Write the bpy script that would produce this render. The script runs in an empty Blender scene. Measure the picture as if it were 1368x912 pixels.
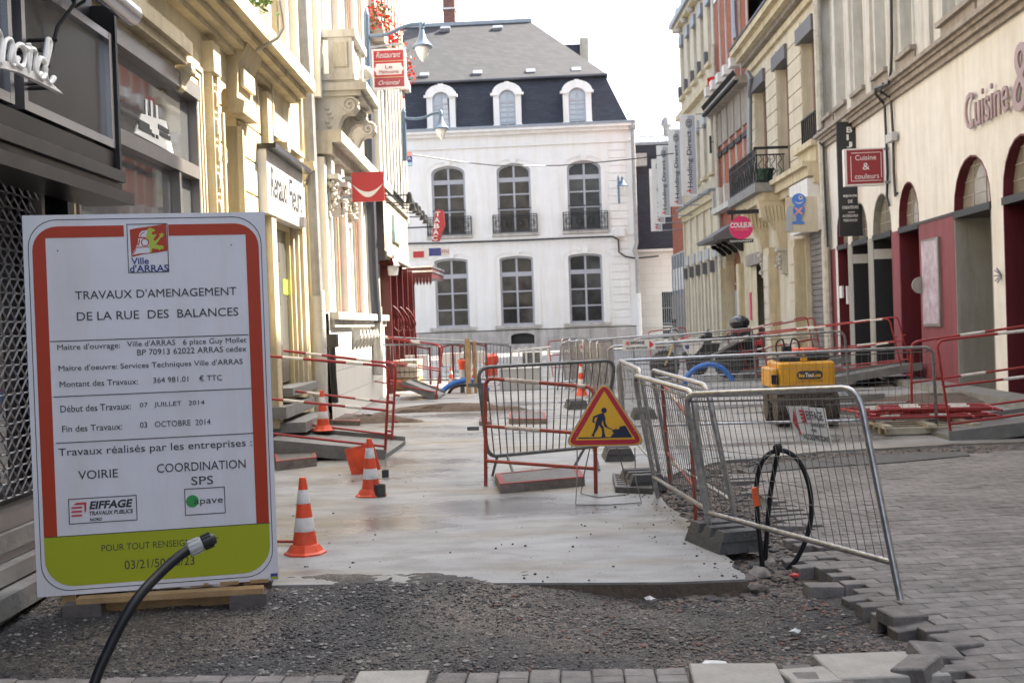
import bpy, math, random
import numpy as np
from mathutils import Vector, Matrix
from math import radians, sin, cos, pi
random.seed(7)
scene = bpy.context.scene
COL = scene.collection
V = Vector

# ------------------------------------------------------------ camera
FPX = 1600.0; EYE = 1.45
d_ = V((86, 26, -FPX)).normalized()            # street direction (+Y) in camera axes
rho = radians(2.0)
up_ = V((-sin(rho), cos(rho), 0.0)); up_.z = -(up_.x*d_.x + up_.y*d_.y)/d_.z
up_.normalize(); xr_ = d_.cross(up_).normalized()
RM = Matrix((xr_, d_, up_))                    # camera axes -> world
cam = bpy.data.cameras.new('camera'); camo = bpy.data.objects.new('camera', cam)
COL.objects.link(camo); scene.camera = camo
camo.matrix_world = Matrix.Translation((0, 0, EYE)) @ RM.to_4x4()
cam.sensor_width = 36.0; cam.lens = 36.0*FPX/1368.0
cam.clip_start = 0.05; cam.clip_end = 2000
cam.dof.use_dof = True; cam.dof.focus_distance = 7.6; cam.dof.aperture_fstop = 5.0

# ------------------------------------------------------------ sky, sun, exposure
SUN_EL, SUN_AZ = radians(47), radians(57)      # azimuth from +Y towards +X
w = bpy.data.worlds.new('World'); scene.world = w; w.use_nodes = True
nt = w.node_tree; bg = nt.nodes['Background']
sky = nt.nodes.new('ShaderNodeTexSky'); sky.sky_type = 'NISHITA'; sky.sun_disc = False
sky.sun_elevation = SUN_EL; sky.sun_rotation = SUN_AZ
sky.air_density = 1.0; sky.dust_density = 4.5; sky.ozone_density = 1.0; sky.altitude = 50
hsv = nt.nodes.new('ShaderNodeHueSaturation'); hsv.inputs['Saturation'].default_value = 0.5
nt.links.new(sky.outputs[0], hsv.inputs['Color']); nt.links.new(hsv.outputs[0], bg.inputs[0]); bg.inputs[1].default_value = 0.15
sun = bpy.data.lights.new('sun', 'SUN'); sun.energy = 5.0; sun.angle = radians(0.6); sun.color = (1, 0.93, 0.80)
suno = bpy.data.objects.new('sun', sun); COL.objects.link(suno)
sd = V((sin(SUN_AZ)*cos(SUN_EL), cos(SUN_AZ)*cos(SUN_EL), sin(SUN_EL)))
suno.rotation_euler = sd.to_track_quat('Z', 'Y').to_euler(); suno.location = (20, 20, 60)
scene.view_settings.view_transform = 'Standard'; scene.view_settings.look = 'None'
scene.view_settings.exposure = 2.1; scene.view_settings.gamma = 1.0
scene.cycles.max_bounces = 6

# ------------------------------------------------------------ pixel (1368x912) -> place
def ray(px, py):
    return RM @ V((px-684, 456-py, -FPX))
O = V((0, 0, EYE))
def G(px, py, z=0.0):                          # point at height z
    r = ray(px, py); return O + r*((z-EYE)/r.z)
def D(px, py, y):                              # point at distance y down the street
    r = ray(px, py); return O + r*(y/r.y)

# ------------------------------------------------------------ materials
MATS = {}
def mat(name, c, rough=0.6, metal=0.0, c2=None, ns=6.0, bump=0.0, bs=40.0, spec=0.5, vary=0.0, world=False, streak=0.0, amt=0.5, alpha=1.0, trans=0.0, emit=None):
    if name in MATS: return MATS[name]
    m = bpy.data.materials.new(name); m.use_nodes = True
    n = m.node_tree; p = n.nodes['Principled BSDF']; L = n.links.new
    p.inputs['Roughness'].default_value = rough; p.inputs['Metallic'].default_value = metal
    p.inputs['Specular IOR Level'].default_value = spec
    c = tuple(c)+(1,); p.inputs['Base Color'].default_value = c
    tc = n.nodes.new('ShaderNodeTexCoord')
    src = None
    if c2 is not None:
        nz = n.nodes.new('ShaderNodeTexNoise'); nz.inputs['Scale'].default_value = ns; nz.inputs['Detail'].default_value = 7
        nz.inputs['Roughness'].default_value = 0.65
        L(tc.outputs['Object'], nz.inputs['Vector'])
        rp = n.nodes.new('ShaderNodeValToRGB'); rp.color_ramp.elements[0].position = 0.5-amt*0.5; rp.color_ramp.elements[1].position = 0.5+amt*0.35
        rp.color_ramp.elements[0].color = tuple(c2)+(1,); rp.color_ramp.elements[1].color = c
        if world:
            ge = n.nodes.new('ShaderNodeNewGeometry'); L(ge.outputs['Position'], nz.inputs['Vector'])
            n2 = n.nodes.new('ShaderNodeTexNoise'); n2.inputs['Scale'].default_value = ns*9; n2.inputs['Detail'].default_value = 6; L(ge.outputs['Position'], n2.inputs['Vector'])
            md = n.nodes.new('ShaderNodeMath'); md.operation = 'MULTIPLY_ADD'; md.inputs[1].default_value = 0.45; L(n2.outputs[0], md.inputs[0])
            m3 = n.nodes.new('ShaderNodeMath'); m3.operation = 'MULTIPLY'; m3.inputs[1].default_value = 0.58; L(nz.outputs[0], m3.inputs[0]); L(m3.outputs[0], md.inputs[2]); L(md.outputs[0], rp.inputs[0])
        else: L(nz.outputs[0], rp.inputs[0])
        src = rp.outputs[0]
    if streak > 0 and src:
        ge2 = n.nodes.new('ShaderNodeNewGeometry'); mp = n.nodes.new('ShaderNodeMapping'); mp.inputs['Scale'].default_value = (2.2,2.2,0.22); L(ge2.outputs['Position'], mp.inputs[0])
        n4 = n.nodes.new('ShaderNodeTexNoise'); n4.inputs['Scale'].default_value = 1.6; n4.inputs['Detail'].default_value = 8; n4.inputs['Roughness'].default_value = 0.7; L(mp.outputs[0], n4.inputs['Vector'])
        r4 = n.nodes.new('ShaderNodeValToRGB'); r4.color_ramp.elements[0].position = 0.36; r4.color_ramp.elements[1].position = 0.56; k4 = 1-streak
        r4.color_ramp.elements[0].color = (k4,k4*0.97,k4*0.92,1); r4.color_ramp.elements[1].color = (1,1,1,1); L(n4.outputs[0], r4.inputs[0])
        m4 = n.nodes.new('ShaderNodeMixRGB'); m4.blend_type = 'MULTIPLY'; m4.inputs[0].default_value = 1; L(src, m4.inputs[1]); L(r4.outputs[0], m4.inputs[2]); src = m4.outputs[0]
    if vary > 0:
        oi = n.nodes.new('ShaderNodeObjectInfo'); mr = n.nodes.new('ShaderNodeMapRange')
        mr.inputs['To Min'].default_value = 1-vary; mr.inputs['To Max'].default_value = 1+vary
        L(oi.outputs['Random'], mr.inputs[0])
        hs = n.nodes.new('ShaderNodeHueSaturation'); L(mr.outputs[0], hs.inputs['Value'])
        if src: L(src, hs.inputs['Color'])
        else: hs.inputs['Color'].default_value = c
        src = hs.outputs[0]
    if src: L(src, p.inputs['Base Color'])
    if bump > 0:
        nb = n.nodes.new('ShaderNodeTexNoise'); nb.inputs['Scale'].default_value = bs; nb.inputs['Detail'].default_value = 6
        L(tc.outputs['Object'], nb.inputs['Vector'])
        b = n.nodes.new('ShaderNodeBump'); b.inputs['Strength'].default_value = bump; b.inputs['Distance'].default_value = 0.02
        L(nb.outputs[0], b.inputs['Height']); L(b.outputs[0], p.inputs['Normal'])
    if trans: p.inputs['Transmission Weight'].default_value = trans
    if name == 'mirror_glass': p.inputs['IOR'].default_value = 2.3
    if alpha < 1: p.inputs['Alpha'].default_value = alpha
    if emit: p.inputs['Emission Color'].default_value = tuple(emit)+(1,); p.inputs['Emission Strength'].default_value = 1
    MATS[name] = m; return m

mat('cream', (0.64,0.55,0.37), 0.75, c2=(0.54,0.46,0.30), ns=1.6, bump=0.25, bs=25, streak=0.20)
mat('cream_stone', (0.60,0.52,0.36), 0.8, c2=(0.45,0.38,0.25), ns=2.2, bump=0.3, bs=30, streak=0.25)
mat('pale_stone', (0.55,0.53,0.49), 0.8, c2=(0.42,0.40,0.365), ns=2.0, bump=0.3, bs=30, streak=0.28)
mat('render_white', (0.70,0.675,0.635), 0.85, c2=(0.60,0.57,0.53), ns=1.3, bump=0.25, bs=18, streak=0.10)
mat('cream_right', (0.60,0.54,0.42), 0.75, c2=(0.48,0.42,0.32), ns=1.6, bump=0.25, bs=25, streak=0.18)
mat('ornate_stone', (0.52,0.49,0.42), 0.8, c2=(0.36,0.33,0.28), ns=3, bump=0.35, bs=30, streak=0.30)
mat('far_white', (0.80,0.78,0.76), 0.8, c2=(0.73,0.71,0.69), ns=0.9, bump=0.15, bs=8, streak=0.06)
mat('far_base', (0.56,0.525,0.495), 0.85, c2=(0.40,0.37,0.345), ns=2, bump=0.2, bs=8, streak=0.30)
mat('moulding', (0.33,0.29,0.25), 0.8, c2=(0.22,0.19,0.16), ns=3, bump=0.3, bs=30, streak=0.30)
mat('window_paint', (0.40,0.40,0.43), 0.5, c2=(0.34,0.34,0.37), ns=3)
mat('white_paint', (0.72,0.70,0.64), 0.5, c2=(0.62,0.60,0.54), ns=4)
mat('glass', (0.055,0.052,0.05), 0.06, spec=0.35, c2=(0.015,0.015,0.016), ns=0.9, vary=0.55, amt=0.3)
mat('mirror_glass', (0.10,0.10,0.10), 0.03, spec=1.0, bump=0.03, bs=1.5)  # grey base raised to paint in part of the bright pane reflections
mat('arch_reflection_glass', (0.30,0.27,0.22), 0.06, spec=1.0, c2=(0.16,0.145,0.12), ns=1.2, bump=0.03, bs=2)  # pale base colour stands in for the bright reflection in the arch panes
mat('pale_glass', (0.33,0.37,0.42), 0.12, spec=0.8, c2=(0.45,0.48,0.5), ns=1.5)
mat('curtain', (0.6,0.6,0.62), 0.9)
mat('zinc', (0.30,0.32,0.35), 0.45, 0.6, c2=(0.22,0.24,0.27), ns=4)
mat('grey_pipe', (0.36,0.36,0.36), 0.5, 0.1, c2=(0.24,0.23,0.22), ns=5)
mat('cream_pipe', (0.52,0.49,0.42), 0.6, c2=(0.3,0.27,0.23), ns=5)
mat('dark_pipe', (0.05,0.055,0.07), 0.5)
mat('black_iron', (0.015,0.015,0.017), 0.45, 0.3)
mat('black', (0.02,0.02,0.022), 0.5)
mat('black_rubber', (0.032,0.033,0.035), 0.55, c2=(0.06,0.058,0.055), ns=12, bump=0.3, bs=60)
mat('block_rubber', (0.085,0.085,0.085), 0.7, c2=(0.05,0.05,0.052), ns=8, bump=0.4, bs=60)
mat('plastic_grey', (0.42,0.42,0.42), 0.4)
mat('galv', (0.46,0.46,0.47), 0.33, 0.85, c2=(0.22,0.22,0.22), ns=18, bump=0.1, bs=80)
mat('galv_dull', (0.17,0.175,0.18), 0.45, 0.6, c2=(0.10,0.095,0.09), ns=14)
mat('wire', (0.19,0.19,0.19), 0.45, 0.5)
mat('red_tube', (0.33,0.018,0.018), 0.45, c2=(0.20,0.015,0.014), ns=12)
mat('rust_red_tube', (0.40,0.06,0.035), 0.6, c2=(0.16,0.05,0.03), ns=14, amt=0.4)
mat('white_tube', (0.70,0.68,0.64), 0.5, c2=(0.5,0.46,0.4), ns=14)
mat('dirty_white_tube', (0.60,0.55,0.48), 0.6, c2=(0.32,0.2,0.14), ns=16, amt=0.4)
mat('cone_red', (0.80,0.085,0.025), 0.45, c2=(0.50,0.06,0.025), ns=7, amt=0.35)
mat('cone_white', (0.66,0.64,0.64), 0.5, c2=(0.44,0.42,0.40), ns=9, amt=0.35)
mat('sign_red', (0.42,0.045,0.018), 0.4, spec=0.3)
mat('sign_white', (0.74,0.74,0.80), 0.35, c2=(0.66,0.66,0.71), ns=1.6, spec=0.35, streak=0.06)
mat('sign_green', (0.36,0.40,0.02), 0.4, spec=0.3)
mat('ink', (0.035,0.035,0.04), 0.5)
mat('ink_blue', (0.05,0.06,0.22), 0.5)
mat('lion_green', (0.42,0.50,0.06), 0.5)
mat('logo_green', (0.03,0.28,0.07), 0.5)
mat('logo_red', (0.55,0.04,0.05), 0.5)
mat('tri_yellow', (0.80,0.43,0.02), 0.4, c2=(0.72,0.38,0.02), ns=6)
mat('tri_red', (0.46,0.015,0.035), 0.4)
mat('tri_ink', (0.012,0.016,0.05), 0.5)
mat('machine_yellow', (0.66,0.33,0.012), 0.4, c2=(0.46,0.22,0.01), ns=5, bump=0.05)
mat('drum_steel', (0.045,0.037,0.032), 0.75, c2=(0.09,0.065,0.05), ns=14, bump=0.5, bs=40)
mat('facade_red', (0.23,0.022,0.03), 0.6, c2=(0.19,0.018,0.025), ns=3, bump=0.1, streak=0.30)
mat('facade_dark_red', (0.115,0.008,0.016), 0.55, c2=(0.095,0.007,0.013), ns=3, streak=0.30)
mat('facade_pink', (0.22,0.04,0.052), 0.6, c2=(0.18,0.032,0.042), ns=4, bump=0.1, streak=0.30)
mat('facade_grey', (0.33,0.32,0.29), 0.8, c2=(0.27,0.26,0.235), ns=2, bump=0.2, streak=0.25)
mat('shop_metal', (0.024,0.020,0.019), 0.25, 0.0, c2=(0.010,0.009,0.009), ns=1.6, spec=0.45, streak=0.40)
mat('ledge_metal', (0.10,0.095,0.095), 0.3, 0.8, c2=(0.05,0.047,0.047), ns=3)
mat('shop_metal_dark', (0.010,0.010,0.011), 0.4, 0.2)
mat('chrome', (0.62,0.62,0.66), 0.22, 0.9)
mat('alu', (0.27,0.245,0.23), 0.35, 0.5, c2=(0.20,0.18,0.17), ns=2)
mat('grille_steel', (0.20,0.20,0.205), 0.4, 0.7)
mat('letter_white', (0.85,0.84,0.80), 0.35)
mat('ledge_stone', (0.25,0.243,0.23), 0.7, c2=(0.13,0.125,0.118), ns=4, bump=0.3, bs=25)
mat('awning_red', (0.10,0.012,0.012), 0.35)
mat('board_red', (0.40,0.02,0.03), 0.4)
mat('board_dark_red', (0.30,0.03,0.045), 0.4)
mat('maroon_board', (0.24,0.015,0.022), 0.4)
mat('magenta', (0.55,0.02,0.12), 0.4)
mat('pink_letter', (0.36,0.25,0.25), 0.3, 0.4)
mat('board_white', (0.72,0.71,0.70), 0.45, c2=(0.612,0.603,0.595), ns=3, streak=0.10)
mat('board_grey', (0.36,0.38,0.40), 0.4)
mat('board_grey_dark', (0.20,0.22,0.25), 0.4)
mat('blue_fig', (0.07,0.20,0.62), 0.4)
mat('salmon', (0.75,0.30,0.22), 0.5)
mat('gold', (0.60,0.40,0.16), 0.4)
mat('sky_blue_board', (0.35,0.55,0.60), 0.4)
mat('lamp_blue', (0.12,0.17,0.24), 0.4, 0.3)
mat('lamp_white', (0.75,0.74,0.72), 0.3)
mat('wood', (0.42,0.27,0.13), 0.7, c2=(0.28,0.17,0.08), ns=7, bump=0.3, bs=40)
mat('wood_grey', (0.13,0.11,0.10), 0.8, c2=(0.08,0.07,0.065), ns=7, bump=0.3, bs=40)
mat('wood_pale', (0.45,0.41,0.32), 0.8, c2=(0.30,0.27,0.2), ns=7, bump=0.3)
mat('door_wood', (0.22,0.075,0.022), 0.45, c2=(0.15,0.05,0.015), ns=5)
mat('hose_black', (0.009,0.010,0.013), 0.38, c2=(0.016,0.017,0.02), ns=10, spec=0.3)
mat('hose_blue', (0.03,0.16,0.55), 0.4, c2=(0.02,0.11,0.42), ns=12)
mat('orange_tape', (0.85,0.13,0.02), 0.5)
mat('yellow_note', (0.62,0.85,0.06), 0.5)
mat('leaf', (0.05,0.11,0.02), 0.6, c2=(0.10,0.17,0.03), ns=30)
mat('flower_red', (0.75,0.035,0.02), 0.5, c2=(0.6,0.02,0.02), ns=30)
mat('box_green', (0.012,0.05,0.03), 0.4)
mat('manhole', (0.13,0.125,0.12), 0.6, 0.3, c2=(0.08,0.07,0.065), ns=10, bump=0.4)
mat('spray_red', (0.36,0.05,0.05), 0.7, c2=(0.12,0.08,0.07), ns=16, amt=0.4)
mat('pale_lump', (0.42,0.39,0.35), 0.9, c2=(0.25,0.22,0.19), ns=9, bump=0.5)
mat('plastic_bag', (0.70,0.70,0.68), 0.4)
mat('plaster_dirty', (0.22,0.19,0.165), 0.9, c2=(0.10,0.085,0.07), ns=9, bump=0.5)
mat('earth', (0.14,0.10,0.075), 0.95, c2=(0.07,0.055,0.045), ns=9, bump=0.8, bs=25)
mat('ramp_plate', (0.19,0.19,0.185), 0.6, 0.1, c2=(0.11,0.108,0.10), ns=6, bump=0.3)
mat('shutter_grey', (0.22,0.21,0.20), 0.5, 0.2, c2=(0.16,0.15,0.145), ns=3, streak=0.30)
mat('rolling_box', (0.11,0.105,0.11), 0.5)
mat('brown_blind', (0.30,0.20,0.165), 0.7)
mat('orange_brick_paint', (0.50,0.22,0.12), 0.8, c2=(0.40,0.17,0.10), ns=12)
mat('paver_grey', (0.235,0.215,0.203), 0.8, c2=(0.10,0.09,0.083), ns=1.3, bump=0.4, bs=60, vary=0.16, world=True, amt=0.3)
mat('slab_pale', (0.40,0.38,0.345), 0.8, c2=(0.29,0.27,0.24), ns=7, bump=0.4, bs=50, vary=0.06)
mat('asphalt', (0.11,0.105,0.105), 0.8, c2=(0.07,0.068,0.068), ns=9, bump=0.6, bs=80)
mat('poster_paper', (0.52,0.45,0.50), 0.15, spec=0.9, c2=(0.30,0.20,0.27), ns=5)
mat('helmet', (0.012,0.014,0.02), 0.12, spec=0.9)
mat('bike_white', (0.60,0.60,0.58), 0.3)
mat('orange_light', (0.9,0.25,0.03), 0.4)
mat('stone_chip', (0.25,0.225,0.205), 0.85, c2=(0.14,0.12,0.11), ns=40)

def brick_mat(name, c1, c2, mortar, sc, bw=0.22, rh=0.065):
    m = bpy.data.materials.new(name); m.use_nodes = True; n = m.node_tree; L = n.links.new; p = n.nodes['Principled BSDF']
    p.inputs['Roughness'].default_value = 0.85
    tc = n.nodes.new('ShaderNodeTexCoord'); sp = n.nodes.new('ShaderNodeSeparateXYZ'); L(tc.outputs['Object'], sp.inputs[0])
    ad = n.nodes.new('ShaderNodeMath'); L(sp.outputs['X'], ad.inputs[0]); L(sp.outputs['Y'], ad.inputs[1])
    cb = n.nodes.new('ShaderNodeCombineXYZ'); L(ad.outputs[0], cb.inputs['X']); L(sp.outputs['Z'], cb.inputs['Y'])
    b = n.nodes.new('ShaderNodeTexBrick'); L(cb.outputs[0], b.inputs['Vector']); b.inputs['Scale'].default_value = sc
    b.inputs['Brick Width'].default_value = bw; b.inputs['Row Height'].default_value = rh; b.inputs['Mortar Size'].default_value = 0.007
    b.inputs['Color1'].default_value = c1+(1,); b.inputs['Color2'].default_value = c2+(1,); b.inputs['Mortar'].default_value = mortar+(1,)
    L(b.outputs['Color'], p.inputs['Base Color'])
    bp = n.nodes.new('ShaderNodeBump'); bp.inputs['Strength'].default_value = 0.6; bp.inputs['Distance'].default_value = 0.01; bp.invert = True
    L(b.outputs['Fac'], bp.inputs['Height']); L(bp.outputs[0], p.inputs['Normal'])
    MATS[name] = m
brick_mat('brick', (0.38,0.10,0.045), (0.26,0.06,0.03), (0.22,0.15,0.11), 1.0)
brick_mat('chimney_brick', (0.22,0.09,0.07), (0.15,0.06,0.05), (0.2,0.16,0.14), 1.0)
brick_mat('slate_upper', (0.040,0.039,0.045), (0.026,0.026,0.031), (0.015,0.015,0.019), 1.0, 0.4, 0.22)
brick_mat('slate_lower', (0.040,0.045,0.062), (0.030,0.034,0.047), (0.018,0.02,0.026), 1.0, 0.4, 0.16)
brick_mat('ashlar', (0.60,0.55,0.45), (0.54,0.49,0.40), (0.38,0.34,0.27), 1.0, 0.8, 0.36)
brick_mat('ashlar_white', (0.65,0.63,0.58), (0.60,0.58,0.53), (0.45,0.42,0.38), 1.0, 0.9, 0.4)

def concrete_mat():
    m = bpy.data.materials.new('wet_concrete'); m.use_nodes = True; n = m.node_tree; L = n.links.new; p = n.nodes['Principled BSDF']
    tc = n.nodes.new('ShaderNodeTexCoord')
    def noise(s, det=6, sc=(1,1,1)):
        mp = n.nodes.new('ShaderNodeMapping'); mp.inputs['Scale'].default_value = sc; L(tc.outputs['Object'], mp.inputs[0])
        z = n.nodes.new('ShaderNodeTexNoise'); z.inputs['Scale'].default_value = s; z.inputs['Detail'].default_value = det; L(mp.outputs[0], z.inputs[0]); return z.outputs[0]
    def ramp(src, els):
        r = n.nodes.new('ShaderNodeValToRGB'); e = r.color_ramp.elements
        e[0].position, e[0].color = els[0][0], els[0][1]+(1,); e[1].position, e[1].color = els[-1][0], els[-1][1]+(1,)
        for q in els[1:-1]:
            k = e.new(q[0]); k.color = q[1]+(1,)
        L(src, r.inputs[0]); return r.outputs[0]
    def mix(f, a, b, mode='MIX'):
        x = n.nodes.new('ShaderNodeMixRGB'); x.blend_type = mode
        if isinstance(f, float): x.inputs[0].default_value = f
        else: L(f, x.inputs[0])
        L(a, x.inputs[1]); L(b, x.inputs[2]); return x.outputs[0]
    base = ramp(noise(0.9, 9, (0.45,1,1)), [(0.28,(0.13,0.129,0.127)),(0.43,(0.205,0.203,0.20)),(0.53,(0.265,0.263,0.26)),(0.70,(0.335,0.334,0.332))])
    stain = ramp(noise(1.5, 5, (0.35,1,1)), [(0.50,(1,1,1)),(0.66,(0.86,0.77,0.65))])
    fine = ramp(noise(70, 4), [(0.30,(0.78,0.78,0.78)),(0.5,(1,1,1))])
    sp = n.nodes.new('ShaderNodeTexVoronoi'); sp.inputs['Scale'].default_value = 22; L(tc.outputs['Object'], sp.inputs['Vector'])
    spk = ramp(sp.outputs['Distance'], [(0.03,(0.35,0.33,0.3)),(0.07,(1,1,1))])
    c = mix(1.0, base, stain, 'MULTIPLY'); c = mix(1.0, c, fine, 'MULTIPLY'); c = mix(1.0, c, spk, 'MULTIPLY')
    trow = ramp(noise(4.5, 9, (0.7,1.2,1)), [(0.36,(0.80,0.79,0.77)),(0.52,(1,1,1)),(0.66,(1.12,1.12,1.12))]); c = mix(1.0, c, trow, 'MULTIPLY')
    L(c, p.inputs['Base Color'])
    r = ramp(noise(0.9, 9, (0.45,1,1)), [(0.38,(0.22,0.22,0.22)),(0.48,(0.42,0.42,0.42)),(0.60,(0.75,0.75,0.75))])
    L(r, p.inputs['Roughness'])
    b = n.nodes.new('ShaderNodeBump'); b.inputs['Strength'].default_value = 0.45; b.inputs['Distance'].default_value = 0.012
    L(noise(2.6, 9, (0.6,1,1)), b.inputs['Height']); L(b.outputs[0], p.inputs['Normal'])
    MATS['wet_concrete'] = m
concrete_mat()
def gravel_mat():
    m = bpy.data.materials.new('gravel'); m.use_nodes = True; n = m.node_tree; L = n.links.new; p = n.nodes['Principled BSDF']
    tc = n.nodes.new('ShaderNodeTexCoord')
    a = n.nodes.new('ShaderNodeTexNoise'); a.inputs['Scale'].default_value = 1.1; a.inputs['Detail'].default_value = 5; L(tc.outputs['Object'], a.inputs[0])
    vo = n.nodes.new('ShaderNodeTexVoronoi'); vo.inputs['Scale'].default_value = 75; L(tc.outputs['Object'], vo.inputs['Vector'])
    r1 = n.nodes.new('ShaderNodeValToRGB'); e = r1.color_ramp.elements; e[0].position = 0.40; e[0].color = (0.030,0.030,0.032,1); e[1].position = 0.62; e[1].color = (0.098,0.083,0.071,1)
    L(a.outputs[0], r1.inputs[0])
    sp = n.nodes.new('ShaderNodeSeparateColor'); L(vo.outputs['Color'], sp.inputs[0])
    r2 = n.nodes.new('ShaderNodeValToRGB'); e = r2.color_ramp.elements; e[0].color = (0.5,0.5,0.5,1); e[1].color = (1,1,1,1); k = e.new(0.8); k.color = (1.5,1.45,1.4,1); e[-1].color = (2.6,2.5,2.4,1)
    L(sp.outputs[0], r2.inputs[0])
    mx = n.nodes.new('ShaderNodeMixRGB'); mx.blend_type = 'MULTIPLY'; mx.inputs[0].default_value = 1; L(r1.outputs[0], mx.inputs[1]); L(r2.outputs[0], mx.inputs[2])
    L(mx.outputs[0], p.inputs['Base Color']); p.inputs['Roughness'].default_value = 0.75
    b = n.nodes.new('ShaderNodeBump'); b.inputs['Strength'].default_value = 0.9; b.inputs['Distance'].default_value = 0.008; b.invert = True
    L(vo.outputs['Distance'], b.inputs['Height']); L(b.outputs[0], p.inputs['Normal'])
    MATS['gravel'] = m
gravel_mat()

# ------------------------------------------------------------ building helpers
WL = {}
def wloc(o): return WL.get(o.name, V((0,0,0))) if o else V((0,0,0))
def tag(o, label=None, cat=None, group=None, kind=None):
    if label: o['label'] = label
    if cat: o['category'] = cat
    if group: o['group'] = group
    if kind: o['kind'] = kind
    return o
def thing(name, label, cat, loc=(0,0,0), group=None, kind=None):
    o = bpy.data.objects.new(name, None); COL.objects.link(o); o.location = loc; WL[o.name] = V(loc)
    o.empty_display_size = 0.2
    return tag(o, label, cat, group, kind)
TINY = {'iron_fringe','scroll_ironwork','letter_standoff','screw','nail','rivet','bars','knob_tread','wire_mesh','tread_pad','spokes','bead','carved_capital','carved_corbel','roof_railing','tie_wire','wall_ornament','balcony_railing','window_rail','security_grille','glazing_bars'}
class MB:
    def __init__(s): s.v = []; s.f = []; s.sm = False
    def add(s, vs, fs):
        k = len(s.v); s.seg = getattr(s,'seg',[])+[(k,len(s.f))]; s.v += [tuple(a) for a in vs]; s.f += [tuple(i+k for i in f) for f in fs]; return s
    def hexa(s, p):       # 8 points: bottom 4 ccw, top 4
        return s.add(p, [(0,3,2,1),(4,5,6,7),(0,1,5,4),(1,2,6,5),(2,3,7,6),(3,0,4,7)])
    def box(s, x0,x1,y0,y1,z0,z1):
        return s.hexa([(x0,y0,z0),(x1,y0,z0),(x1,y1,z0),(x0,y1,z0),(x0,y0,z1),(x1,y0,z1),(x1,y1,z1),(x0,y1,z1)])
    def obox(s, c, ax, ay, az):   # centre and three half-axis vectors
        c, ax, ay, az = V(c), V(ax), V(ay), V(az)
        return s.hexa([c-ax-ay-az, c+ax-ay-az, c+ax+ay-az, c-ax+ay-az, c-ax-ay+az, c+ax-ay+az, c+ax+ay+az, c-ax+ay+az])
    def prism(s, pts, vec):
        n = len(pts); vec = V(vec); a = [V(p) for p in pts]; b = [p+vec for p in a]
        return s.add(a+b, [tuple(range(n))[::-1], tuple(range(n, 2*n))]+[(i,(i+1)%n,(i+1)%n+n,i+n) for i in range(n)])
    def tube(s, pts, r, n=8, closed=False, caps=True):
        pts = [V(p) for p in pts]; m = len(pts); rs = r if isinstance(r,(list,tuple)) else [r]*m
        T = []
        for i in range(m):
            if closed: t = pts[(i+1)%m]-pts[i-1]
            else: t = pts[min(i+1,m-1)]-pts[max(i-1,0)]
            T.append(t.normalized() if t.length > 1e-9 else V((0,0,1)))
        a = V((0,0,1)) if abs(T[0].z) < 0.9 else V((1,0,0))
        nx = T[0].cross(a).normalized(); vs = []
        for i in range(m):
            nx = (nx - T[i]*nx.dot(T[i])); nx = nx.normalized() if nx.length > 1e-6 else T[i].orthogonal().normalized()
            ny = T[i].cross(nx)
            for k in range(n):
                an = 2*pi*k/n; vs.append(pts[i]+(nx*cos(an)+ny*sin(an))*rs[i])
        fs = []
        for i in range(m if closed else m-1):
            j = (i+1)%m
            for k in range(n): fs.append((i*n+k, i*n+(k+1)%n, j*n+(k+1)%n, j*n+k))
        if caps and not closed: fs += [tuple(range(n))[::-1], tuple(range((m-1)*n, m*n))]
        s.sm = True
        return s.add(vs, fs)
    def lathe(s, prof, c=(0,0,0), n=16, axis=None):   # prof: (r, h) list
        c = V(c); ax = V(axis).normalized() if axis else V((0,0,1)); e1 = ax.orthogonal().normalized(); e2 = ax.cross(e1)
        vs = []; m = len(prof)
        for (r, h) in prof:
            for k in range(n):
                an = 2*pi*k/n; vs.append(c+ax*h+(e1*cos(an)+e2*sin(an))*r)
        fs = [(i*n+k, i*n+(k+1)%n, (i+1)*n+(k+1)%n, (i+1)*n+k) for i in range(m-1) for k in range(n)]
        fs += [tuple(range(n))[::-1], tuple(range((m-1)*n, m*n))]
        s.sm = True
        return s.add(vs, fs)
    def ball(s, c, r, n=10, sq=(1,1,1)):
        c = V(c); vs = [c+V((0,0,-r*sq[2]))]; rows = max(4, n//2)
        for i in range(1, rows):
            t = -pi/2+pi*i/rows
            for k in range(n): a = 2*pi*k/n; vs.append(c+V((r*sq[0]*cos(t)*cos(a), r*sq[1]*cos(t)*sin(a), r*sq[2]*sin(t))))
        vs.append(c+V((0,0,r*sq[2]))); L = len(vs)-1
        fs = [(0, 1+(k+1)%n, 1+k) for k in range(n)]
        for i in range(rows-2):
            for k in range(n): a = 1+i*n; fs.append((a+k, a+(k+1)%n, a+n+(k+1)%n, a+n+k))
        a = 1+(rows-2)*n; fs += [(a+k, a+(k+1)%n, L) for k in range(n)]
        s.sm = True
        return s.add(vs, fs)
    def build(s, name, m, parent=None, label=None, smooth=None, kind=None, **kw):
        if name in ('bracket','belfry_detail','red_arrow','hook') and len(getattr(s,'seg',[])) > 1:
            sg = s.seg+[(len(s.v),len(s.f))]
            for (a,fa),(b,fb_) in zip(sg[:-1],sg[1:]):
                q = MB(); q.v = s.v[a:b]; q.f = [tuple(i-a for i in f) for f in s.f[fa:fb_]]; q.sm = s.sm; o = q.build(name, m, parent, label, smooth, kind, **kw)
            return o
        off = wloc(parent) if parent is not None else V((0,0,0))
        me = bpy.data.meshes.new(name)
        me.from_pydata([(a[0]-off.x, a[1]-off.y, a[2]-off.z) for a in s.v], [], s.f)
        me.materials.append(MATS[m])
        if (s.sm if smooth is None else smooth) and len(s.f):
            me.shade_smooth(); 
            try: me.set_sharp_from_angle(angle=radians(38))
            except Exception: pass
        me.validate()
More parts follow.
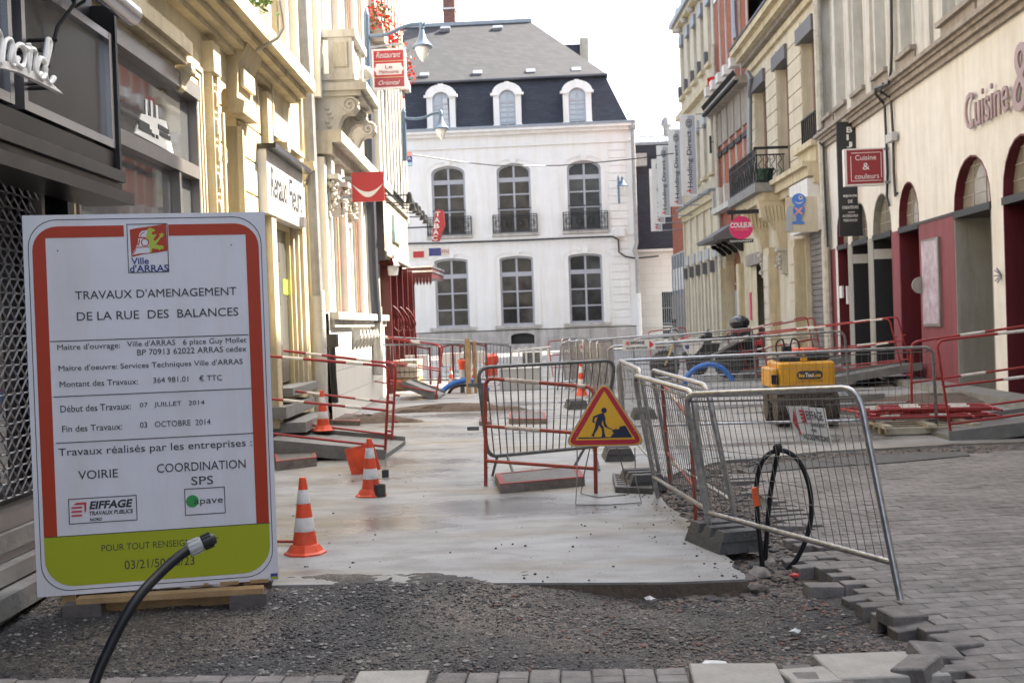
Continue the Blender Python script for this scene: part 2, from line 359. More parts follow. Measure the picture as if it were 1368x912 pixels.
        o = bpy.data.objects.new(name, me); COL.objects.link(o)
        if parent is not None: o.parent = parent; WL[o.name] = off
        if parent is not None and kind is None and name in TINY: kind = 'stuff'
        tag(o, label, kind=kind, **kw)
        return o
def kids(o): return [c for c in bpy.data.objects if c.parent == o]
def dup(o, loc=None, rotz=None, label=None, parent=None, group=None):
    c = o.copy(); COL.objects.link(c)
    if parent is not None: c.parent = parent
    for k in o.children: dup(k, parent=c)
    if loc is not None: c.location = loc; WL[c.name] = V(loc)
    if rotz is not None: c.rotation_euler = (0,0,rotz)
    if label: c['label'] = label
    if group: c['group'] = group
    return c
def txt(s, org, ax, up, w_, h_, m, parent, depth=0.004, shear=0.0, bold=0.0, name='lettering', label=None, keep=False):
    cu = bpy.data.curves.new('t', 'FONT'); cu.body = s; cu.extrude = 0.02; cu.shear = shear; cu.offset = bold; cu.resolution_u = 3
    cu.align_x = 'CENTER' if '\n' in s else 'LEFT'
    ob = bpy.data.objects.new('t', cu); COL.objects.link(ob)
    dg = bpy.context.evaluated_depsgraph_get(); dg.update()
    me = bpy.data.meshes.new_from_object(ob.evaluated_get(dg)); bpy.data.objects.remove(ob); bpy.data.curves.remove(cu)
    n = len(me.vertices); a = np.empty(n*3); me.vertices.foreach_get('co', a); a = a.reshape(-1,3)
    lo, hi = a.min(0), a.max(0); ax = V(ax).normalized(); up = V(up).normalized(); nr = ax.cross(up).normalized()
    off = wloc(parent); org = V(org)-off
    sx = w_/(hi[0]-lo[0]); sy = h_/(hi[1]-lo[1])
    u = (a[:,0]-lo[0])*sx; v = (a[:,1]-lo[1])*sy; q = (a[:,2]-lo[2])/(hi[2]-lo[2])*depth
    b = np.array(org)[None,:] + u[:,None]*np.array(ax) + v[:,None]*np.array(up) + q[:,None]*np.array(nr)
    me.vertices.foreach_set('co', b.ravel()); me.materials.clear(); me.materials.append(MATS[m]); me.update(); me.name = name
    o = bpy.data.objects.new(name, me); COL.objects.link(o); o.parent = parent; WL[o.name] = off
    if label: o['label'] = label
    return o
def arc_pts(a, c, b, n=6):      # rounded corner through control point c
    a, b, c = V(a), V(b), V(c)
    return [(a*(1-t)**2 + c*2*t*(1-t) + b*t*t) for t in [i/n for i in range(n+1)]]

class Fac:                      # a facade: vertical plane, u along, h up, d outward (to the street)
    def __init__(s, P0, P1, side):
        s.p = V((P0[0],P0[1],0)); q = V((P1[0],P1[1],0)); s.L = (q-s.p).length; s.u = (q-s.p).normalized()
        s.n = V((s.u.y,-s.u.x,0)) if side > 0 else V((-s.u.y,s.u.x,0)); s.side = side
    def P(s, u, h, d=0.0): return s.p + s.u*u + s.n*d + V((0,0,h))
    def uh(s, px, py, d=0.0):
        r = ray(px, py); q = s.p + s.n*d; t = (q-O).dot(s.n)/r.dot(s.n); X = O+r*t-q
        return X.dot(s.u), X.z+0.0
    def box(s, mb, u0,u1,h0,h1,d0,d1):
        P = s.P; mb.hexa([P(u0,h0,d0),P(u1,h0,d0),P(u1,h0,d1),P(u0,h0,d1),P(u0,h1,d0),P(u1,h1,d0),P(u1,h1,d1),P(u0,h1,d1)]); return mb
    def bx(s, mb, a, b, d0, d1):      # two opposite pixel corners, measured on the plane d1
        u0,h0 = s.uh(a[0],a[1],d1); u1,h1 = s.uh(b[0],b[1],d1)
        return s.box(mb, min(u0,u1),max(u0,u1),min(h0,h1),max(h0,h1),d0,d1)
    def poly(s, mb, pts, d0, d1):
        return mb.prism([s.P(u,h,d0) for u,h in pts], s.n*(d1-d0))
    def wall(s, mb, u0,u1,h0,h1, ops, dep=0.3, d=0.0):
        us = sorted(set([u0,u1]+[o[k] for o in ops for k in (0,1)])); hs = sorted(set([h0,h1]+[o[k] for o in ops for k in (2,3)]))
        us = [a for a in us if u0-1e-6 <= a <= u1+1e-6]; hs = [a for a in hs if h0-1e-6 <= a <= h1+1e-6]
        for i in range(len(us)-1):
            for j in range(len(hs)-1):
                cu, ch = (us[i]+us[i+1])/2, (hs[j]+hs[j+1])/2
                if any(o[0] < cu < o[1] and o[2] < ch < o[3] for o in ops): continue
                mb.add([s.P(us[i],hs[j],d),s.P(us[i+1],hs[j],d),s.P(us[i+1],hs[j+1],d),s.P(us[i],hs[j+1],d)], [(0,1,2,3)])
        for o in ops:
            a,b,lo,hi = o[:4]; rise = o[4] if len(o) > 4 else 0
            if rise > 0:
                N = 10; c = (a+b)/2; w2 = (b-a)/2
                arc = [(c-w2*cos(pi*k/N), hi-rise+rise*sin(pi*k/N)) for k in range(N+1)]
            else: arc = [(a,hi),(b,hi)]
            path = [(a,lo)]+arc+[(b,lo)]
            for k in range(len(path)):
                p, q = path[k], path[(k+1)%len(path)]
                mb.add([s.P(p[0],p[1],d),s.P(q[0],q[1],d),s.P(q[0],q[1],d-dep),s.P(p[0],p[1],d-dep)], [(0,1,2,3)])
            if rise > 0:
                for k in range(N):
                    p, q = arc[k], arc[k+1]
                    mb.add([s.P(p[0],p[1],d),s.P(q[0],q[1],d),s.P(q[0],hi,d),s.P(p[0],hi,d)], [(0,1,2,3)])
        return mb
    def op(s, a, b, rise=0, d=0.0):
        u0,h0 = s.uh(a[0],a[1],d); u1,h1 = s.uh(b[0],b[1],d); return (min(u0,u1),max(u0,u1),min(h0,h1),max(h0,h1),rise)
    def tube(s, mb, pts, r, d=0.06, n=8):
        out = []
        for p in pts:
            u,h = s.uh(p[0],p[1], p[2] if len(p)>2 else d); out.append(s.P(u,h,p[2] if len(p)>2 else d))
        return mb.tube(out, r, n)
def archpoly(a, b, lo, hi, rise, N=10):
    c=(a+b)/2; w2=(b-a)/2
    return [(a,lo)]+[(c-w2*cos(pi*k/N), hi-rise+rise*sin(pi*k/N)) for k in range(N+1)]+[(b,lo)]
def window(F, par, a, b, lo, hi, rise=0, d=-0.2, fm='window_paint', gm='glass', cols=2, rows=(0.5,), fw=0.07, name='window', transom=None):
    """frame ring, mullion, transoms and one pane per light"""
    mb = MB(); F.box(mb, a,a+fw,lo,hi-rise*0.6,d,d+0.07); F.box(mb, b-fw,b,lo,hi-rise*0.6,d,d+0.07)
    F.box(mb, a+fw,b-fw,lo,lo+fw,d,d+0.068)
    if rise > 0:
        o_ = archpoly(a,b,hi-rise,hi,rise)[1:-1]; i_ = archpoly(a+fw,b-fw,hi-rise,hi-fw,max(rise-fw*0.3,0.05))[1:-1]
        for k in range(len(o_)-1):
            q = [o_[k],o_[k+1],i_[k+1],i_[k]]; F.poly(mb, q, d, d+0.066)
    else: F.box(mb, a+fw,b-fw,hi-fw,hi,d,d+0.068)
    wd = (b-a-2*fw)
    for c in range(1,cols): x = a+fw+wd*c/cols; F.box(mb, x-fw*0.5,x+fw*0.5,lo+fw,hi-fw*1.2,d,d+0.06)
    H = hi-lo; rr = [0]+list(rows)+[1]
    for r in rows:
        t = fw*1.1 if (transom and abs(r-transom)<1e-6) else fw*0.35
        F.box(mb, a+fw,b-fw,lo+H*r-t,lo+H*r+t,d,d+0.064)
    fr = mb.build(name, fm, par)
    for i in range(len(rr)-1):
        for c in range(cols):
            x0 = a+fw+wd*c/cols; x1 = a+fw+wd*(c+1)/cols; z0 = lo+H*rr[i]; z1 = lo+H*rr[i+1]
            if i == len(rr)-2 and rise > 0:
                pl = []
                for (uu,hh) in archpoly(a+fw*0.4,b-fw*0.4,z0,hi-fw*0.4,rise)[1:-1]:
                    if x0-1e-4 <= uu <= x1+1e-4: pl.append((uu,hh))
                pl = [(x0,z0),(x0, pl[0][1])]+pl+[(x1, pl[-1][1]),(x1,z0)]
                cp = [pl[0]]
                for q in pl[1:]:
                    if abs(q[0]-cp[-1][0])+abs(q[1]-cp[-1][1]) > 1e-4: cp.append(q)
                F.poly(MB(), [], 0, 0) if False else None
                m2 = MB(); F.poly(m2, cp, d+0.01, d+0.025)
            else:
                m2 = MB(); F.box(m2, x0,x1,z0,z1,d+0.01,d+0.025)
            m2.build('pane', gm, fr)
    return fr
# ============================================================ THE GROUND
def inpoly(x, y, P):
    c = False; j = len(P)-1
    for i in range(len(P)):
        if (P[i][1] > y) != (P[j][1] > y) and x < (P[j][0]-P[i][0])*(y-P[i][1])/(P[j][1]-P[i][1])+P[i][0]: c = not c
        j = i
    return c
xy = lambda px, py: tuple(G(px, py)[:2])
def struct(o): o['kind'] = 'structure'; return o
m_ = MB(); m_.add([(-600,-300,-0.16),(600,-300,-0.16),(600,900,-0.16),(-600,900,-0.16)], [(0,1,2,3)])
struct(m_.build('ground', 'asphalt'))
edge = [(1003,773),(975,750),(945,722),(930,704),(905,685),(884,668),(873,655),(880,640),(905,630),(960,616),(1030,610),(1100,602),(1200,597),(1290,592),(1368,590)]
random.seed(3)
epts = []
for i in range(len(edge)-1):
    a, b = xy(*edge[i]), xy(*edge[i+1])
    for k in range(5):
        t = k/5; epts.append((a[0]*(1-t)+b[0]*t+random.uniform(-.025,.025), a[1]*(1-t)+b[1]*t+random.uniform(-.03,.03)))
near = [(-3.6,6.72),(-2.6,6.74),(-1.7,6.78),(-0.8,6.73),(0.0,6.66),(0.5,6.62)]
CP = near+epts+[(7.2, epts[-1][1]+0.2),(7.2,66),(-22,66),(-22,44),(-5.9,44),(-3.2,8),(-3.4,7.5)]
m_ = MB(); m_.prism([(x,y,-0.13) for x,y in CP], (0,0,0.13)); struct(m_.build('road_concrete', 'wet_concrete', smooth=False))
m_ = MB()
for a_, b_ in zip(near[3:], near[4:]+[epts[0]]): m_.hexa([(a_[0],a_[1]-.006,-.12),(b_[0],b_[1]-.006,-.12),(b_[0],b_[1]+.01,-.12),(a_[0],a_[1]+.01,-.12),(a_[0],a_[1]-.004,-.012),(b_[0],b_[1]-.004,-.012),(b_[0],b_[1]+.01,-.012),(a_[0],a_[1]+.01,-.012)])
struct(m_.build('slab_edge', 'earth'))  # dark earth strip; its colour also carries the shadow on the slab face
# gravel bed, dug a little lower than the slab and the paving
PV = [xy(*q) for q in [(1226,908),(1243,862),(1192,828),(1122,797),(1085,782),(1078,775),(1066,748),(1060,716),(1052,696),(1024,678),(1004,658),(985,643),(965,632),(1015,625),(1080,621),(1200,614),(1300,606),(1368,600)]]
PV = PV+[(7.0, PV[-1][1]+0.4),(7.0,3.6),(PV[0][0]+0.05,3.6)]
def gz(x, y):
    z = -0.088+0.012*sin(3.1*x+1.7*y)+0.010*sin(5.7*y-2.3*x)+0.006*sin(11*x+7*y)
    if y > 6.7: z += min(0.05, (y-6.7)*0.035)
    k = max(0.0, min(1.0, (0.35-x)/0.7)); q = max(0.0, min(1.0, (y-5.7)/0.95)); z += k*q*0.082*(1.0 if y < 7 else 0)
    if x > 1.2: z = min(z+.03*min(1,(x-1.2)/.5), -.035)
    return z
rs = np.random.RandomState(5)
nx, ny = 260, 300; X = np.linspace(-4.2,7.0,nx); Y = np.linspace(4.3,14.0,ny)
vv = []
for j in range(ny):
    for i in range(nx): vv.append((X[i], Y[j], gz(X[i],Y[j])+rs.uniform(-.004,.004)))
ff = [(j*nx+i, j*nx+i+1, (j+1)*nx+i+1, (j+1)*nx+i) for j in range(ny-1) for i in range(nx-1)]
m_ = MB(); m_.v = vv; m_.f = ff; m_.sm = True; struct(m_.build('gravel_bed', 'gravel'))
t_ = (1+5**.5)/2; IV = np.array([(-1,t_,0),(1,t_,0),(-1,-t_,0),(1,-t_,0),(0,-1,t_),(0,1,t_),(0,-1,-t_),(0,1,-t_),(t_,0,-1),(t_,0,1),(-t_,0,-1),(-t_,0,1)])/1.9
IF = np.array([(0,11,5),(0,5,1),(0,1,7),(0,7,10),(0,10,11),(1,5,9),(5,11,4),(11,10,2),(10,7,6),(7,1,8),(3,9,4),(3,4,2),(3,2,6),(3,6,8),(3,8,9),(4,9,5),(2,4,11),(6,2,10),(8,6,7),(9,8,1)])
def stones(n, smin, smax, region, m, name, power=3.0, flat=0.42):
    P = []
    while len(P) < n:
        x, y = region()
        if inpoly(x, y, CP) or inpoly(x, y, PV): continue
        dn = .5+.5*sin(2.3*x+1.3*sin(3.1*y))*sin(3.7*y+1.1*sin(1.9*x)); 
        if rs.uniform() > .25+.9*dn: continue
        s = smin+(smax-smin)*(rs.uniform()**power)*(.6+.5*dn); P.append((x, y, s))
    n = len(P); A = np.array(P); R = np.array(IV)[None]*(1+rs.uniform(-.28,.28,(n,12,1)))*A[:,2][:,None,None]
    R[:,:,0] *= rs.uniform(.8,1.5,(n,1)); R[:,:,2] *= flat
    an = rs.uniform(0,6.28,n); c, s = np.cos(an)[:,None], np.sin(an)[:,None]
    x = R[:,:,0]*c-R[:,:,1]*s; y = R[:,:,0]*s+R[:,:,1]*c
    z0 = np.array([gz(a,b) for a,b,_ in P])+A[:,2]*0.25
    Q = np.stack([x+A[:,0][:,None], y+A[:,1][:,None], R[:,:,2]+z0[:,None]], 2).reshape(-1,3)
    F = (IF[None]+(np.arange(n)*12)[:,None,None]).reshape(-1,3)
    me = bpy.data.meshes.new(name); me.from_pydata(Q.tolist(), [], F.tolist()); me.materials.append(MATS[m])
    o = bpy.data.objects.new(name, me); COL.objects.link(o); return o
mat('chip_grey', (0.080,0.076,0.078), 0.75, c2=(0.030,0.029,0.031), ns=35)
mat('chip_brown', (0.17,0.138,0.12), 0.8, c2=(0.07,0.056,0.048), ns=30)
mat('chip_red', (0.17,0.085,0.065), 0.8)
mat('chip_pale', (0.24,0.23,0.21), 0.8)
def rg_all():
    while True:
        x, y = rs.uniform(-3.6,3.0), rs.uniform(4.7,6.85)
        return x, y
def rg_right():
    while True:
        x = rs.uniform(-0.6,2.8); y = rs.uniform(4.7,6.9)
        if rs.uniform() < 0.25+0.75*min(1,max(0,(x+0.6)/2.2)): return x, y
def rg_strip(): return rs.uniform(0.5,7.0), rs.uniform(6.5,13.6)
def lab(o, l, c): return tag(o, l, c, kind='stuff')
lab(stones(26000,.0028,.0125,rg_all,'chip_grey','loose_stones'), 'small dark grey stone chips strewn over the gravel bed in front', 'gravel')
lab(stones(8000,.0035,.016,rg_right,'chip_brown','loose_stones'), 'brown stone chips covering the right half of the gravel bed', 'gravel')
lab(stones(500,.004,.022,rg_right,'chip_red','loose_stones'), 'crushed red brick bits scattered in the gravel', 'gravel')
lab(stones(2600,.004,.016,rg_all,'chip_pale','loose_stones'), 'pale chips and crumbs scattered over the dark gravel', 'gravel')
lab(stones(13000,.008,.035,rg_strip,'chip_brown','rubble'), 'brown earth rubble in the trench between concrete and paving', 'rubble')
lab(stones(900,.015,.05,rg_strip,'chip_grey','rubble'), 'darker lumps of broken asphalt in the trench rubble', 'rubble')
# crumbs fallen on the slab
P_c = []
while len(P_c) < 420:
    x = rs.uniform(-2.6,1.2); y = 6.7+rs.uniform()**2.2*6
    if rs.uniform() < .45: e_ = epts[rs.randint(0,45)]; x, y = e_[0]-abs(rs.normal(0,.14)), e_[1]+rs.normal(0,.05)
    if inpoly(x, y, CP): P_c.append((x, y, .002+.008*rs.uniform()**4))
mc = MB()
for x, y, s_c in P_c:
    a_c = rs.uniform(0,6.28); v_c = IV*(1+rs.uniform(-.25,.25,(12,1)))*s_c
    mc.add([(x+p[0]*cos(a_c)*1.3-p[1]*sin(a_c), y+p[0]*sin(a_c)*1.3+p[1]*cos(a_c), .002+p[2]*.6+s_c*.3) for p in v_c], [tuple(int(t) for t in f) for f in IF])
lab(mc.build('crumbs', 'chip_grey', smooth=False), 'dark crumbs of stone and asphalt fallen on the wet slab', 'gravel')
# ---- pavers
pav = struct(MB().add([(x,y,-0.075) for x,y in PV], [tuple(range(len(PV)))[::-1]]).build('pavement', 'earth'))
PW, PL = 0.20, 0.10
def paver_mesh(w, l, h=0.075, b=0.006):
    m = MB(); w/=2; l/=2
    vs = [(-w,-l,-h),(w,-l,-h),(w,l,-h),(-w,l,-h),(-w,-l,-b),(w,-l,-b),(w,l,-b),(-w,l,-b),(-w+b,-l+b,0),(w-b,-l+b,0),(w-b,l-b,0),(-w+b,l-b,0)]
    fs = [(0,1,5,4),(1,2,6,5),(2,3,7,6),(3,0,4,7),(4,5,9,8),(5,6,10,9),(6,7,11,10),(7,4,8,11),(8,9,10,11)]
    return vs, fs
vs_, fs_ = paver_mesh(PW-0.0035, PL-0.0035, b=0.004)
pm = bpy.data.meshes.new('paver'); pm.from_pydata(vs_, [], fs_); pm.materials.append(MATS['paver_grey'])
ang = radians(8); ca, sa = cos(ang), sin(ang); spots = []
for r in range(-100, 100):
    for c in range(-60, 60):
        u = (c+(0.5 if r % 2 else 0))*PW; v = r*PL; x = 4+u*ca-v*sa; y = 8+u*sa+v*ca
        if not (1.0 < x < 6.95 and 3.7 < y < 13.2): continue
        if inpoly(x, y, PV) and not inpoly(x, y, CP):
            dm_ = min(math.hypot(x-(a_[0]+(b_[0]-a_[0])*t_), y-(a_[1]+(b_[1]-a_[1])*t_)) for a_, b_ in zip(PV[:15], PV[1:16]) for t_ in (0,.25,.5,.75,1))
            if dm_ < .17 and rs.uniform() < .42: continue
            spots.append((x, y))
Mi = camo.matrix_world.inverted()
def inview(x, y, z=0, mg=0.0):
    q = Mi @ V((x,y,z))
    return q.z < -0.1 and abs(q.x/q.z)*FPX < 684+mg and abs(q.y/q.z)*FPX < 456+mg
def vis(s): return (0 if inview(s[0], s[1], 0, 25) else 1, s[1]**2+s[0]**2)
spots.sort(key=vis)
for i, (x, y) in enumerate(spots[:262]):
    o = bpy.data.objects.new('paver', pm); COL.objects.link(o); o.parent = pav
    o.location = (x, y, rs.uniform(-.002,.002)); o.rotation_euler = (rs.uniform(-.01,.01), rs.uniform(-.01,.01), ang+rs.uniform(-.012,.012))
    if min(math.hypot(x-a_[0], y-a_[1]) for a_ in PV[:15]) < .2: o.rotation_euler = (rs.uniform(-.07,.07), rs.uniform(-.07,.07), ang+rs.uniform(-.12,.12)); o.location.z -= rs.uniform(0,.012)
m_ = MB()
for (x, y) in spots[262:]:
    z = rs.uniform(-.002,.002); tx, ty = rs.uniform(-.012,.012,2)
    m_.add([(x+a*ca-b*sa, y+a*sa+b*ca, c+z+a*tx+b*ty) for a,b,c in vs_], fs_)
mat('paver_far', (0.235,0.215,0.203), 0.8, c2=(0.10,0.09,0.083), ns=1.3, bump=0.4, bs=60, world=True, amt=0.3)
m_.build('paver', 'paver_far', pav, kind='stuff')
# near border: small setts and pale slabs along the bottom edge of the picture
bord = struct(MB().add([(-3.4,3.6,-0.07),(1.75,3.6,-0.07),(1.75,5.0,-0.07),(-3.4,5.0,-0.07)], [(0,1,2,3)]).build('border_paving', 'earth'))
sv, sf = paver_mesh(0.124, 0.095, 0.08); sm_ = bpy.data.meshes.new('sett'); sm_.from_pydata(sv, [], sf); sm_.materials.append(MATS['paver_grey'])
for r in range(3):
    k = 0; x = -3.3
    while x < 1.5:
        y = 4.955-r*0.1 + (0.018 if x < -1.4 else 0); 
        slab = (-0.98 < x < -0.68) or (0.40 < x < 0.75) or (1.0 < x)
        if not slab and inview(x, y, 0, 60):
            o = bpy.data.objects.new('sett', sm_); COL.objects.link(o); o.parent = bord
            o.location = (x, y+rs.uniform(-.008,.008), rs.uniform(-.008,.002)); o.rotation_euler = (rs.uniform(-.03,.03), rs.uniform(-.03,.03), rs.uniform(-.03,.03))
        x += 0.13
for (cx, cy, w, l, a) in [(-0.82,4.93,0.30,0.2,0.02),(0.60,4.90,0.36,0.28,-0.02),(1.20,4.99,0.46,0.34,0.10),(0.89,4.86,0.2,0.2,0.2)]:
    q1, q2 = paver_mesh(w, l, 0.08); me = bpy.data.meshes.new('slab'); me.from_pydata(q1, [], q2); me.materials.append(MATS['slab_pale'])
    o = bpy.data.objects.new('slab', me); COL.objects.link(o); o.parent = bord; o.location = (cx, cy, 0.0); o.rotation_euler = (0.01,0.01,a)
ap = [xy(*q) for q in [(985,628),(1040,619),(1120,612),(1220,606),(1290,604),(1296,609),(1200,618),(1080,626),(1000,633)]]
struct(MB().prism([(x,y,-0.02) for x,y in ap], (0,0,0.03)).build('asphalt_patch', 'asphalt'))
for i, (px, py, a, tl, l) in enumerate([(1206,825,.35,.10,'loose paver tipped at the broken edge, farthest of the four'),(1278,862,.55,.16,'loose paver lying highest on the paving edge at right'),(1252,876,.2,.22,'loose thick paver jutting over the gravel at the paving corner'),(1224,893,.9,-.15,'loose paver nearest the pale slabs, half sunk in gravel')]):
    g = G(px, py, 0.0); vq, fq = paver_mesh(0.19, 0.14, 0.06)
    me = bpy.data.meshes.new('loose_paver'); me.from_pydata(vq, [], fq); me.materials.append(MATS['paver_grey'])
    o = bpy.data.objects.new('loose_paver', me); COL.objects.link(o); o.location = (g.x, g.y, 0.032); o.rotation_euler = (tl, tl*0.6, a); tag(o, l, 'paving stone')
for (px, py, s, m, l) in [(665,804,.06,'plastic_bag','crumpled pale paper scrap on the gravel left of centre'),(868,801,.035,'cone_white','small white block of foam on gravel under the slab edge'),(952,889,.07,'plastic_bag','flat white torn paper on the gravel near the bottom edge'),(1063,845,.03,'plastic_bag','tiny white scrap on the brown gravel at right')]:
    g = G(px, py, -0.07); mb = MB(); n = 9; pts = []
    for k in range(n):
        a = 2*pi*k/n; q = s*rs.uniform(.5,1.1); pts.append((g.x+q*cos(a)*1.2, g.y+q*sin(a), -0.075+rs.uniform(.005,.02)))
    c = (g.x, g.y, -0.045); vs2 = pts+[c, (g.x,g.y,-0.085)]
    mb.add(vs2, [(k,(k+1)%n,n) for k in range(n)]+[((k+1)%n,k,n+1) for k in range(n)])
    tag(mb.build('litter', m), l, 'litter')
# patches of dug earth along both walls
for (cx, cy, rx, ry, l) in [(-3.3,18.6,.9,.5,'dug brown earth beside the trench at the left wall'),(-2.1,20.5,1.3,.35,'low line of spoil across the concrete at left'),(5.6,19.2,1.0,.9,'dug earth at the foot of the pink pilaster'),(5.9,25.0,.6,1.4,'dug earth under the far right ramp')]:
    mb = MB(); n, k2 = 18, 5; vs2 = []
    for j in range(k2+1):
        for i in range(n):
            a = 2*pi*i/n; q = (j/k2)*(1+0.25*sin(3*a+cx)+0.12*sin(7*a)); h = 0.11*(1-(j/k2)**2)+rs.uniform(-.03,.03)*(j<k2)
            vs2.append((cx+rx*q*cos(a), cy+ry*q*sin(a), max(h,0)+0.002 if j<k2 else -0.02))
    mb.add(vs2, [(j*n+i, j*n+(i+1)%n, (j+1)*n+(i+1)%n, (j+1)*n+i) for j in range(k2) for i in range(n)]); 
    tag(mb.build('earth_heap', 'earth', smooth=True), l, 'earth', kind='stuff')

# ============================================================ THE FAR MANSION (faces the street)
FF = Fac((-16, 66), (3.35, 66), 1)
far = thing('mansion', 'long white two storey mansion with slate mansard roof closing the street', 'building', (-6,66,0))
corn_h = FF.uh(700,172)[1]; 
wins = []
def cx(pxl, pxr, py): a = FF.uh(pxl,py)[0]; b = FF.uh(pxr,py)[0]; return a, b
up3 = [((577,222),(622,312)),((664,219),(710,311)),((759,216),(803,308))]
lo3 = [((582,346),(626,436)),((669,342),(713,434)),((761,340),(805,430))]
U = [FF.op(a,b,0.35) for a,b in up3]; Lw = [FF.op(a,b,0.22) for a,b in lo3]
hu = (sum(o[2] for o in U)/3, sum(o[3] for o in U)/3); hl = (sum(o[2] for o in Lw)/3, sum(o[3] for o in Lw)/3)
step = (U[2][0]-U[0][0])/2
ops = []
for base_, hh, rise in ((U, hu, 0.42), (Lw, hl, 0.16)):
    for o in base_: c = (o[0]+o[1])/2; ops.append((c-0.93, c+0.93, hh[0], hh[1], rise))
    c = (base_[0][0]+base_[0][1])/2-step; ops.append((c-0.93,c+0.93,hh[0],hh[1],rise))
mb = MB(); FF.wall(mb, 0, FF.L, 1.15, corn_h, ops+[(FF.uh(678,460)[0]-.1, FF.uh(712,460)[0], 0.2, 1.1, 0)][:0] + [], 0.3)
mb.build('wall', 'far_white', far)
mb = MB(); ub = FF.uh(683,462)[0]
FF.wall(mb, 0, FF.L, -0.1, 1.15, [(ub, ub+1.3, 0.35, 0.95, 0.18)], 0.3, 0.06); FF.box(mb, 0,FF.L,1.10,1.15,-0.02,0.06)
mb.build('plinth', 'far_base', far)
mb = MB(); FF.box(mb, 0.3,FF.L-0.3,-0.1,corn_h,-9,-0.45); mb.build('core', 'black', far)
for o in ops:
    up = o[2] > hl[1]
    rows = (0.26,0.45,0.70) if not up else (0.33,0.51,0.74)
    window(FF, far, *o[:4], rise=o[4], d=-0.26, rows=((0.25,0.49,0.74) if not up else (0.34,0.56,0.77))[:3], fw=0.11, transom=(0.74 if not up else 0.77))
    mb = MB(); FF.box(mb, o[0]-0.35,o[1]+0.35,o[2]-0.16,o[2],-0.02,0.16); mb.build('sill', 'far_base', far)
    # raised moulding round the opening
    mb = MB(); a0,b0 = o[0]-0.36,o[1]+0.36; FF.box(mb, a0,a0+0.1,o[2],o[3]-o[4],-0.02,0.035); FF.box(mb, b0-0.1,b0,o[2],o[3]-o[4],-0.02,0.035)
    oo = archpoly(a0,b0,0,o[3]+0.34,o[4]+0.34)[1:-1]; ii = archpoly(a0+0.1,b0-0.1,0,o[3]+0.24,o[4]+0.24)[1:-1]
    for k in range(len(oo)-1): FF.poly(mb, [oo[k],oo[k+1],ii[k+1],ii[k]], -0.02, 0.035)
    mb.build('surround', 'far_white', far)
    mb = MB(); c = (o[0]+o[1])/2; FF.poly(mb, [(c-.15,o[3]+.02),(c+.15,o[3]+.02),(c+.2,o[3]+.32),(c+.08,o[3]+.42),(c-.08,o[3]+.42),(c-.2,o[3]+.32)], -.02, .07)
    FF.poly(mb, [(c-.36,o[3]+.25),(c-.2,o[3]+.12),(c-.2,o[3]+.4)], -.02,.08); FF.poly(mb, [(c+.36,o[3]+.25),(c+.2,o[3]+.4),(c+.2,o[3]+.12)], -.02,.08)
    mb.build('keystone', 'far_white', far)
    if up:
        bal = MB(); a0,b0 = o[0]-0.28,o[1]+0.28; z0 = o[2]+0.02; z1 = z0+0.98
        for z in (z0+.03, z0+.12, z1-.12, z1): FF.box(bal, a0,b0,z-.018,z+.018,.20,.24)
        FF.box(bal, o[0],o[1],z1+0.35,z1+0.39,-.05,-.02)
        n = 15
        for k in range(n+1): u = a0+(b0-a0)*k/n; FF.box(bal, u-.012,u+.012,z0,z1,.21,.235)
        for k in range(4):
            u = a0+(b0-a0)*(k+.5)/4
            for rr in (.12,.19):
                bal.tube([FF.P(u+rr*cos(t*pi/6), z0+.52+rr*1.2*sin(t*pi/6), .23) for t in range(12)], .014, 4, closed=True)
        for u in (a0,b0): FF.box(bal, u-.02,u+.02,z0,z1,0,.24)
        bal.build('balcony_railing', 'black_iron', far)
mb = MB()
FF.box(mb, 0,FF.L+.1,corn_h-0.30,corn_h-0.12,-.05,.22); FF.box(mb, 0,FF.L+.2,corn_h-0.12,corn_h+0.02,-.05,.42); FF.box(mb, 0,FF.L,corn_h-0.95,corn_h-0.86,-.02,.09)
mb.build('cornice', 'far_white', far)
mb = MB(); FF.box(mb, 0,FF.L+.2,corn_h+0.02,corn_h+0.16,-.3,.46); mb.build('gutter', 'zinc', far)
hb = FF.uh(700,318)[1]; mb = MB(); FF.box(mb, 0,FF.L,hb-.05,hb+.08,-.02,.07); mb.build('string_course', 'far_white', far)
# rusticated quoin strip at the right end: separate stones
u0 = FF.uh(816,300)[0]
k = 0; z = 1.2; hgt = (corn_h-1.0-1.2)/24
while z < corn_h-1.0:
    mb = MB(); FF.box(mb, u0,FF.L-0.35,z+.03,z+hgt-.01,-.02,.05); mb.build('quoin_stone', 'far_white', far); z += hgt
# roof
def R3(px,py,y): q = D(px,py,y); return q
yb = 66.35; e_lo = D(832,165,yb); brk_r = D(808,101,67.4); brk_h = brk_r.z
rg = D(708,29,74.5); ridge_h = rg.z; xl = -16
lowr = (FF.P(0,0,0).x)
mb = MB(); ex = 3.25
mb.add([(xl,yb,corn_h+.14),(ex,yb,corn_h+.14),(brk_r.x,67.4,brk_h),(xl,67.4,brk_h)], [(0,1,2,3)])
mb.add([(ex,yb,corn_h+.14),(ex,82,corn_h+.14),(brk_r.x,81,brk_h),(brk_r.x,67.4,brk_h)], [(0,1,2,3)])
mb.build('mansard_slope', 'slate_lower', far)
mb = MB(); mb.add([(xl,67.1,brk_h-.02),(brk_r.x+.15,67.1,brk_h-.02),(rg.x,74.5,ridge_h),(xl,74.5,ridge_h)], [(0,1,2,3)])
mb.add([(brk_r.x+.15,67.1,brk_h-.02),(brk_r.x+.15,81.3,brk_h-.02),(rg.x,74.5,ridge_h)], [(0,1,2)])
mb.build('roof', 'slate_upper', far)
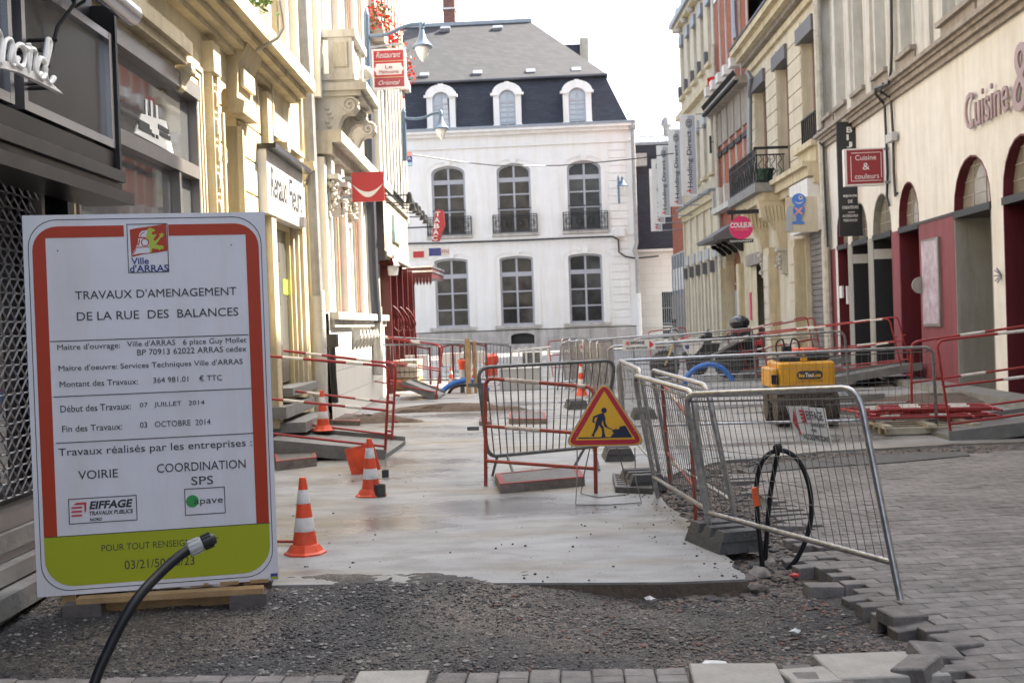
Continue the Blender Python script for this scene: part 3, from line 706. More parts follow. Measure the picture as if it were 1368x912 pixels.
mb = MB(); mb.box(xl,rg.x+.1,74.35,74.65,ridge_h-.06,ridge_h+.16); mb.build('ridge_cap', 'zinc', far)
mb = MB(); mb.tube([(xl,67.1,brk_h),(brk_r.x+.15,67.1,brk_h)], .07, 6); mb.build('ridge_cap', 'dark_pipe', far)
for (px,py) in ((595,39),(665,38)):
    q = D(px,py,73.6); MB().obox(q, (.3,0,0),(0,.15,.1),(0,-.05,.1)).build('roof_vent', 'zinc', far)
for (px,py) in ((567,102),(638,99),(709,97),(770,95)):
    q = D(px,py,67.9); MB().obox(q, (.26,0,0),(0,.15,.12),(0,-.06,.12)).build('roof_vent', 'zinc', far)
cq = D(596,25,74.8); ch = thing('chimney', 'x', 'x') if False else None
cx0 = D(595,10,75).x; mb = MB(); mb.box(cx0-.1,cx0+.62,74.5,75.6,ridge_h-.3,ridge_h+2.6); c_ = mb.build('chimney', 'chimney_brick', far)
MB().box(cx0-.16,cx0+.68,74.44,75.66,ridge_h+1.0,ridge_h+1.1).build('collar', 'board_white', c_)
# dormers
for i, (pl, pr, pt, pb) in enumerate([(568,612,113,168),(657,700,110,166),(750,794,107,164)]):
    a = D(pl,pb,66.3).x; b = D(pr,pb,66.3).x; t = D((pl+pr)/2,pt,66.3).z; z0 = corn_h+.16
    c = (a+b)/2; W = (b-a)/2-0.12
    dm = MB(); FD = Fac((c-W,66.3),(c+W,66.3),1); W2 = 2*W
    o = (0.32,W2-0.32,z0+.02,t-0.42,0.42)
    FD.wall(dm, 0,W2,z0,t-0.55,[o],0.2); 
    oo = archpoly(-0.06,W2+0.06,t-0.62,t,0.6)[1:-1]; ii = archpoly(0.32,W2-.32,0,o[3],0.42)[1:-1]
    for k in range(len(oo)-1): FD.poly(dm, [oo[k],oo[k+1],ii[k+1],ii[k]], -.2, 0.05)
    FD.box(dm, -.14,.3,t-0.72,t-0.58,-.05,.13); FD.box(dm, W2-.3,W2+.14,t-0.72,t-0.58,-.05,.13)
    FD.box(dm, -.05,.3,z0,z0+.14,-.05,.07); FD.box(dm, W2-.3,W2+.05,z0,z0+.14,-.05,.07)
    FD.poly(dm, [(W-.1,t-.42),(W+.1,t-.42),(W+.13,t+.03),(W-.13,t+.03)], -.05,.09)
    d = dm.build('dormer', 'far_white', far)
    mb = MB(); pts = archpoly(0,W2,z0,t-.03,0.6); FD.poly(mb, pts, -1.6, -.2); mb.build('dormer_body', 'zinc', d)
    f = window(FD, far, *o[:4], rise=o[4], d=-.15, rows=(0.14,0.28,0.42,0.56,0.68), cols=(4 if i==99 else 2), fw=.06, gm='pale_glass', transom=0.68)
    if i == 0:
        mb = MB(); 
        for k in range(6): FD.box(mb, W+.10+k*.07,W+.17+k*.07,z0+.1,z0+1.75,-.125+(k%2)*.02,-.11+(k%2)*.02)
        mb.build('curtain', 'curtain', f); mb = MB(); FD.poly(mb, [(W+.42,z0+.1),(W2-.36,z0+.1),(W2-.36,z0+1.75),(W+.36,z0+1.75)], -.12,-.075); mb.build('pane', 'black', f)
mb = MB(); mb.box(D(742,60,79).x,D(780,60,79).x,78.7,82,brk_h,D(765,61,79).z); mb.build('rear_roof', 'slate_lower', far)
mb = MB(); q = D(780,53,79); mb.box(q.x-.28,q.x+.28,78.5,79.6,brk_h,q.z); mb.build('chimney', 'ornate_stone', far)
# pipes and cables on the mansion
mb = MB(); q = D(843,163,65.75); mb.tube([(3.42,65.8,q.z),(3.42,65.8,D(848,325,65.8).z),(3.30,65.8,D(848,335,65.8).z),(3.42,65.8,D(848,345,65.8).z),(3.42,65.8,1.6)], .11, 8); mb.lathe([(.2,0),(.26,.35),(.2,.5)], (3.42,65.8,q.z-.4), 8); mb.build('downpipe', 'grey_pipe', far)
mb = MB(); mb.tube([(3.42,65.78,0),(3.42,65.78,2.9)], .15, 8); mb.build('downpipe', 'board_white', far)
cb = MB(); pts = [(520,326),(560,325),(590,325),(640,323),(700,321),(760,318),(818,316)]; cb.tube([D(a,b,65.85) for a,b in pts], .045, 5)
cb.tube([D(a,b,65.8) for a,b in [(818,316),(826,320),(827,337),(836,343),(850,345),(880,342)]], .05, 5)
tag(cb.build('facade_cable', 'black'), 'black cable running along the mansion front between the storeys', 'cable')
mb = MB(); q = D(826,311,65.7); mb.box(q.x-.2,q.x+.35,65.55,65.95,q.z-.2,q.z+.25); tag(mb.build('junction_box', 'board_white'), 'white junction box on the mansion front by the downpipe', 'box')
# low wing to the right with slate wall and glass roof
lw = thing('rear_house', 'low white wall with dark slate gable and glass roof right of the mansion', 'building', (5,67,0))
FW = Fac((3.45,67.2),(9.0,67.2),1)
h1 = FW.uh(870,333)[1]; h2 = FW.uh(870,205)[1]; h3 = FW.uh(870,168)[1]
mb = MB(); o = FW.op((884,390),(903,452)); FW.wall(mb, 0,5.5,-.1,h1,[o],.25); FW.box(mb, 0,5.5,h1-.15,h1,-.4,.18); FW.box(mb, 0,5.5,1.0,1.06,-.02,.03)
mb.build('wall', 'ashlar_white', lw)
mb = MB(); FW.box(mb, o[0]-.1,o[1]+.1,o[2]-.1,o[3]+.1,-.4,-.27); wd = mb.build('window', 'glass', lw)
mb = MB()
for k in range(7): u = o[0]+(o[1]-o[0])*k/6; mb.tube([FW.P(u,o[2],-.1),FW.P(u,o[3],-.1)], .02, 5)
for r in (.33,.66): z = o[2]+(o[3]-o[2])*r; FW.box(mb, o[0],o[1],z-.03,z+.03,-.22,-.2)
mb.build('bars', 'zinc', wd)
mb = MB(); FW.box(mb, 0,5.5,h1,h2+.6,-1.0,-.5); mb.build('slate_wall', 'slate_lower', lw)
mb = MB(); FW.box(mb, 0,5.5,h2+.6,h3,-6,-4.5); FW.box(mb, 0,5.5,h3-.1,h3+.1,-6,-4.3); mb.build('upper_wall', 'far_white', lw)
mb = MB(); a = h2+.35; FW.poly(mb, [(0,a+.2),(5.5,a+.2),(5.5,a+.34),(0,a+.34)], -1,-.45); mb.build('gutter', 'zinc', lw)
mb = MB(); P=FW.P; mb.hexa([P(0,a+.35,-.8),P(4,a+.35,-.8),P(4,a+1.0,-3.5),P(0,a+1.0,-3.5),P(0,a+.42,-.8),P(4,a+.42,-.8),P(4,a+1.07,-3.5),P(0,a+1.07,-3.5)]); gr = mb.build('glass_roof', 'pale_glass', lw)
mb = MB()
for k in range(9): mb.tube([P(k*.5,a+.44,-.78),P(k*.5,a+1.1,-3.5)], .03, 4)
mb.build('glazing_bars', 'white_paint', gr)
mb = MB(); q = D(892,152,70); mb.lathe([(.2,0),(.22,.5),(.35,.55),(.3,.9),(.1,1.1)], (q.x,71,h3), 8); mb.build('chimney_pot', 'grey_pipe', lw)
q = D(853,215,66.2); mb = MB(); mb.box(q.x-.2,q.x+.5,66.8,67.3,q.z-.2,q.z+.5); mb.build('roof_vent', 'grey_pipe', lw)
# ============================================================ LEFT ROW
lx = lambda y: -3.0-0.05*y
FL = Fac((lx(2),2), (lx(38.5),38.5), 1)
U_ = lambda px, py, d=0.0: FL.uh(px,py,d)[0]
H_ = lambda px, py, d=0.0: FL.uh(px,py,d)[1]
uA, uB, uC, uD, uE = U_(157,200,.33), U_(266,200), U_(421,200), U_(504,350), U_(545,430)
# --- dark metal shop with script letters
sh = thing('metal_shopfront', 'dark brushed metal shopfront with chrome framed fascia and white script letters', 'shop', tuple(FL.P(3,0)))
SPLIT = {'jamb_panel','pier','brick_strip','surround','doorway_jamb','window_surround','pilaster','sill','fascia_ledge','doorstep','chrome_frame','cornice','shop_cornice','plinth','lintel','dado_post','fascia_trim','glazing_bars'}
def fb(name, m, *boxes, par=None, F=FL, **k):
    if name in SPLIT and len(boxes) > 1:
        for b in boxes: o = fb(name, m, b, par=par, F=F, **k)
        return o
    mb = MB()
    for b in boxes: F.box(mb, *b)
    return mb.build(name, m, par, **k)
hF0 = H_(150,205,.3); hF1 = H_(140,30,.3)+.1
fb('wall', 'shop_metal_dark', (0,uA,hF0,9,-.4,.0), (0,2.0,-.1,9,-.5,0), (uA-.12,uA,-.1,hF0,-.3,.02), par=sh)
pr0 = FL.uh(27,135,.32)[0]; pr1 = FL.uh(149,184,.32)[0]; ph0 = H_(36,138,.32)-.05; ph1 = H_(141,48,.32)+.02
for (a, b) in ((pr0,pr1),(0.2,pr0-.13)):
    pn = fb('fascia_panel', 'shop_metal', (a+.05,b-.05,ph0+.05,ph1-.05,.2,.31), par=sh)
    fb('chrome_frame', 'chrome', (a,a+.05,ph0,ph1,.2,.345),(b-.05,b,ph0,ph1,.2,.345),(a+.05,b-.05,ph0,ph0+.055,.2,.343),(a+.05,b-.05,ph1-.05,ph1,.2,.343), par=pn)
fb('fascia_backing', 'shop_metal_dark', (0,uA-.02,hF0+.1,ph1+.25,.0,.2), par=sh)
fb('fascia_ledge', 'shop_metal', (0,uA+.02,ph0-.14,ph0-.02,.1,.33), par=sh)
fb('fascia_ledge', 'ledge_metal', (0,uA+.03,ph0-.22,ph0-.145,.1,.37), par=sh)
fb('fascia_ledge', 'shop_metal', (0,uA+.04,ph0-.29,ph0-.225,.1,.34), par=sh)
fb('fascia_ledge', 'ledge_metal', (0,uA+.04,ph0-.37,ph0-.295,.1,.42), par=sh)
mb = MB(); FL.box(mb, uA-.05,uA-.01,ph0-.2,ph1+.2,.2,.36); mb.build('corner_post', 'black', sh)
mb = MB(); mb.tube([FL.P(0.2,ph1+.13,.48), FL.P(pr1+.02,ph1+.13,.48)], .075, 12); mb.build('awning_tube', 'chrome', sh)
for u in (pr1-.95,):
    mb = MB(); mb.tube([FL.P(u,ph1+.10,.46),FL.P(u+.02,ph1-.05,.44),FL.P(u-.05,ph1-.20,.36),FL.P(u-.08,ph1-.35,.33)], .011, 6); mb.tube([FL.P(u+.05,ph1+.02,.40),FL.P(u+.15,ph1-.03,.40),FL.P(u+.25,ph1+.03,.42)], .011, 6); mb.build('awning_bracket', 'black_iron', sh)
a0 = U_(172,24,.6); fb('awning_cassette', 'alu', (1.0,a0,ph1+.26,ph1+.62,.0,.55), par=sh)
# script letters: strokes traced on the fascia plane
letters = {'n':[[(-18,62),(-8,40),(2,50),(0,80),(2,82),(6,58),(12,52),(16,60),(13,80),(18,88),(24,78)]],
 'o':[[(24,78),(20,86),(19,70),(23,61),(30,62),(34,74),(32,86),(27,90),(21,84)],[(30,62),(36,66),(40,62)]],
 'r':[[(38,58),(40,72),(38,96),(37,70),(43,66),(48,72),(46,90),(50,101),(55,98)]],
 'd':[[(60,85),(54,78),(50,90),(52,103),(58,104),(62,92)],[(64,52),(60,90),(63,106),(67,111),(72,104)],[(64,52),(67,60),(62,88)]]}
for ch_, strokes in letters.items():
    mb = MB()
    for st in strokes:
        pts = [FL.P(*FL.uh(x,y,.47), .47) for x,y in st]; fine_ = []
        for i in range(len(pts)-1):
            p0 = pts[max(i-1,0)]; p1 = pts[i]; p2 = pts[i+1]; p3 = pts[min(i+2,len(pts)-1)]
            for k in range(4):
                t = k/4; fine_.append(0.5*((2*p1)+(p2-p0)*t+(2*p0-5*p1+4*p2-p3)*t*t+(3*p1-p0-3*p2+p3)*t**3))
        fine_.append(pts[-1]); mb.tube(fine_, [.0135+.003*sin(i*.5) for i in range(len(fine_))], 8)
    mb.build('script_letter', 'letter_white', sh)
mb = MB(); top = [(-20,80),(0,81),(20,87),(40,96),(60,107),(80,126)]; bot = [(60,116),(40,106),(20,97),(0,92),(-20,90)]
pl = [FL.uh(x,y,.45) for x,y in top+bot]; FL.poly(mb, pl, .44, .47); mb.build('underline_swoosh', 'letter_white', sh)
mb = MB()
for x,y in ((15,70),(42,68),(53,88),(63,54),(50,112),(57,118)):
    q = FL.uh(x,y,.4); mb.tube([FL.P(q[0],q[1],.3),FL.P(q[0],q[1],.46)], .012, 5)
mb.build('letter_standoff', 'black', sh)
# shop window behind, lattice grille, sills
hs = H_(48,668,0.05)
win = fb('window', 'shop_metal_dark', (2,uA-.1,hs,hs+.08,-.2,-.08),(U_(80,250),U_(80,250)+.05,hs,hF0,-.2,-.08),(U_(50,250),U_(50,250)+.04,hs,hF0,-.2,-.06), par=sh)
fb('pane', 'mirror_glass', (2,uA-.1,hs,hF0,-.19,-.16), par=win)
g0, g1 = 1.5, U_(46,300); gr = MB(); pitch = .115; rowh = .085
z = hs+.06; r = 0
while z < hF0+.35:
    n = int((g1-g0)/pitch)
    for k in range(n):
        u = g0+k*pitch+(pitch/2 if r%2 else 0)
        gr.tube([FL.P(u,z,.01),FL.P(u+pitch/2,z+rowh,.03)], .007, 4, caps=False); gr.tube([FL.P(u+pitch/2,z+rowh,.01),FL.P(u+pitch,z,.03)], .007, 4, caps=False)
    gr.tube([FL.P(g0,z,.02),FL.P(g1,z,.02)], .006, 4)
    z += rowh; r += 1
gr.build('security_grille', 'grille_steel', sh)
fb('grille_post', 'alu', (g1,g1+.05,hs,hF0+.2,-.02,.05), par=sh)
fb('back_panel', 'black', (0,uA-.1,hs-.2,hF0,-.5,-.4), par=sh)
for i,(dz,h_,d,m) in enumerate([(0,.09,.10,'alu'),(.095,.10,.14,'ledge_stone'),(.20,.05,.12,'alu'),(.255,.09,.20,'ledge_stone')]):
    fb('sill_rail', m, (1,uA+.05,hs-dz-h_,hs-dz,-.3,d), par=sh)
hq = hs-.36
fb('stone_sill', 'ledge_stone', (1,uA+.3,hq-.11,hq,-.3,.30), par=sh); fb('plinth', 'ledge_stone', (1,uA+.3,-.15,hq-.12,-.3,.22), par=sh)

fb('wall', 'shop_metal_dark', (-20,0,-.1,8,-6,.02), par=sh)  # unseen wall run behind the camera, added to cut ambient light
# --- cream building with two shop windows
cr = thing('cream_building', 'sunlit cream building with heavy cornice, arched doorway and grey name board', 'building', tuple(FL.P(uB,0)))
uCc = U_(421,115,.42); hC0 = H_(366,62,.42); hC1 = H_(375,53,.42); hCj = H_(340,64.5,0); gt = H_(257,114); dr = FL.op((292,140),(331,560),.0); dr = (dr[0],dr[1],-.1,H_(314,128),(dr[1]-dr[0])*.42)
w2 = (U_(366,420),U_(391,420),H_(380,590)+.0,H_(362,290))
w2 = (w2[0],w2[1],.75,w2[3])
mb = MB(); FL.wall(mb, uA+.02,uC,-.1,hC0+.2,[(uA+.1,uB-.06,.5,gt,0), dr, (w2[0],w2[1]+.3,.75,w2[3],0)], .45); mb.build('wall', 'cream', cr)
fb('rear_wall', 'cream', (uA,uC,-.1,11,-.9,-.46), par=cr)
up = []
for (a,b) in ((330,350),(372,398)):
    pass
uw = [(U_(300,0)+k*1.9, U_(300,0)+k*1.9+1.0, hC1+.25, hC1+2.9, 0) for k in range(4)]
mb = MB(); FL.wall(mb, uA,uC,hC1-.02,11,uw,.3,.02); mb.build('upper_wall', 'cream', cr)
for o in uw: window(FL, cr, *o[:4], d=-.2, fm='white_paint', rows=(.7,), fw=.08)
for o in uw: fb('window_surround', 'white_paint', (o[0]-.16,o[0],o[2],o[3],0,.12),(o[1],o[1]+.16,o[2],o[3],0,.12), par=cr)
# big shop window B
u0,u1 = uA+.1,uB-.06; hm = H_(210,207)
f = fb('window', 'alu', (u0,u0+.04,.5,gt,-.12,.02),(u1-.05,u1,.5,gt,-.12,.02),(u0,u1,gt-.14,gt,-.12,.05),(u0+.04,u1-.05,hm-.06,hm+.06,-.12,.03),(U_(238,260),U_(238,260)+.05,.5,hm-.06,-.12,.02),(u0,u1,.5,.58,-.12,.04), par=cr)
fb('pane', 'mirror_glass', (u0+.03,u1-.04,hm+.05,gt-.1,-.09,-.06), par=f); fb('pane', 'mirror_glass', (u0+.03,u1-.04,.55,hm-.05,-.09,-.06), par=f)
# printed white house emblem on the pane
mb = MB()
for pl in ([(181,178),(190,152),(222,162),(232,205)],):
    FL.poly(mb, [FL.uh(x,y,-.05) for x,y in pl], -.058,-.052)
for x,y0,y1 in ((196,132,156),(203,134,158),(210,140,160)): FL.bx(mb, (x-1.6,y0),(x+1.6,y1), -.056,-.050)
mb.build('window_emblem', 'letter_white', f)
mb = MB()
for (a_,b_) in (((186,165),(200,169)),((186,172),(203,177)),((212,172),(226,177)),((214,181),(228,186)),((204,178),(207,184)),((209,180),(212,186))): FL.bx(mb, a_, (b_[0],a_[1]+(1.6 if b_[0]-a_[0]>5 else 6)), -.052,-.046)
mb.build('emblem_line', 'shop_metal_dark', f, kind='stuff')
hh = H_(200,12,.25)-.02; hh0 = H_(262,100)+.05
fb('shop_cornice', 'cream_stone', (uA,U_(262,70,.2),hh,hh+.12,0,.17),(uA,U_(262,70,.2)-.02,hh-.08,hh,0,.12),(uA,U_(262,70,.2),hh+.12,hh+.2,0,.10), par=cr)
for k in range(3): fb('moulding', 'cream_stone', (uA+.1,uB-.01+.06*k,gt+.02+.07*k,gt+.07+.07*k,0,.015+.012*k),(uB-.05+.06*k,uB-.01+.06*k,.4,gt+.02+.07*k,0,.015+.012*k), par=cr)
def corbel(u, h, w_=.16, hh_=.34, d=.22, par=cr, m='cream_stone', F=FL):
    mb = MB(); prof = [(0,0),(0,hh_),(d,hh_),(d,hh_*.8),(d*.75,hh_*.62),(d*.5,hh_*.35),(d*.3,hh_*.1),(d*.2,0)]
    mb.prism([F.P(u-w_/2,h+b,a) for a,b in prof], F.u*w_)
    mb.tube([F.P(u-w_/2-.01,h+hh_*.75,d*.82),F.P(u+w_/2+.01,h+hh_*.75,d*.82)], .05*hh_/.34, 10); mb.tube([F.P(u-w_/2-.01,h+hh_*.15,d*.25),F.P(u+w_/2+.01,h+hh_*.15,d*.25)], .035*hh_/.34, 8)
    return mb.build('corbel', m, par, smooth=False)
corbel(U_(250,72,.1), hh-.30, .14, .24, .15)
def bead_strip(pu, h0, h1, F=FL, par=cr, d=.05, r=.065, st=.27):
    st_ = fb('bead_strip', 'cream_stone', (pu-.11,pu-.085,h0,h1,0,d+.04),(pu+.085,pu+.11,h0,h1,0,d+.04),(pu-.085,pu+.085,h0,h1,0,d), par=par, F=F)
    z = h0+st/2
    mb = MB()
    while z < h1-.3:
        mb.ball(F.P(pu,z,d+.02), r, 8, (1,1,1.6)); mb.ball(F.P(pu,z+st/2,d+.02), r*.5, 6); z += st
    mb.build('bead', 'cream_stone', st_, kind=None)
    fb('capital', 'cream_stone', (pu-.14,pu+.14,h1-.3,h1,0,d+.07), par=st_, F=F)
bead_strip(U_(278,180), .4, H_(274,60)); bead_strip(U_(411,300), .5, H_(408,130,.05))
# rusticated stones either side of the doorway, leaving grooves
for (a,b) in ((U_(286,200),dr[0]-.03),(dr[1]+.03,U_(354,200))):
    z = .35
    while z < hC0-.5:
        fb('stone', 'cream', (a,b,z,z+.36,-.02,.035), par=cr); z += .385
fb('doorway_jamb', 'cream_stone', (dr[0]-.06,dr[0],0,dr[3]-dr[4],-.3,.06),(dr[1],dr[1]+.06,0,dr[3]-dr[4],-.3,.06), par=cr)
dd = fb('door', 'white_paint', (dr[0],dr[1],0,2.35,-.42,-.36), par=cr); fb('panel', 'cream_stone', (dr[0]+.1,dr[1]-.1,.2,1.0,-.36,-.34),(dr[0]+.1,dr[1]-.1,1.15,2.2,-.36,-.34), par=dd)
fb('fanlight', 'cream', (dr[0],dr[1],2.4,dr[3],-.44,-.38), par=cr)
q = FL.uh(296,216,.03); txt('13', FL.P(q[0],q[1],.04), FL.u, (0,0,1), .22,.17, 'moulding', cr, name='house_number')
# key console above the doorway
a,b = U_(302,80),U_(323,80); t = H_(305,22,.2); bt = H_(311,135,.2)
mb = MB(); pf = [(0,bt),(.16,bt),(.18,bt+.12),(.10,bt+.16),(.12,t-.35),(.24,t-.1),(.26,t),(0,t)]
mb.prism([FL.P(a,h_,d_2) for d_2,h_ in pf], FL.u*(b-a)); mb.build('console', 'cream_stone', cr)
fb('panel', 'cream', (a+.1,b-.1,bt+.3,t-.35,.12,.16), par=cr)
# main cornice, stepped
dh_ = (hC0-hCj)
fb('cornice', 'cream_stone', (uA-1,uCc-.12,hC0-.20,hC0-.14,0,.10),(uA-1,uCc-.09,hC0-.14,hC0-.07,0,.20),(uA-1,uCc-.05,hC0-.07,hC0,0,.31),(uA-1,uCc,hC0,hC1,0,.42),(uA-1,uCc,hC1,hC1+.04,0,.38), par=cr)
# panel over the second shop
a,b = U_(362,130,.1),U_(403,160,.1); t = H_(366,90,.1); bt = H_(366,182,.1)
fb('sign_frieze', 'cream_stone', (a,b,bt,t,0,.08),(a,b,bt,bt+.07,.08,.12),(a,b,t-.07,t,.08,.12),(a,a+.08,bt+.07,t-.07,.08,.12),(b-.08,b,bt+.07,t-.07,.08,.12), par=cr)
corbel(U_(362,190),bt-.38); corbel(U_(399,205),bt-.36)
fb('jamb_column', 'cream_stone', (U_(350,300),U_(356,300),.3,H_(352,130),0,.12), par=cr)
# grey name board
bd_t = H_(357,193,.14); bd_b = H_(358,284,.14); a,b = U_(357,240,.14),U_(405,260,.14)
bd = fb('name_board', 'board_white', (a,b,bd_b,bd_t-.06,0,.14), par=cr, label='pale grey board with worn black lettering')
fb('board_hood', 'shop_metal', (a-.03,b+.03,bd_t-.06,bd_t,0,.26), par=bd)
L_ = b-a; txt('Renaud', FL.P(a+.08*L_,bd_b+.26*(bd_t-bd_b),.142), FL.u, (0,0,1), L_*.42,(bd_t-bd_b)*.45, 'ink', bd, shear=.2)
txt('Fleurs', FL.P(a+.56*L_,bd_b+.22*(bd_t-bd_b),.142), FL.u, (0,0,1), L_*.38,(bd_t-bd_b)*.48, 'ink', bd, shear=.2)
fb('wall_lamp', 'alu', (U_(406,296,.2),U_(410,296,.2),H_(407,303,.2),H_(407,290,.2),0,.2), par=cr)
f = fb('window', 'gold', (w2[0],w2[0]+.22,.75,w2[3],-.12,.03),(w2[1]-.05,w2[1],.75,w2[3],-.12,.0),(w2[0]+.22,w2[1]-.05,w2[3]-.1,w2[3],-.12,0), par=cr)
MATS['gold'].node_tree.nodes['Principled BSDF'].inputs['Base Color'].default_value = (.5,.4,.2,1)
fb('pane', 'mirror_glass', (w2[0]+.2,w2[1]-.02,.8,w2[3]-.05,-.08,-.05), par=f)
q = FL.uh(381,372,.0); fb('paper_note', 'yellow_note', (U_(379,380,-.04),U_(388,380,-.04),H_(380,393,-.04),H_(380,373,-.04),-.05,-.04), par=f)
for k in range(4): fb('moulding', 'cream_stone', (w2[1]+.02+.11*k,w2[1]+.09+.11*k,.6,w2[3]+.1,-.1+.05*k,-.02+.045*k), par=cr)
# stone doorsteps of the shop
st = fb('doorstep', 'ledge_stone', (U_(358,560),U_(400,560),.42,.56,-.1,.22),(U_(352,560)+.4,U_(404,560)-.3,.24,.36,-.1,.42),(U_(352,560)-.2,U_(404,560)+.2,-.1,.18,-.1,.18), par=cr)
fb('windowsill', 'ledge_stone', (w2[0]-.1,w2[1]+.55,.66,.76,-.1,.22), par=cr)
mb = MB(); FL.tube(mb, [(403,-20),(407,60),(412,130),(416,220),(421,330),(424,395)], .085, .16); mb.build('downpipe', 'grey_pipe', cr)
mb = MB(); FL.tube(mb, [(424,388),(428,480),(430,600)], .10, .16, 10); mb.build('downpipe', 'pale_stone', cr)
mb = MB(); FL.tube(mb, [(372,0,.55),(376,22,.56),(378,38,.56),(370,52,.5),(345,66,.3),(338,75,.1)], .02, .3, 5); FL.tube(mb, [(338,74,.08),(341,100,.08),(346,140,.06)], .014, .3, 5); FL.tube(mb, [(338,74,.08),(332,90,.08),(333,115,.06)], .012, .3, 5); mb.build('loose_cable', 'cream_pipe', cr)
rs2 = np.random.RandomState(8); mb = MB()
for k in range(160):
    c = FL.P(U_(350,-5,.35)+rs2.uniform(-.25,.25), H_(350,5,.35)+rs2.uniform(-.1,.6), .35+rs2.uniform(-.1,.12)); mb.obox(c, V(rs2.uniform(-1,1,3))*.03, V(rs2.uniform(-1,1,3))*.012, V(rs2.uniform(-1,1,3))*.012)
tag(mb.build('potted_plant', 'leaf'), 'leafy green plant standing on the cream cornice behind the loose cable', 'plant')

# --- ornate building with balcony
orn = thing('ornate_building', 'ornate stone building with scrolled balcony brackets and tall painted bay windows', 'building', tuple(FL.P(uC+1,0)))
ws = H_(445,415,.3)
ow = [(uC+.45,uC+1.9,ws,H_(440,232),0),(uC+2.6,uC+4.3,ws,H_(480,262),0),(uC+4.8,uC+6.3,ws,H_(492,300),0)]
ow = [(a,b,ws,ow[0][3],0) for a,b,_,_,_ in ow if b < uD-.1]
hb_ = H_(424,112,0); pt_ = H_(420,43,0)
uo = [(a,b,pt_-.6,pt_+2.6,0) for a,b,_,_,_ in ow]
mb = MB(); FL.wall(mb, uC+.1,uD,ws-.02,13,ow+uo,.3); mb.build('wall', 'ornate_stone', orn)
mb = MB(); FL.wall(mb, uC+.1,uD,-.1,ws-.02,[],.3,.1); mb.build('base_wall', 'ashlar_white', orn)
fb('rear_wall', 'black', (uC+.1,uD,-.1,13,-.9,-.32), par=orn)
fb('roof_parapet', 'ornate_stone', (uC+.1,uD,13,13.5,-1,.35), par=orn)
for o in ow+uo:
    window(FL, orn, *o[:4], d=-.12, fm='white_paint', gm='curtain', cols=4, rows=(.72,), fw=.09)
    fb('brick_strip', 'orange_brick_paint', (o[0]-.17,o[0]-.03,o[2],o[3],-.02,.02),(o[1]+.03,o[1]+.17,o[2],o[3],-.02,.02), par=orn)
    fb('pilaster', 'white_paint', (o[0]-.36,o[0]-.19,o[2],o[3]+.1,0,.12), par=orn)
fb('sill', 'pale_stone', (uC+.2,uD-.2,ws-.12,ws,.1,.24),(uC+.25,uD-.2,ws-.24,ws-.12,.1,.17), par=orn)
for k in range(6): corbel(uC+2.7+k*.5, ws-.75, .22, .45, .25, orn, 'pale_stone')
# balcony
bu0 = U_(421,120); bu1 = U_(487,100,.6)
fb('balcony_slab', 'pale_stone', (bu0,bu1+.3,hb_-.16,hb_-.04,0,.80),(bu0+.05,bu1+.25,hb_-.24,hb_-.16,0,.70),(bu0+.03,bu1+.27,hb_-.04,hb_,0,.74), par=orn)
bp_ = fb('balcony_parapet', 'pale_stone', (bu0,bu0+.2,hb_,hb_+.10,.0,.62),(bu0,bu0+.2,pt_-.12,pt_,0,.65),(bu0+.02,bu0+.16,hb_+.10,pt_-.12,.0,.12),(bu0+.02,bu0+.16,hb_+.10,pt_-.12,.22,.60),
   (bu0+.2,bu1,hb_,hb_+.10,.42,.62),(bu0+.2,bu1,pt_-.12,pt_,.40,.65),(bu1-.3,bu1,hb_+.10,pt_-.12,.42,.60), par=orn)
fb('panel', 'ornate_stone', (bu0-.01,bu0+.02,hb_+.2,pt_-.2,.30,.52), par=bp_)
k = bu0+.45
while k < bu1-.4:
    mb = MB(); mb.lathe([(.05,0),(.07,.04),(.045,.1),(.085,.28),(.05,.48),(.065,pt_-.12-hb_-.10)], FL.P(k,hb_+.10,.52), 8); mb.build('baluster', 'pale_stone', bp_); k += .24
mb = MB(); mb.ball(FL.P(bu1,hb_+.4,.62), .12, 10); mb.build('finial', 'pale_stone', bp_)
def volute(u, top, w_, par):
    sc = 1.25; sc = .92; kx = .74; pf = [(0,0),(.80,0),(.86,-.08),(.86,-.20),(.76,-.30),(.62,-.30),(.52,-.36),(.44,-.52),(.40,-.70),(.34,-.86),(.20,-.98),(0,-1.02)]
    mb = MB(); mb.prism([FL.P(u,top+b*sc*.95,a*kx) for a,b in pf], FL.u*w_)
    for (ca_,cb_,r0) in ((.70,-.16,.17),(.20,-.76,.21)):
        sp_ = [FL.P(u-.012, top+cb_*sc*.95+r0*.8*(1-t/22)*sin(t*.62), ca_*kx+r0*.8*(1-t/22)*cos(t*.62)) for t in range(20)]
        mb.tube(sp_, .022, 5)
    for j in range(6):
        mb.ball(FL.P(u-.01, top-.18-.07*j, .16+.03*((j*7)%3)), .035, 6, (1.2,1,.8))
    o = mb.build('scroll_bracket', 'pale_stone', par)
    lo = top-.90
    fb('bracket_block', 'pale_stone', (u,u+w_,lo-.30,lo,0,.20),(u-.03,u+w_+.03,lo-.38,lo-.30,0,.30), par=par)
    mb = MB(); FL.box(mb, u,u+w_,lo-.85,lo-.38,0,.16); rr = np.random.RandomState(int(u*10))
    for j in range(46): mb.ball(FL.P(u+rr.uniform(-.02,w_), lo-.42-rr.uniform(0,.4), .08+rr.uniform(0,.16)), rr.uniform(.03,.06), 6)
    mb.build('carved_capital', 'ornate_stone', par)
volute(bu0+.1, hb_-.24, .28, orn); volute(bu0+2.4, hb_-.24, .28, orn); volute(bu1-.3, hb_-.24, .28, orn)
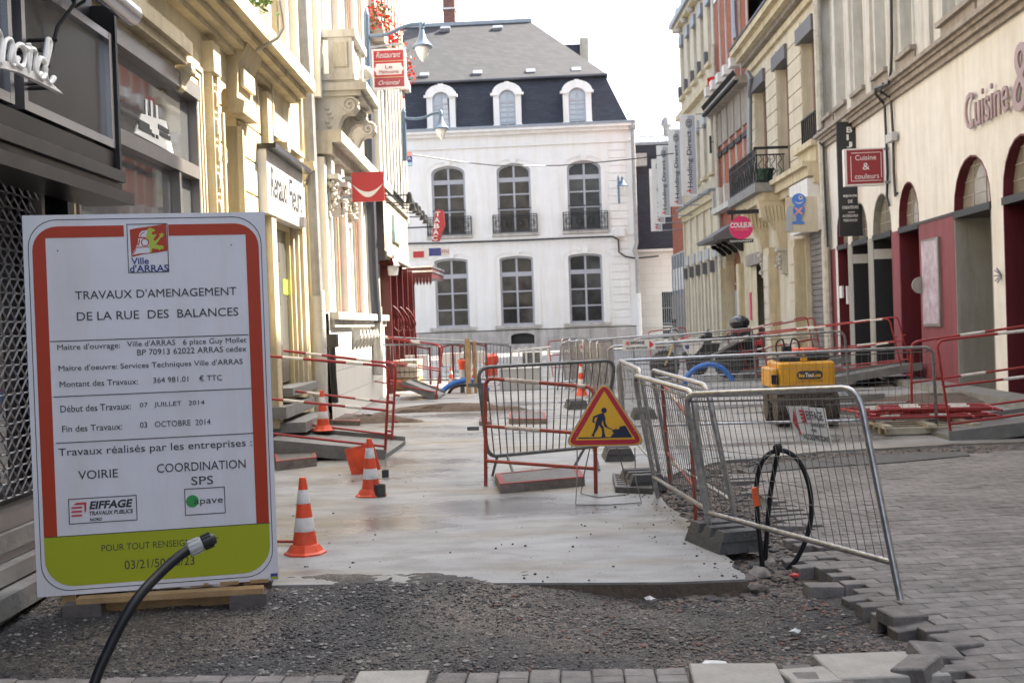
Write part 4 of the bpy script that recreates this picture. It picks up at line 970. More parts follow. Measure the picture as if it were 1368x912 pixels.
fb('lintel', 'ornate_stone', (uC+.1,uD,ow[0][3]+.15,ow[0][3]+.32,0,.25),(uC+.1,uD,ow[0][3]+.32,ow[0][3]+.5,0,.4), par=orn)
mb = MB(); FL.tube(mb, [(589,0),(497,150)][:0]+[(491,120),(494,240),(499,370),(503,430)], .10, .2); mb.build('downpipe', 'dark_pipe', orn)
mb = MB(); FL.tube(mb, [(503,410),(505,500)], .11, .2); mb.build('downpipe', 'pale_stone', orn)
mb = MB(); FL.tube(mb, [(443,446),(445,500),(448,537)], .05, .2); q = FL.uh(444,455,.2); FL.box(mb, q[0]-.1,q[0]+.1,q[1]-.1,q[1]+.1,.1,.28); mb.build('wall_conduit', 'black', orn)

# --- restaurant and tall pilastered front
re_ = thing('restaurant_building', 'narrow pale pilastered building over a dark red restaurant front', 'building', tuple(FL.P(uD+2,0)))
rt = H_(512,265,.25); rb = H_(515,337,.25)
mb = MB(); FL.wall(mb, uD,uE,-.1,17.5,[(uD+.5,uE-.5,.1,2.9,0)],.4); mb.build('wall', 'pale_stone', re_)
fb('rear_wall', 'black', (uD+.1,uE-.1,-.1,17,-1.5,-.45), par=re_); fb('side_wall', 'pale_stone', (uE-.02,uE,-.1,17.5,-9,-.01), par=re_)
n = 9
for k in range(n):
    u = uD+.25+k*(uE-uD-.5)/(n-1); z = rt+.3
    fb('pilaster', 'pale_stone', (u-.16,u+.16,rt+.1,17.2,0,.14), par=re_)
    if k < n-1:
        g = (uE-uD-.5)/(n-1); j = 0
        for z in (rt+.8, rt+4.4, rt+8.0):
            window(FL, re_, u+.2,u+g-.2,z,z+2.5, d=-.0+.02, fm='white_paint', rows=(.7,), fw=.06)
fb('cornice', 'pale_stone', (uD,uE+.1,rt+3.7,rt+3.9,0,.3),(uD,uE+.1,rt+7.3,rt+7.5,0,.3),(uD,uE+.2,17.3,17.6,-.5,.45), par=re_)
fs = fb('fascia', 'cream', (U_(513,300,.3),U_(545,330,.3),rb,rt,0,.3), par=re_); fb('fascia_end', 'black', (U_(513,300,.3)-.03,U_(513,300,.3),rb-.2,rt+.1,0,.3), par=fs)
fb('fascia_trim', 'moulding', (U_(513,300,.3),U_(545,330,.3),rb-.1,rb,0,.34),(U_(513,300,.3),U_(545,330,.3),rt,rt+.1,0,.36), par=fs)
fb('teal_board', 'sky_blue_board', (U_(526,300,.34),U_(535,310,.34),H_(530,324,.34),H_(527,288,.34),.3,.36), par=fs)
rl = MB(); a,b = U_(513,300,.3),U_(545,330,.3)
for k in range(16): u = a+(b-a)*k/15; rl.tube([FL.P(u,rt+.1,.2),FL.P(u,rt+.42,.2)], .03, 5); rl.ball(FL.P(u,rt+.45,.2), .06, 6)
rl.tube([FL.P(a,rt+.3,.2),FL.P(b,rt+.3,.2)], .03, 5); rl.build('roof_railing', 'black_iron', fs)
for k in range(9): fb('shopfront_post', 'awning_red', (uD+.55+k*(uE-uD-1.2)/8-.06,uD+.55+k*(uE-uD-1.2)/8+.06,0,rb-.1,-.1,.12 if k%2 else .22), par=re_)
fb('pane', 'mirror_glass', (uD+.5,uE-.5,.1,2.9,-.2,-.15), par=re_); fb('stall_riser', 'awning_red', (uD+.5,uE-.5,0,.6,-.14,.1), par=re_)
mb = MB()
for k in range(3):
    u = uD+1.2+k*1.6; mb.tube([FL.P(u,1.2+.5*sin(t*.5)+.15*t/2,.3+.12*cos(t*.9)) for t in range(12)], .02, 5); pass
mb.build('scroll_ironwork', 'awning_red', re_)
# canopy over the restaurant terrace
cn0 = D(529,372,33.0); cn1 = D(577,372,33.0); zt = D(550,357,33).z; zb = D(550,377,33).z
cnp = thing('canopy', 'dark red scalloped metal canopy sticking out over the restaurant door', 'canopy', (cn0.x,33,0))
mb = MB(); mb.box(cn0.x-.5,cn1.x,33,36,zb+.12,zt-.02); mb.build('roof', 'awning_red', cnp)
mb = MB(); mb.box(cn0.x-.5,cn1.x+.03,32.95,36,zt-.15,zt-.1); mb.box(cn0.x-.5,cn1.x+.03,32.95,36,zt-.02,zt+.02); mb.build('trim', 'chrome', cnp)
for k in range(11):
    x = cn0.x+(cn1.x-cn0.x)*k/11; w_ = (cn1.x-cn0.x)/11; mb = MB()
    mb.prism([(x+.01,33,zb+.12),(x+w_-.01,33,zb+.12),(x+w_-.01,33,zb-.02),(x+w_/2,33,zb-.1),(x+.01,33,zb-.02)], (0,.03,0)); mb.build('valance_scallop', 'awning_red', cnp)
for x in (cn0.x-.2,cn0.x+.3):
    mb = MB(); mb.tube([(x,34,0),(x,34,zb+.1)], .07, 8); mb.build('post', 'awning_red', cnp)

# ---- hanging signs, street lamps, spots, flowers on the left
def hsign(name, label, px0,py0,px1,py1, y, th=.08, m='board_white', cat='sign', roll=True):
    """flat board facing the camera, wall bracket behind; returns root, corner function"""
    a = D(px0,py0,y); b = D(px1,py1,y); r = thing(name, label, cat, (a.x,y,0))
    mb = MB(); mb.box(a.x,b.x,y,y+th,min(a.z,b.z),max(a.z,b.z)); mb.build('board', m, r); 
    return r, a.x, b.x, min(a.z,b.z), max(a.z,b.z)
Zu = V((0,0,1)); Xa = V((1,0,0))
def face(r, nm, m, x0,x1,z0,z1, y, t=.004, lab=None): mb = MB(); mb.box(x0,x1,y-t,y+.002,z0,z1); return mb.build(nm, m, r, lab)
r,x0,x1,z0,z1 = hsign('restaurant_sign', 'red and white sign reading Restaurant Le Mamounia Oriental under the flowers', 498,120,541,64, 23.5, .12, 'board_white')
h = z1-z0; w_ = x1-x0
face(r,'red_panel','board_red', x0+.04,x1-.04,z0+h*.70,z1-.04, 23.5,.006); face(r,'red_panel','board_dark_red', x0+.04,x1-.04,z0+.04,z0+h*.28, 23.5,.006); face(r,'red_panel','board_red', x0+.04,x1-.04,z0+h*.3,z0+h*.68, 23.5,.006)
face(r,'gold_line','gold', x0+.04,x1-.04,z0+h*.683,z0+h*.697, 23.5,.007); face(r,'gold_line','gold', x0+.04,x1-.04,z0+h*.283,z0+h*.297, 23.5,.007)
mb = MB(); cx_=(x0+x1)/2; zz0,zz1 = z0+h*.35,z0+h*.63; e = w_*.38
mb.prism([(cx_-e,23.49,zz0),(cx_+e,23.49,zz0),(cx_+e,23.49,zz0+.05),(cx_+e+.05,23.49,(zz0+zz1)/2),(cx_+e,23.49,zz1-.05),(cx_+e,23.49,zz1),(cx_-e,23.49,zz1),(cx_-e,23.49,zz1-.05),(cx_-e-.05,23.49,(zz0+zz1)/2),(cx_-e,23.49,zz0+.05)], (0,.008,0)); mb.build('cartouche', 'board_white', r)
txt('Restaurant', (x0+.09,23.485,z0+h*.77), Xa, Zu, w_-.18,h*.15, 'board_white', r, shear=.4); txt('Le', (cx_-.07,23.48,z0+h*.5), Xa, Zu, .14,h*.09, 'board_dark_red', r); txt('Mamounia', (x0+.14,23.48,z0+h*.38), Xa, Zu, w_-.28,h*.09, 'board_dark_red', r); txt('Oriental', (x0+.12,23.485,z0+h*.1), Xa, Zu, w_-.24,h*.11, 'board_white', r, shear=.4)
mb = MB(); mb.tube([(x0-.9,23.55,z1+.02),(x0+.1,23.55,z1+.06),(x1-.08,23.55,z1+.10),(x1+.02,23.55,z1-.02)], .02, 6); mb.build('bracket', 'zinc', r)
r,x0,x1,z0,z1 = hsign('smile_sign', 'square red sign with a white crescent smile on the left facade', 471,270,512,229, 19.2, .05, 'board_red')
MATS['board_red2'] = mat('board_red2', (.55,.06,.07), .4)
mb = MB(); w_=x1-x0; zc = z0+(z1-z0)*.60; top = [(x0+w_*t/12, 19.19, zc-.13*sin(pi*t/12)) for t in range(13)]; bot = [(x0+w_*t/12, 19.19, zc-.002-.215*sin(pi*t/12)**1.1) for t in range(11,0,-1)]
mb.prism(top+bot, (0,.008,0)); mb.build('crescent', 'board_white', r)
mb = MB(); mb.box(x0-.35,x0,19.22,19.25,z1-.1,z1-.06); mb.box(x0-.35,x0,19.22,19.25,z0+.06,z0+.1); mb.build('bracket', 'zinc', r)
# tabac carrot
r = thing('tabac_sign', 'red diamond shaped hanging sign with white vertical letters TABAC', 'sign', tuple(D(585,322,37)))
y=37; A=lambda px,py: D(px,py,y); mb = MB(); pts=[A(583,280),A(592,281),A(594,301),A(586,322),(A(577,322)),A(579,300)]; mb.prism(pts[::-1], (0,.25,0)); mb.build('board', 'board_red', r)
for i,chh in enumerate('TABAC'):
    q = A([584,583,582.5,581.5,580][i]-1.5, 288.5+8*i); txt(chh, (q.x-.03,36.99,q.z-.02), Xa, Zu, .17,.15, 'board_white', r, bold=.02)
mb = MB(); q = A(545,304); mb.tube([(q.x-.5,y+.1,q.z),(A(580,304).x,y+.1,q.z)], .025, 6); mb.build('bracket', 'black_iron', r)
r,x0,x1,z0,z1 = hsign('shop_sign', 'small blue and white shop sign hanging below the tabac sign', 573,342,590,331, 38, .1, 'ink_blue')
face(r,'white_half','board_white',x1-.01,x1+.26,z0,z1,38,.1); txt('FDJ', (x1+.02,37.89,z0+.05), Xa, Zu, .2,.12, 'board_red', r)
r,x0,x1,z0,z1 = hsign('oval_sign', 'pale oval sign with small red lettering panel beside the canopy', 548,348,572,331, 37.5, .15, 'board_white'); face(r,'red_panel','board_red',x0+.1,x1-.14,z0+.08,z1-.1,37.5,.01)
r,x0,x1,z0,z1 = hsign('agency_sign', 'tiny pink blue and green sign at the end of the left row', 538,222,550,203, 38, .1, 'ink_blue')
h=z1-z0; face(r,'top_band','salmon',x0,x1,z0+h*.7,z1,38,.01); face(r,'bottom_band','sky_blue_board',x0,x1,z0,z0+h*.25,38,.01); txt('CIA',(x0+.03,37.98,z0+h*.42),Xa,Zu,(x1-x0)*.8,h*.22,'board_white',r)
# street lamps on curved arms
def lamp(y, wall, pole_top, pole_bot, arm, lx_, ltop, lbot, lw, label):
    a = D(*pole_top, y); b = D(*pole_bot, y); r = thing('street_lamp', label, 'street lamp', (b.x,y,b.z), 'blue bracket street lamps on the facades')
    mb = MB(); mb.tube([(a.x,y,a.z),(a.x,y,b.z)], .06, 8); mb.tube([(a.x,y,a.z),(a.x,y,a.z+.15)], [.06,.01], 8); mb.build('wall_pole', 'lamp_blue', r)
    pts = [D(px,py,y) for px,py in arm]; fn = []
    for i in range(len(pts)-1):
        p0=pts[max(i-1,0)];p1=pts[i];p2=pts[i+1];p3=pts[min(i+2,len(pts)-1)]
        for k in range(5): t=k/5; fn.append(0.5*((2*p1)+(p2-p0)*t+(2*p0-5*p1+4*p2-p3)*t*t+(3*p1-p0-3*p2+p3)*t**3))
    fn.append(pts[-1]); mb = MB(); mb.tube(fn, .035, 8); mb.build('arm', 'lamp_blue', r)
    c = D(lx_, lbot, y); t = D(lx_, ltop, y); H = t.z-c.z; R = lw/2*y/1600; c = V((c.x,y,c.z))
    mb = MB(); mb.lathe([(R,H*.36),(R*1.02,H*.40),(R*.75,H*.46),(R*.42,H*.58),(R*.26,H*.75),(R*.2,H*.82),(R*.26,H*.84),(R*.24,H*.97),(R*.1,H*1.02)], c, 18); mb.build('shade', 'lamp_blue', r)
    mb = MB(); mb.lathe([(R*.02,0),(R*.22,H*.05),(R*.5,H*.18),(R*.72,H*.33),(R*.7,H*.38)], c, 16); mb.build('globe', 'lamp_white', r)
    return r
lamp(23, 0, (489,20),(494,150), [(491,48),(505,48),(520,45),(535,38),(550,33),(568,32)], 565, 30, 83, 28, 'blue bracket street lamp with white globe beside the restaurant sign, nearer of two')
lamp(31.5, 0, (539,150),(543,215), [(541,158),(555,159),(567,157),(578,152),(590,150)], 590, 148, 187, 22, 'smaller blue bracket street lamp farther along the left row')
lamp(65.3, 0, (826,238),(827,272), [(826,248),(829,243),(831,240)], 832, 236, 256, 15, 'blue wall lantern fixed on the mansion front at right')
for i,(px,py) in enumerate([(547,266),(551,276),(556,279),(560,283),(565,289),(569,294)]):
    y = 24+i*1.4; q = D(px,py,y); wx = lx(y)+.3; mb = MB(); r = thing('spotlight', ['nearest and highest','second from the left','third from the left','fourth from the left','fifth from the left','farthest and lowest'][i]+' black arm spotlight over the restaurant fascia', 'spotlight', (wx,y,q.z), 'spotlights over the restaurant fascia')
    mb.tube([(wx,y,q.z+.1),(q.x-.02,y,q.z+.08)], .015, 5); mb.build('arm', 'black_iron', r)
    mb = MB(); mb.lathe([(.03,.14),(.05,.1),(.06,.02),(.10,-.09)], (q.x,y,q.z), 8); mb.build('head', 'black_iron', r)
mb = MB(); q = D(525,358,26.0); zt2 = D(525,346,26).z; zb2 = D(525,369,26).z
r = thing('wall_lantern', 'dark red lantern with pale glass on the restaurant front', 'lantern', (q.x,26,zb2))
mb.lathe([(.11,0),(.14,.2)], (q.x,26,zb2+.02), 6); mb.build('glass', 'lamp_white', r, smooth=False)
mb = MB(); mb.lathe([(.17,0),(.12,.09),(.05,.16),(.02,.24)], (q.x,26,zb2+.22), 6); mb.tube([(q.x,26,zb2+.3),(q.x-.45,26,zb2+.3)], .02, 5); mb.build('cap', 'awning_red', r, smooth=False)
# window box with red flowers
c0 = D(513,40,26.2); fx = thing('flower_box', 'window boxes overflowing with red geraniums above the restaurant sign', 'flower box', tuple(c0))
mb = MB(); mb.obox((c0.x-.1,27.3,c0.z-.25), (.12,0,0),(.05,-1.6,0),(0,0,.12)); mb.build('trough', 'moulding', fx)
for nm, m, N, s in (('leaves','leaf',420,.045),('blossom','flower_red',620,.042)):
    mb = MB()
    for k in range(N):
        t = rs2.uniform(0,1); c = V((c0.x-.12+.28*t+rs2.normal(0,.12), 25.7+t*2.5, c0.z+.35-.95*t+rs2.normal(0,.18)))
        a = V(rs2.normal(0,1,3)).normalized()*s; b = V(rs2.normal(0,1,3)).normalized()*s; mb.add([c-a,c+b,c+a,c-b], [(0,1,2,3)])
    mb.build(nm, m, fx, kind='stuff')
cb = MB(); pts = [(545,206),(580,211),(620,217),(660,221),(700,222),(750,221),(800,217),(850,212),(900,205)]
n_ = len(pts); cb.tube([D(a,b,38+(51-38)*i/(n_-1)) for i,(a,b) in enumerate(pts)], .022, 5); tag(cb.build('overhead_cable', 'black'), 'thin dark cable sagging across the street in front of the mansion', 'cable')
# ============================================================ RIGHT ROW
FR = Fac((6.7,2),(6.7,32.2),-1)
def fr(name, m, *boxes, par=None, F=FR, **k): return fb(name, m, *boxes, par=par, F=F, **k)
UR = lambda px, py, d=0.0: FR.uh(px,py,d)[0]
HR = lambda px, py, d=0.0: FR.uh(px,py,d)[1]
nb = thing('arcaded_building', 'long pale rendered building with arched red and black shop openings', 'building', tuple(FR.P(20,0)))
hl_ = 3.10
op_px = [(1118,1132,259),(1138,1159,268+15),(1166,1191,275),(1201,1228,260),(1275,1325,226),(1341,1395,196)]
ops_r = []
for (a,b,t) in op_px:
    ua, ub = UR(b,300), UR(a,300); hi = HR((a+b)/2+3,t); ops_r.append([min(ua,ub),max(ua,ub),-.1,hi,0])
top_h = 4.02
for o in ops_r: o[3] = top_h if o[1]-o[0] > .9 else top_h-.12; o[4] = min((o[1]-o[0])/2, .85)
for k in range(5): a = ops_r[-1][0]-2.6-k*2.7; ops_r.append([a, a+1.6, -.1, top_h, .8])
ops_r = [tuple(o) for o in ops_r if o[0] > .3]
hk0, hk1 = 5.78, 6.12
hs_ = 6.55
uws = [(UR(b,120),UR(a,120),hs_,9.7,0) for a,b in ((1099,1113),(1117,1133),(1142,1158),(1171,1188),(1205,1225),(1262,1308),(1322,1380))]
a = uws[-1][0]
for k in range(4): uws.append((a-1.3-1.9*k-1.1, a-1.3-1.9*k, hs_, 9.7, 0))
uws = [o for o in uws if o[0] > .3]
mb = MB(); FR.wall(mb, 0,FR.L,-.1,hk0,ops_r,.9); mb.build('wall', 'render_white', nb)
mb = MB(); FR.wall(mb, 0,FR.L,hk0,13.6,uws,.32); mb.build('upper_wall', 'pale_stone', nb)
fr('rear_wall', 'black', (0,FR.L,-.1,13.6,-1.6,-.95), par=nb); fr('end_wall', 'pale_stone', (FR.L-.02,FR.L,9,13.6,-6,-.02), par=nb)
fr('shade_block', 'render_white', (0,15.5,13.6,20.5,-6,-.4), par=nb)  # unseen upper block, raised to shade the metal shopfront opposite
fr('wall', 'render_white', (-20,0,-.1,8,-6,.01), par=nb)  # unseen stretch behind the camera, added to hold back sky light
fr('roof_cornice', 'pale_stone', (0,FR.L+.1,13.6,13.95,-1.6,.5), par=nb)
fr('cornice', 'moulding', (0,FR.L-.05,hk0,hk0+.10,0,.08),(0,FR.L-.05,hk0+.10,hk0+.20,0,.16),(0,FR.L-.05,hk0+.20,hk0+.26,0,.22),(0,FR.L-.05,hk0+.26,hk1,0,.30), par=nb)
for i, o in enumerate(uws):
    fr('sill', 'moulding', (o[0]-.06,o[1]+.06,o[2]-.09,o[2],-.05,.13),(o[0]-.02,o[1]+.02,o[2]-.42,o[2]-.09,0,.04), par=nb)
    window(FR, nb, *o[:4], d=-.30, fm='white_paint', gm='pale_glass', rows=(.7,), fw=.07)
prev = None
for o in sorted(uws):
    if prev is not None and o[0]-prev > .5:
        g = (o[0]-prev); c = (o[0]+prev)/2; fr('pilaster', 'pale_stone', (c-min(.28,g*.3),c+min(.28,g*.3),hk1,13.5,0,.07), par=nb)
    prev = o[1]
jm = ['facade_dark_red','black','black','facade_dark_red','facade_grey','facade_dark_red']+['facade_dark_red']*5
for i, o in enumerate(ops_r):
    m = jm[i] if i < len(jm) else 'facade_dark_red'
    fr('jamb_panel', m, (o[1]-.03,o[1],0,hl_-.07,-.9,.004),(o[0],o[0]+.03,0,hl_-.07,-.9,.004), par=nb)
    if m == 'black': fr('white_band', 'board_white', (o[1]-.037,o[1]-.031,2.62,2.84,-.9,.006), par=nb)
    fr('lintel', 'shop_metal_dark', (o[0],o[1],hl_-.07,hl_+.05,-.9,.03), par=nb)
    # red lining of the arch, glass with glazing bars, door below
    mb = MB(); out_ = archpoly(o[0]-.0,o[1]+.0,hl_,o[3],o[4])[1:-1]; out_ = [(o[0],hl_+.05)]+out_+[(o[1],hl_+.05)]
    inn = [(o[0]+.03+(u-o[0])*(o[1]-o[0]-.06)/(o[1]-o[0]), h-.03 if h > hl_+.1 else h) for u,h in out_]
    for k in range(len(out_)-1): FR.poly(mb, [out_[k],out_[k+1],inn[k+1],inn[k]], -.3, .003)
    mb.build('arch_lining', 'facade_dark_red' if i not in (1,2) else 'facade_grey', nb)
    f = MB(); FR.poly(f, inn, -.17, -.15); f = f.build('pane', 'arch_reflection_glass', nb)
    g = MB(); w_ = o[1]-o[0]
    for k in range(1,4): FR.box(g, o[0]+.05,o[1]-.05,hl_+.05+k*.24-.008,hl_+.05+k*.24+.008,-.15,-.14)
    for k in (1,2): FR.box(g, o[0]+w_*k/3-.008,o[0]+w_*k/3+.008,hl_+.06,o[3]-.12,-.15,-.141)
    g.build('glazing_bars', 'facade_grey', f)
    d = fr('door', 'shop_metal_dark' if i != 4 else 'facade_grey', (o[0]+.03,o[1]-.03,0,hl_-.07,-.92,-.86), par=nb); fr('pane', 'glass', (o[0]+.15,o[1]-.15,.3,2.6,-.86,-.84), par=d)
piers = [(UR(1118,400)+.0,UR(1105,400),'facade_pink'),(ops_r[0][0]-.0,ops_r[1][1],'facade_grey'),(ops_r[1][0],ops_r[2][1],'facade_grey'),(ops_r[2][0],ops_r[3][1],'facade_pink'),(ops_r[3][0],ops_r[4][1],'facade_pink')]
for a,b,m in piers:
    a, b = min(a,b)+.0, max(a,b)
    fr('pier_panel', m, (a,b,0,hl_,0,.012), par=nb)
fr('plinth_ledge', 'ledge_stone', (0,FR.L,-.1,.13,0,.55), par=nb)
fr('band', 'shop_metal', (ops_r[4][1]-.02,ops_r[3][0],hl_,hl_+.05,0,.03), par=nb)
pc = fr('poster_case', 'alu', (UR(1256,400,.05),UR(1233,400,.05),HR(1245,436,.05),HR(1245,318,.05),.012,.06), par=nb)
fr('poster', 'poster_paper', (UR(1256,400,.05)+.05,UR(1233,400,.05)-.05,HR(1245,436,.05)+.05,HR(1245,318,.05)-.05,.06,.068), par=pc)
mb = MB(); c = FR.P(*FR.uh(1228,381,.1),.08); mb.lathe([(.16,-.03),(.16,.03)], c, 14, axis=FR.u); mb.build('round_plate', 'facade_grey', nb)
mb = MB(); c = FR.P(*FR.uh(1329,368,.1),.0)
for k in range(8): mb.tube([c, c+V((-.07,0,0))+FR.u*.12*cos(k*pi/4)+Zu*.12*sin(k*pi/4)], .012, 4)
mb.build('wall_ornament', 'zinc', nb)
for (px,py0,py1,w_) in ((1124,382,398,.3),(1132,382,406,.12)):
    fr('intercom', 'board_white', (UR(px,390,.03)-w_/2,UR(px,390,.03)+w_/2,HR(px,py1,.03),HR(px,py0,.03),0,.05), par=nb)
# raised letters on the wall
P_ = FR.P; nu = -FR.u
a_ = FR.uh(1289,168,.08); b_ = FR.uh(1347,150,.08); L_ = abs(a_[0]-b_[0])
lt = txt('Cuisine', P_(a_[0],a_[1]-.10,.05), nu, Zu, L_, .60, 'pink_letter', nb, depth=.035, bold=.0)
a_ = FR.uh(1353,152,.08); txt('&', P_(a_[0],a_[1]-.02,.05), nu, Zu, .85, 1.0, 'pink_letter', nb, depth=.035, bold=.0)
# cables and grey box
cb = MB()
FR.tube(cb, [(1190,-20,.1),(1191,60,.1),(1190,95,.1),(1187,112,.35),(1170,118,.35),(1170,126,.30),(1182,140,.06),(1184,185,.05),(1186,230,.05),(1185,262,.05),(1188,275,.05)], .03, .05, 5)
FR.tube(cb, [(1180,112,.35),(1176,122,.32),(1190,131,.06),(1193,180,.05),(1194,230,.05),(1196,262,.05),(1199,258,.05)], .028, .05, 5)
tag(cb.build('wall_cable', 'black'), 'pair of black cables hanging down the pale wall over the cornice', 'cable')
mb = MB(); FR.bx(mb, (1183,192),(1191,176), .05,.16); tag(mb.build('cable_box', 'plastic_grey'), 'small grey cable box between the hanging black cables', 'box')
mb = MB(); FR.tube(mb, [(1090,-20,.12),(1093,80,.12),(1096,170,.12),(1103,300,.12),(1108,440,.12),(1110,480,.12)], .10, .12, 8); mb.build('downpipe', 'cream_pipe', nb)
mb = MB(); FR.tube(mb, [(1099,172,.16),(1092,176,.2),(1091,186,.2),(1100,196,.14),(1102,250,.12),(1106,330,.12)], .03, .12, 5); tag(mb.build('looped_cable', 'black'), 'black cable looping around the cream downpipe', 'cable')
# projecting signs
b0 = D(1122,316,28.6); b1 = D(1148,162,28.6); r = thing('banner_sign', 'tall black vertical banner with white letters BIJ behind the Cuisine sign', 'sign', (b0.x,28.6,b0.z))
MB().box(b0.x,b1.x,28.6,28.68,b0.z,b1.z).build('board', 'black', r); y=28.59
for i,chh in enumerate('BIJ'): q = D(1131,177.5+10*i,y); txt(chh, (q.x,y,q.z), Xa, Zu, .13 if chh!='I' else .05,.135,'board_white', r, bold=.03)
for s_,py,w_,h in (('BIJOUX',264,.32,.07),('DE',271,.1,.07),('CREATEURS',279,.38,.07),('ACCESSOIRES',290,.36,.06),('TENDANCES',296,.33,.06)): q = D(1136,py,y); txt(s_,(q.x-w_/2,y,q.z),Xa,Zu,w_,h,'board_white',r,bold=.02)
q = D(1124,163,y); txt('VERTIGE',(q.x,y,q.z),Xa,Zu,.4,.07,'board_white',r,bold=.02)
MB().box(D(1133,283,y).x,D(1142,283,y).x,y-.004,y+.001,D(1138,284,y).z,D(1138,283,y).z).build('rule', 'board_white', r)
mb = MB(); mb.tube([(b1.x,28.64,b1.z-.03),(6.7,28.64,b1.z-.02)], .025, 6); mb.tube([(b1.x,28.64,b0.z+.1),(6.7,28.64,b0.z+.11)], .025, 6); mb.build('bracket', 'zinc', r)
b0 = D(1129,249,25.6); b1 = D(1181,197,25.6); r = thing('restaurant_sign', 'square maroon sign reading Cuisine & couleurs in a pale frame', 'sign', (b0.x,25.6,b0.z))
MB().box(b0.x,b1.x,25.6,25.78,b0.z,b1.z).build('box', 'board_white', r); y=25.59; MB().box(b0.x+.05,b1.x-.03,y-.003,y+.011,b0.z+.04,b1.z-.03).build('panel', 'maroon_board', r)
w_=b1.x-b0.x; h=b1.z-b0.z; mb = MB()
for a,b,c,d in ((.17,.9,.87,.885),(.17,.9,.12,.135),(.15,.165,.12,.8),(.905,.92,.2,.88)): mb.box(b0.x+w_*a,b0.x+w_*b,y-.008,y-.001,b0.z+h*c,b0.z+h*d)
mb.build('border_line', 'board_white', r)
txt('Cuisine',(b0.x+w_*.27,y,b0.z+h*.68),Xa,Zu,w_*.52,h*.14,'board_white',r); txt('&',(b0.x+w_*.45,y,b0.z+h*.42),Xa,Zu,w_*.17,h*.18,'board_white',r); txt('couleurs',(b0.x+w_*.25,y,b0.z+h*.18),Xa,Zu,w_*.6,h*.14,'board_white',r)
mb = MB(); mb.tube([(b1.x,25.69,b1.z-.02),(6.7,25.69,b1.z-.02)], .03, 6); mb.tube([(b1.x,25.69,b0.z+.06),(6.7,25.69,b0.z+.06)], .03, 6); mb.build('bracket', 'zinc', r)

# --- R2: building with blind boxes and balcony
F2 = Fac((6.7,32.2),(6.36,42.4),-1); b2 = thing('balcony_building', 'ochre stone building with grooved courses, three blind boxes and an iron balcony', 'building', tuple(F2.P(4,0)))
f2 = lambda name, m, *boxes, par=b2, **k: fb(name, m, *boxes, par=par, F=F2, **k)
u2 = lambda px,py,d=0.: F2.uh(px,py,d)[0]; h2_ = lambda px,py,d=0.: F2.uh(px,py,d)[1]
flo = h2_(1062,240,.1); ct = h2_(998,95,.2); blt = [h2_(1015,112),h2_(1043,70),h2_(1078,30)]; bt_ = sum(blt)/3
wo = [(u2(1024,120),u2(1008,120),flo+.3,bt_+.1,0),(u2(1053,80),u2(1037,80),flo+.3,bt_+.1,0),(u2(1089,40),u2(1070,40),flo+.75,bt_+.1,0)]
sh2 = (u2(1099,380),u2(1078,380),-.1,h2_(1088,305),0); dr2 = (u2(1034,400),u2(1006,400),-.1,h2_(1020,352),0)
mb = MB(); F2.wall(mb, 0,F2.L,-.1,ct+.1,wo+[sh2,dr2],.45); mb.build('wall', 'cream_right', b2)
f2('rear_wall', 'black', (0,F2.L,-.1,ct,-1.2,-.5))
f2('cornice', 'cream_stone', (-.1,F2.L+.1,ct-.02,ct+.2,-.3,.12),(-.1,F2.L+.15,ct+.40,ct+.62,-.3,.48),(-.1,F2.L+.2,ct+.62,ct+.82,-.3,.66)); f2('gutter', 'black', (-.1,F2.L+.2,ct+.82,ct+.88,-.3,.70))
k = 0.0
while k < F2.L: f2('dentil', 'moulding', (k,k+.10,ct+.22,ct+.40,-.1,.30)); k += .2
f2('attic_wall', 'cream_right', (0,F2.L,ct+.88,ct+1.5,-1.0,-.2)); f2('roof_gutter', 'zinc', (0,F2.L,ct+1.5,ct+1.75,-1,.05))
f2('roof', 'slate_upper', (0,F2.L,ct+1.75,ct+3.2,-6,-.6))
edges = [0.12, wo[2][0]-.04]
segs = [(.3,wo[2][0]-.02),(wo[2][1]+.02,wo[1][0]-.02),(wo[1][1]+.02,wo[0][0]-.02),(wo[0][1]+.02,F2.L-.12)]
for (a,b) in segs:
    if b-a < .1: continue
    z = flo+.15
    while z < bt_+.05: f2('stone', 'cream_right', (a,b,z,min(z+.44,bt_+.3),-.02,.035)); z += .475
for i,o in enumerate(wo):
    f2('blind_box', 'rolling_box', (o[0]-.05,o[1]+.25,bt_-.32,bt_+.10,-.25,.13))
    f = f2('window_frame', 'brown_blind', (o[0],o[0]+.35,o[2],o[3],-.4,-.28),(o[1]-.1,o[1],o[2],o[3],-.4,-.28)); f2('pane', 'glass', (o[0]+.35,o[1]-.1,o[2],o[3],-.4,-.33), par=f)
f2('sill', 'cream_stone', (wo[2][0]-.3,wo[2][1]+.3,wo[2][2]-.16,wo[2][2],0,.28),(wo[2][0]-.2,wo[2][1]+.2,wo[2][2]-.6,wo[2][2]-.16,0,.14))
mb = MB()
for k in range(8): u = wo[2][0]+(wo[2][1]-wo[2][0])*k/7; F2.box(mb, u-.02,u+.02,wo[2][2],wo[2][2]+.75,.04,.08)
F2.box(mb, wo[2][0],wo[2][1],wo[2][2]+.75,wo[2][2]+.8,.03,.09); mb.build('window_rail', 'black_iron', b2)
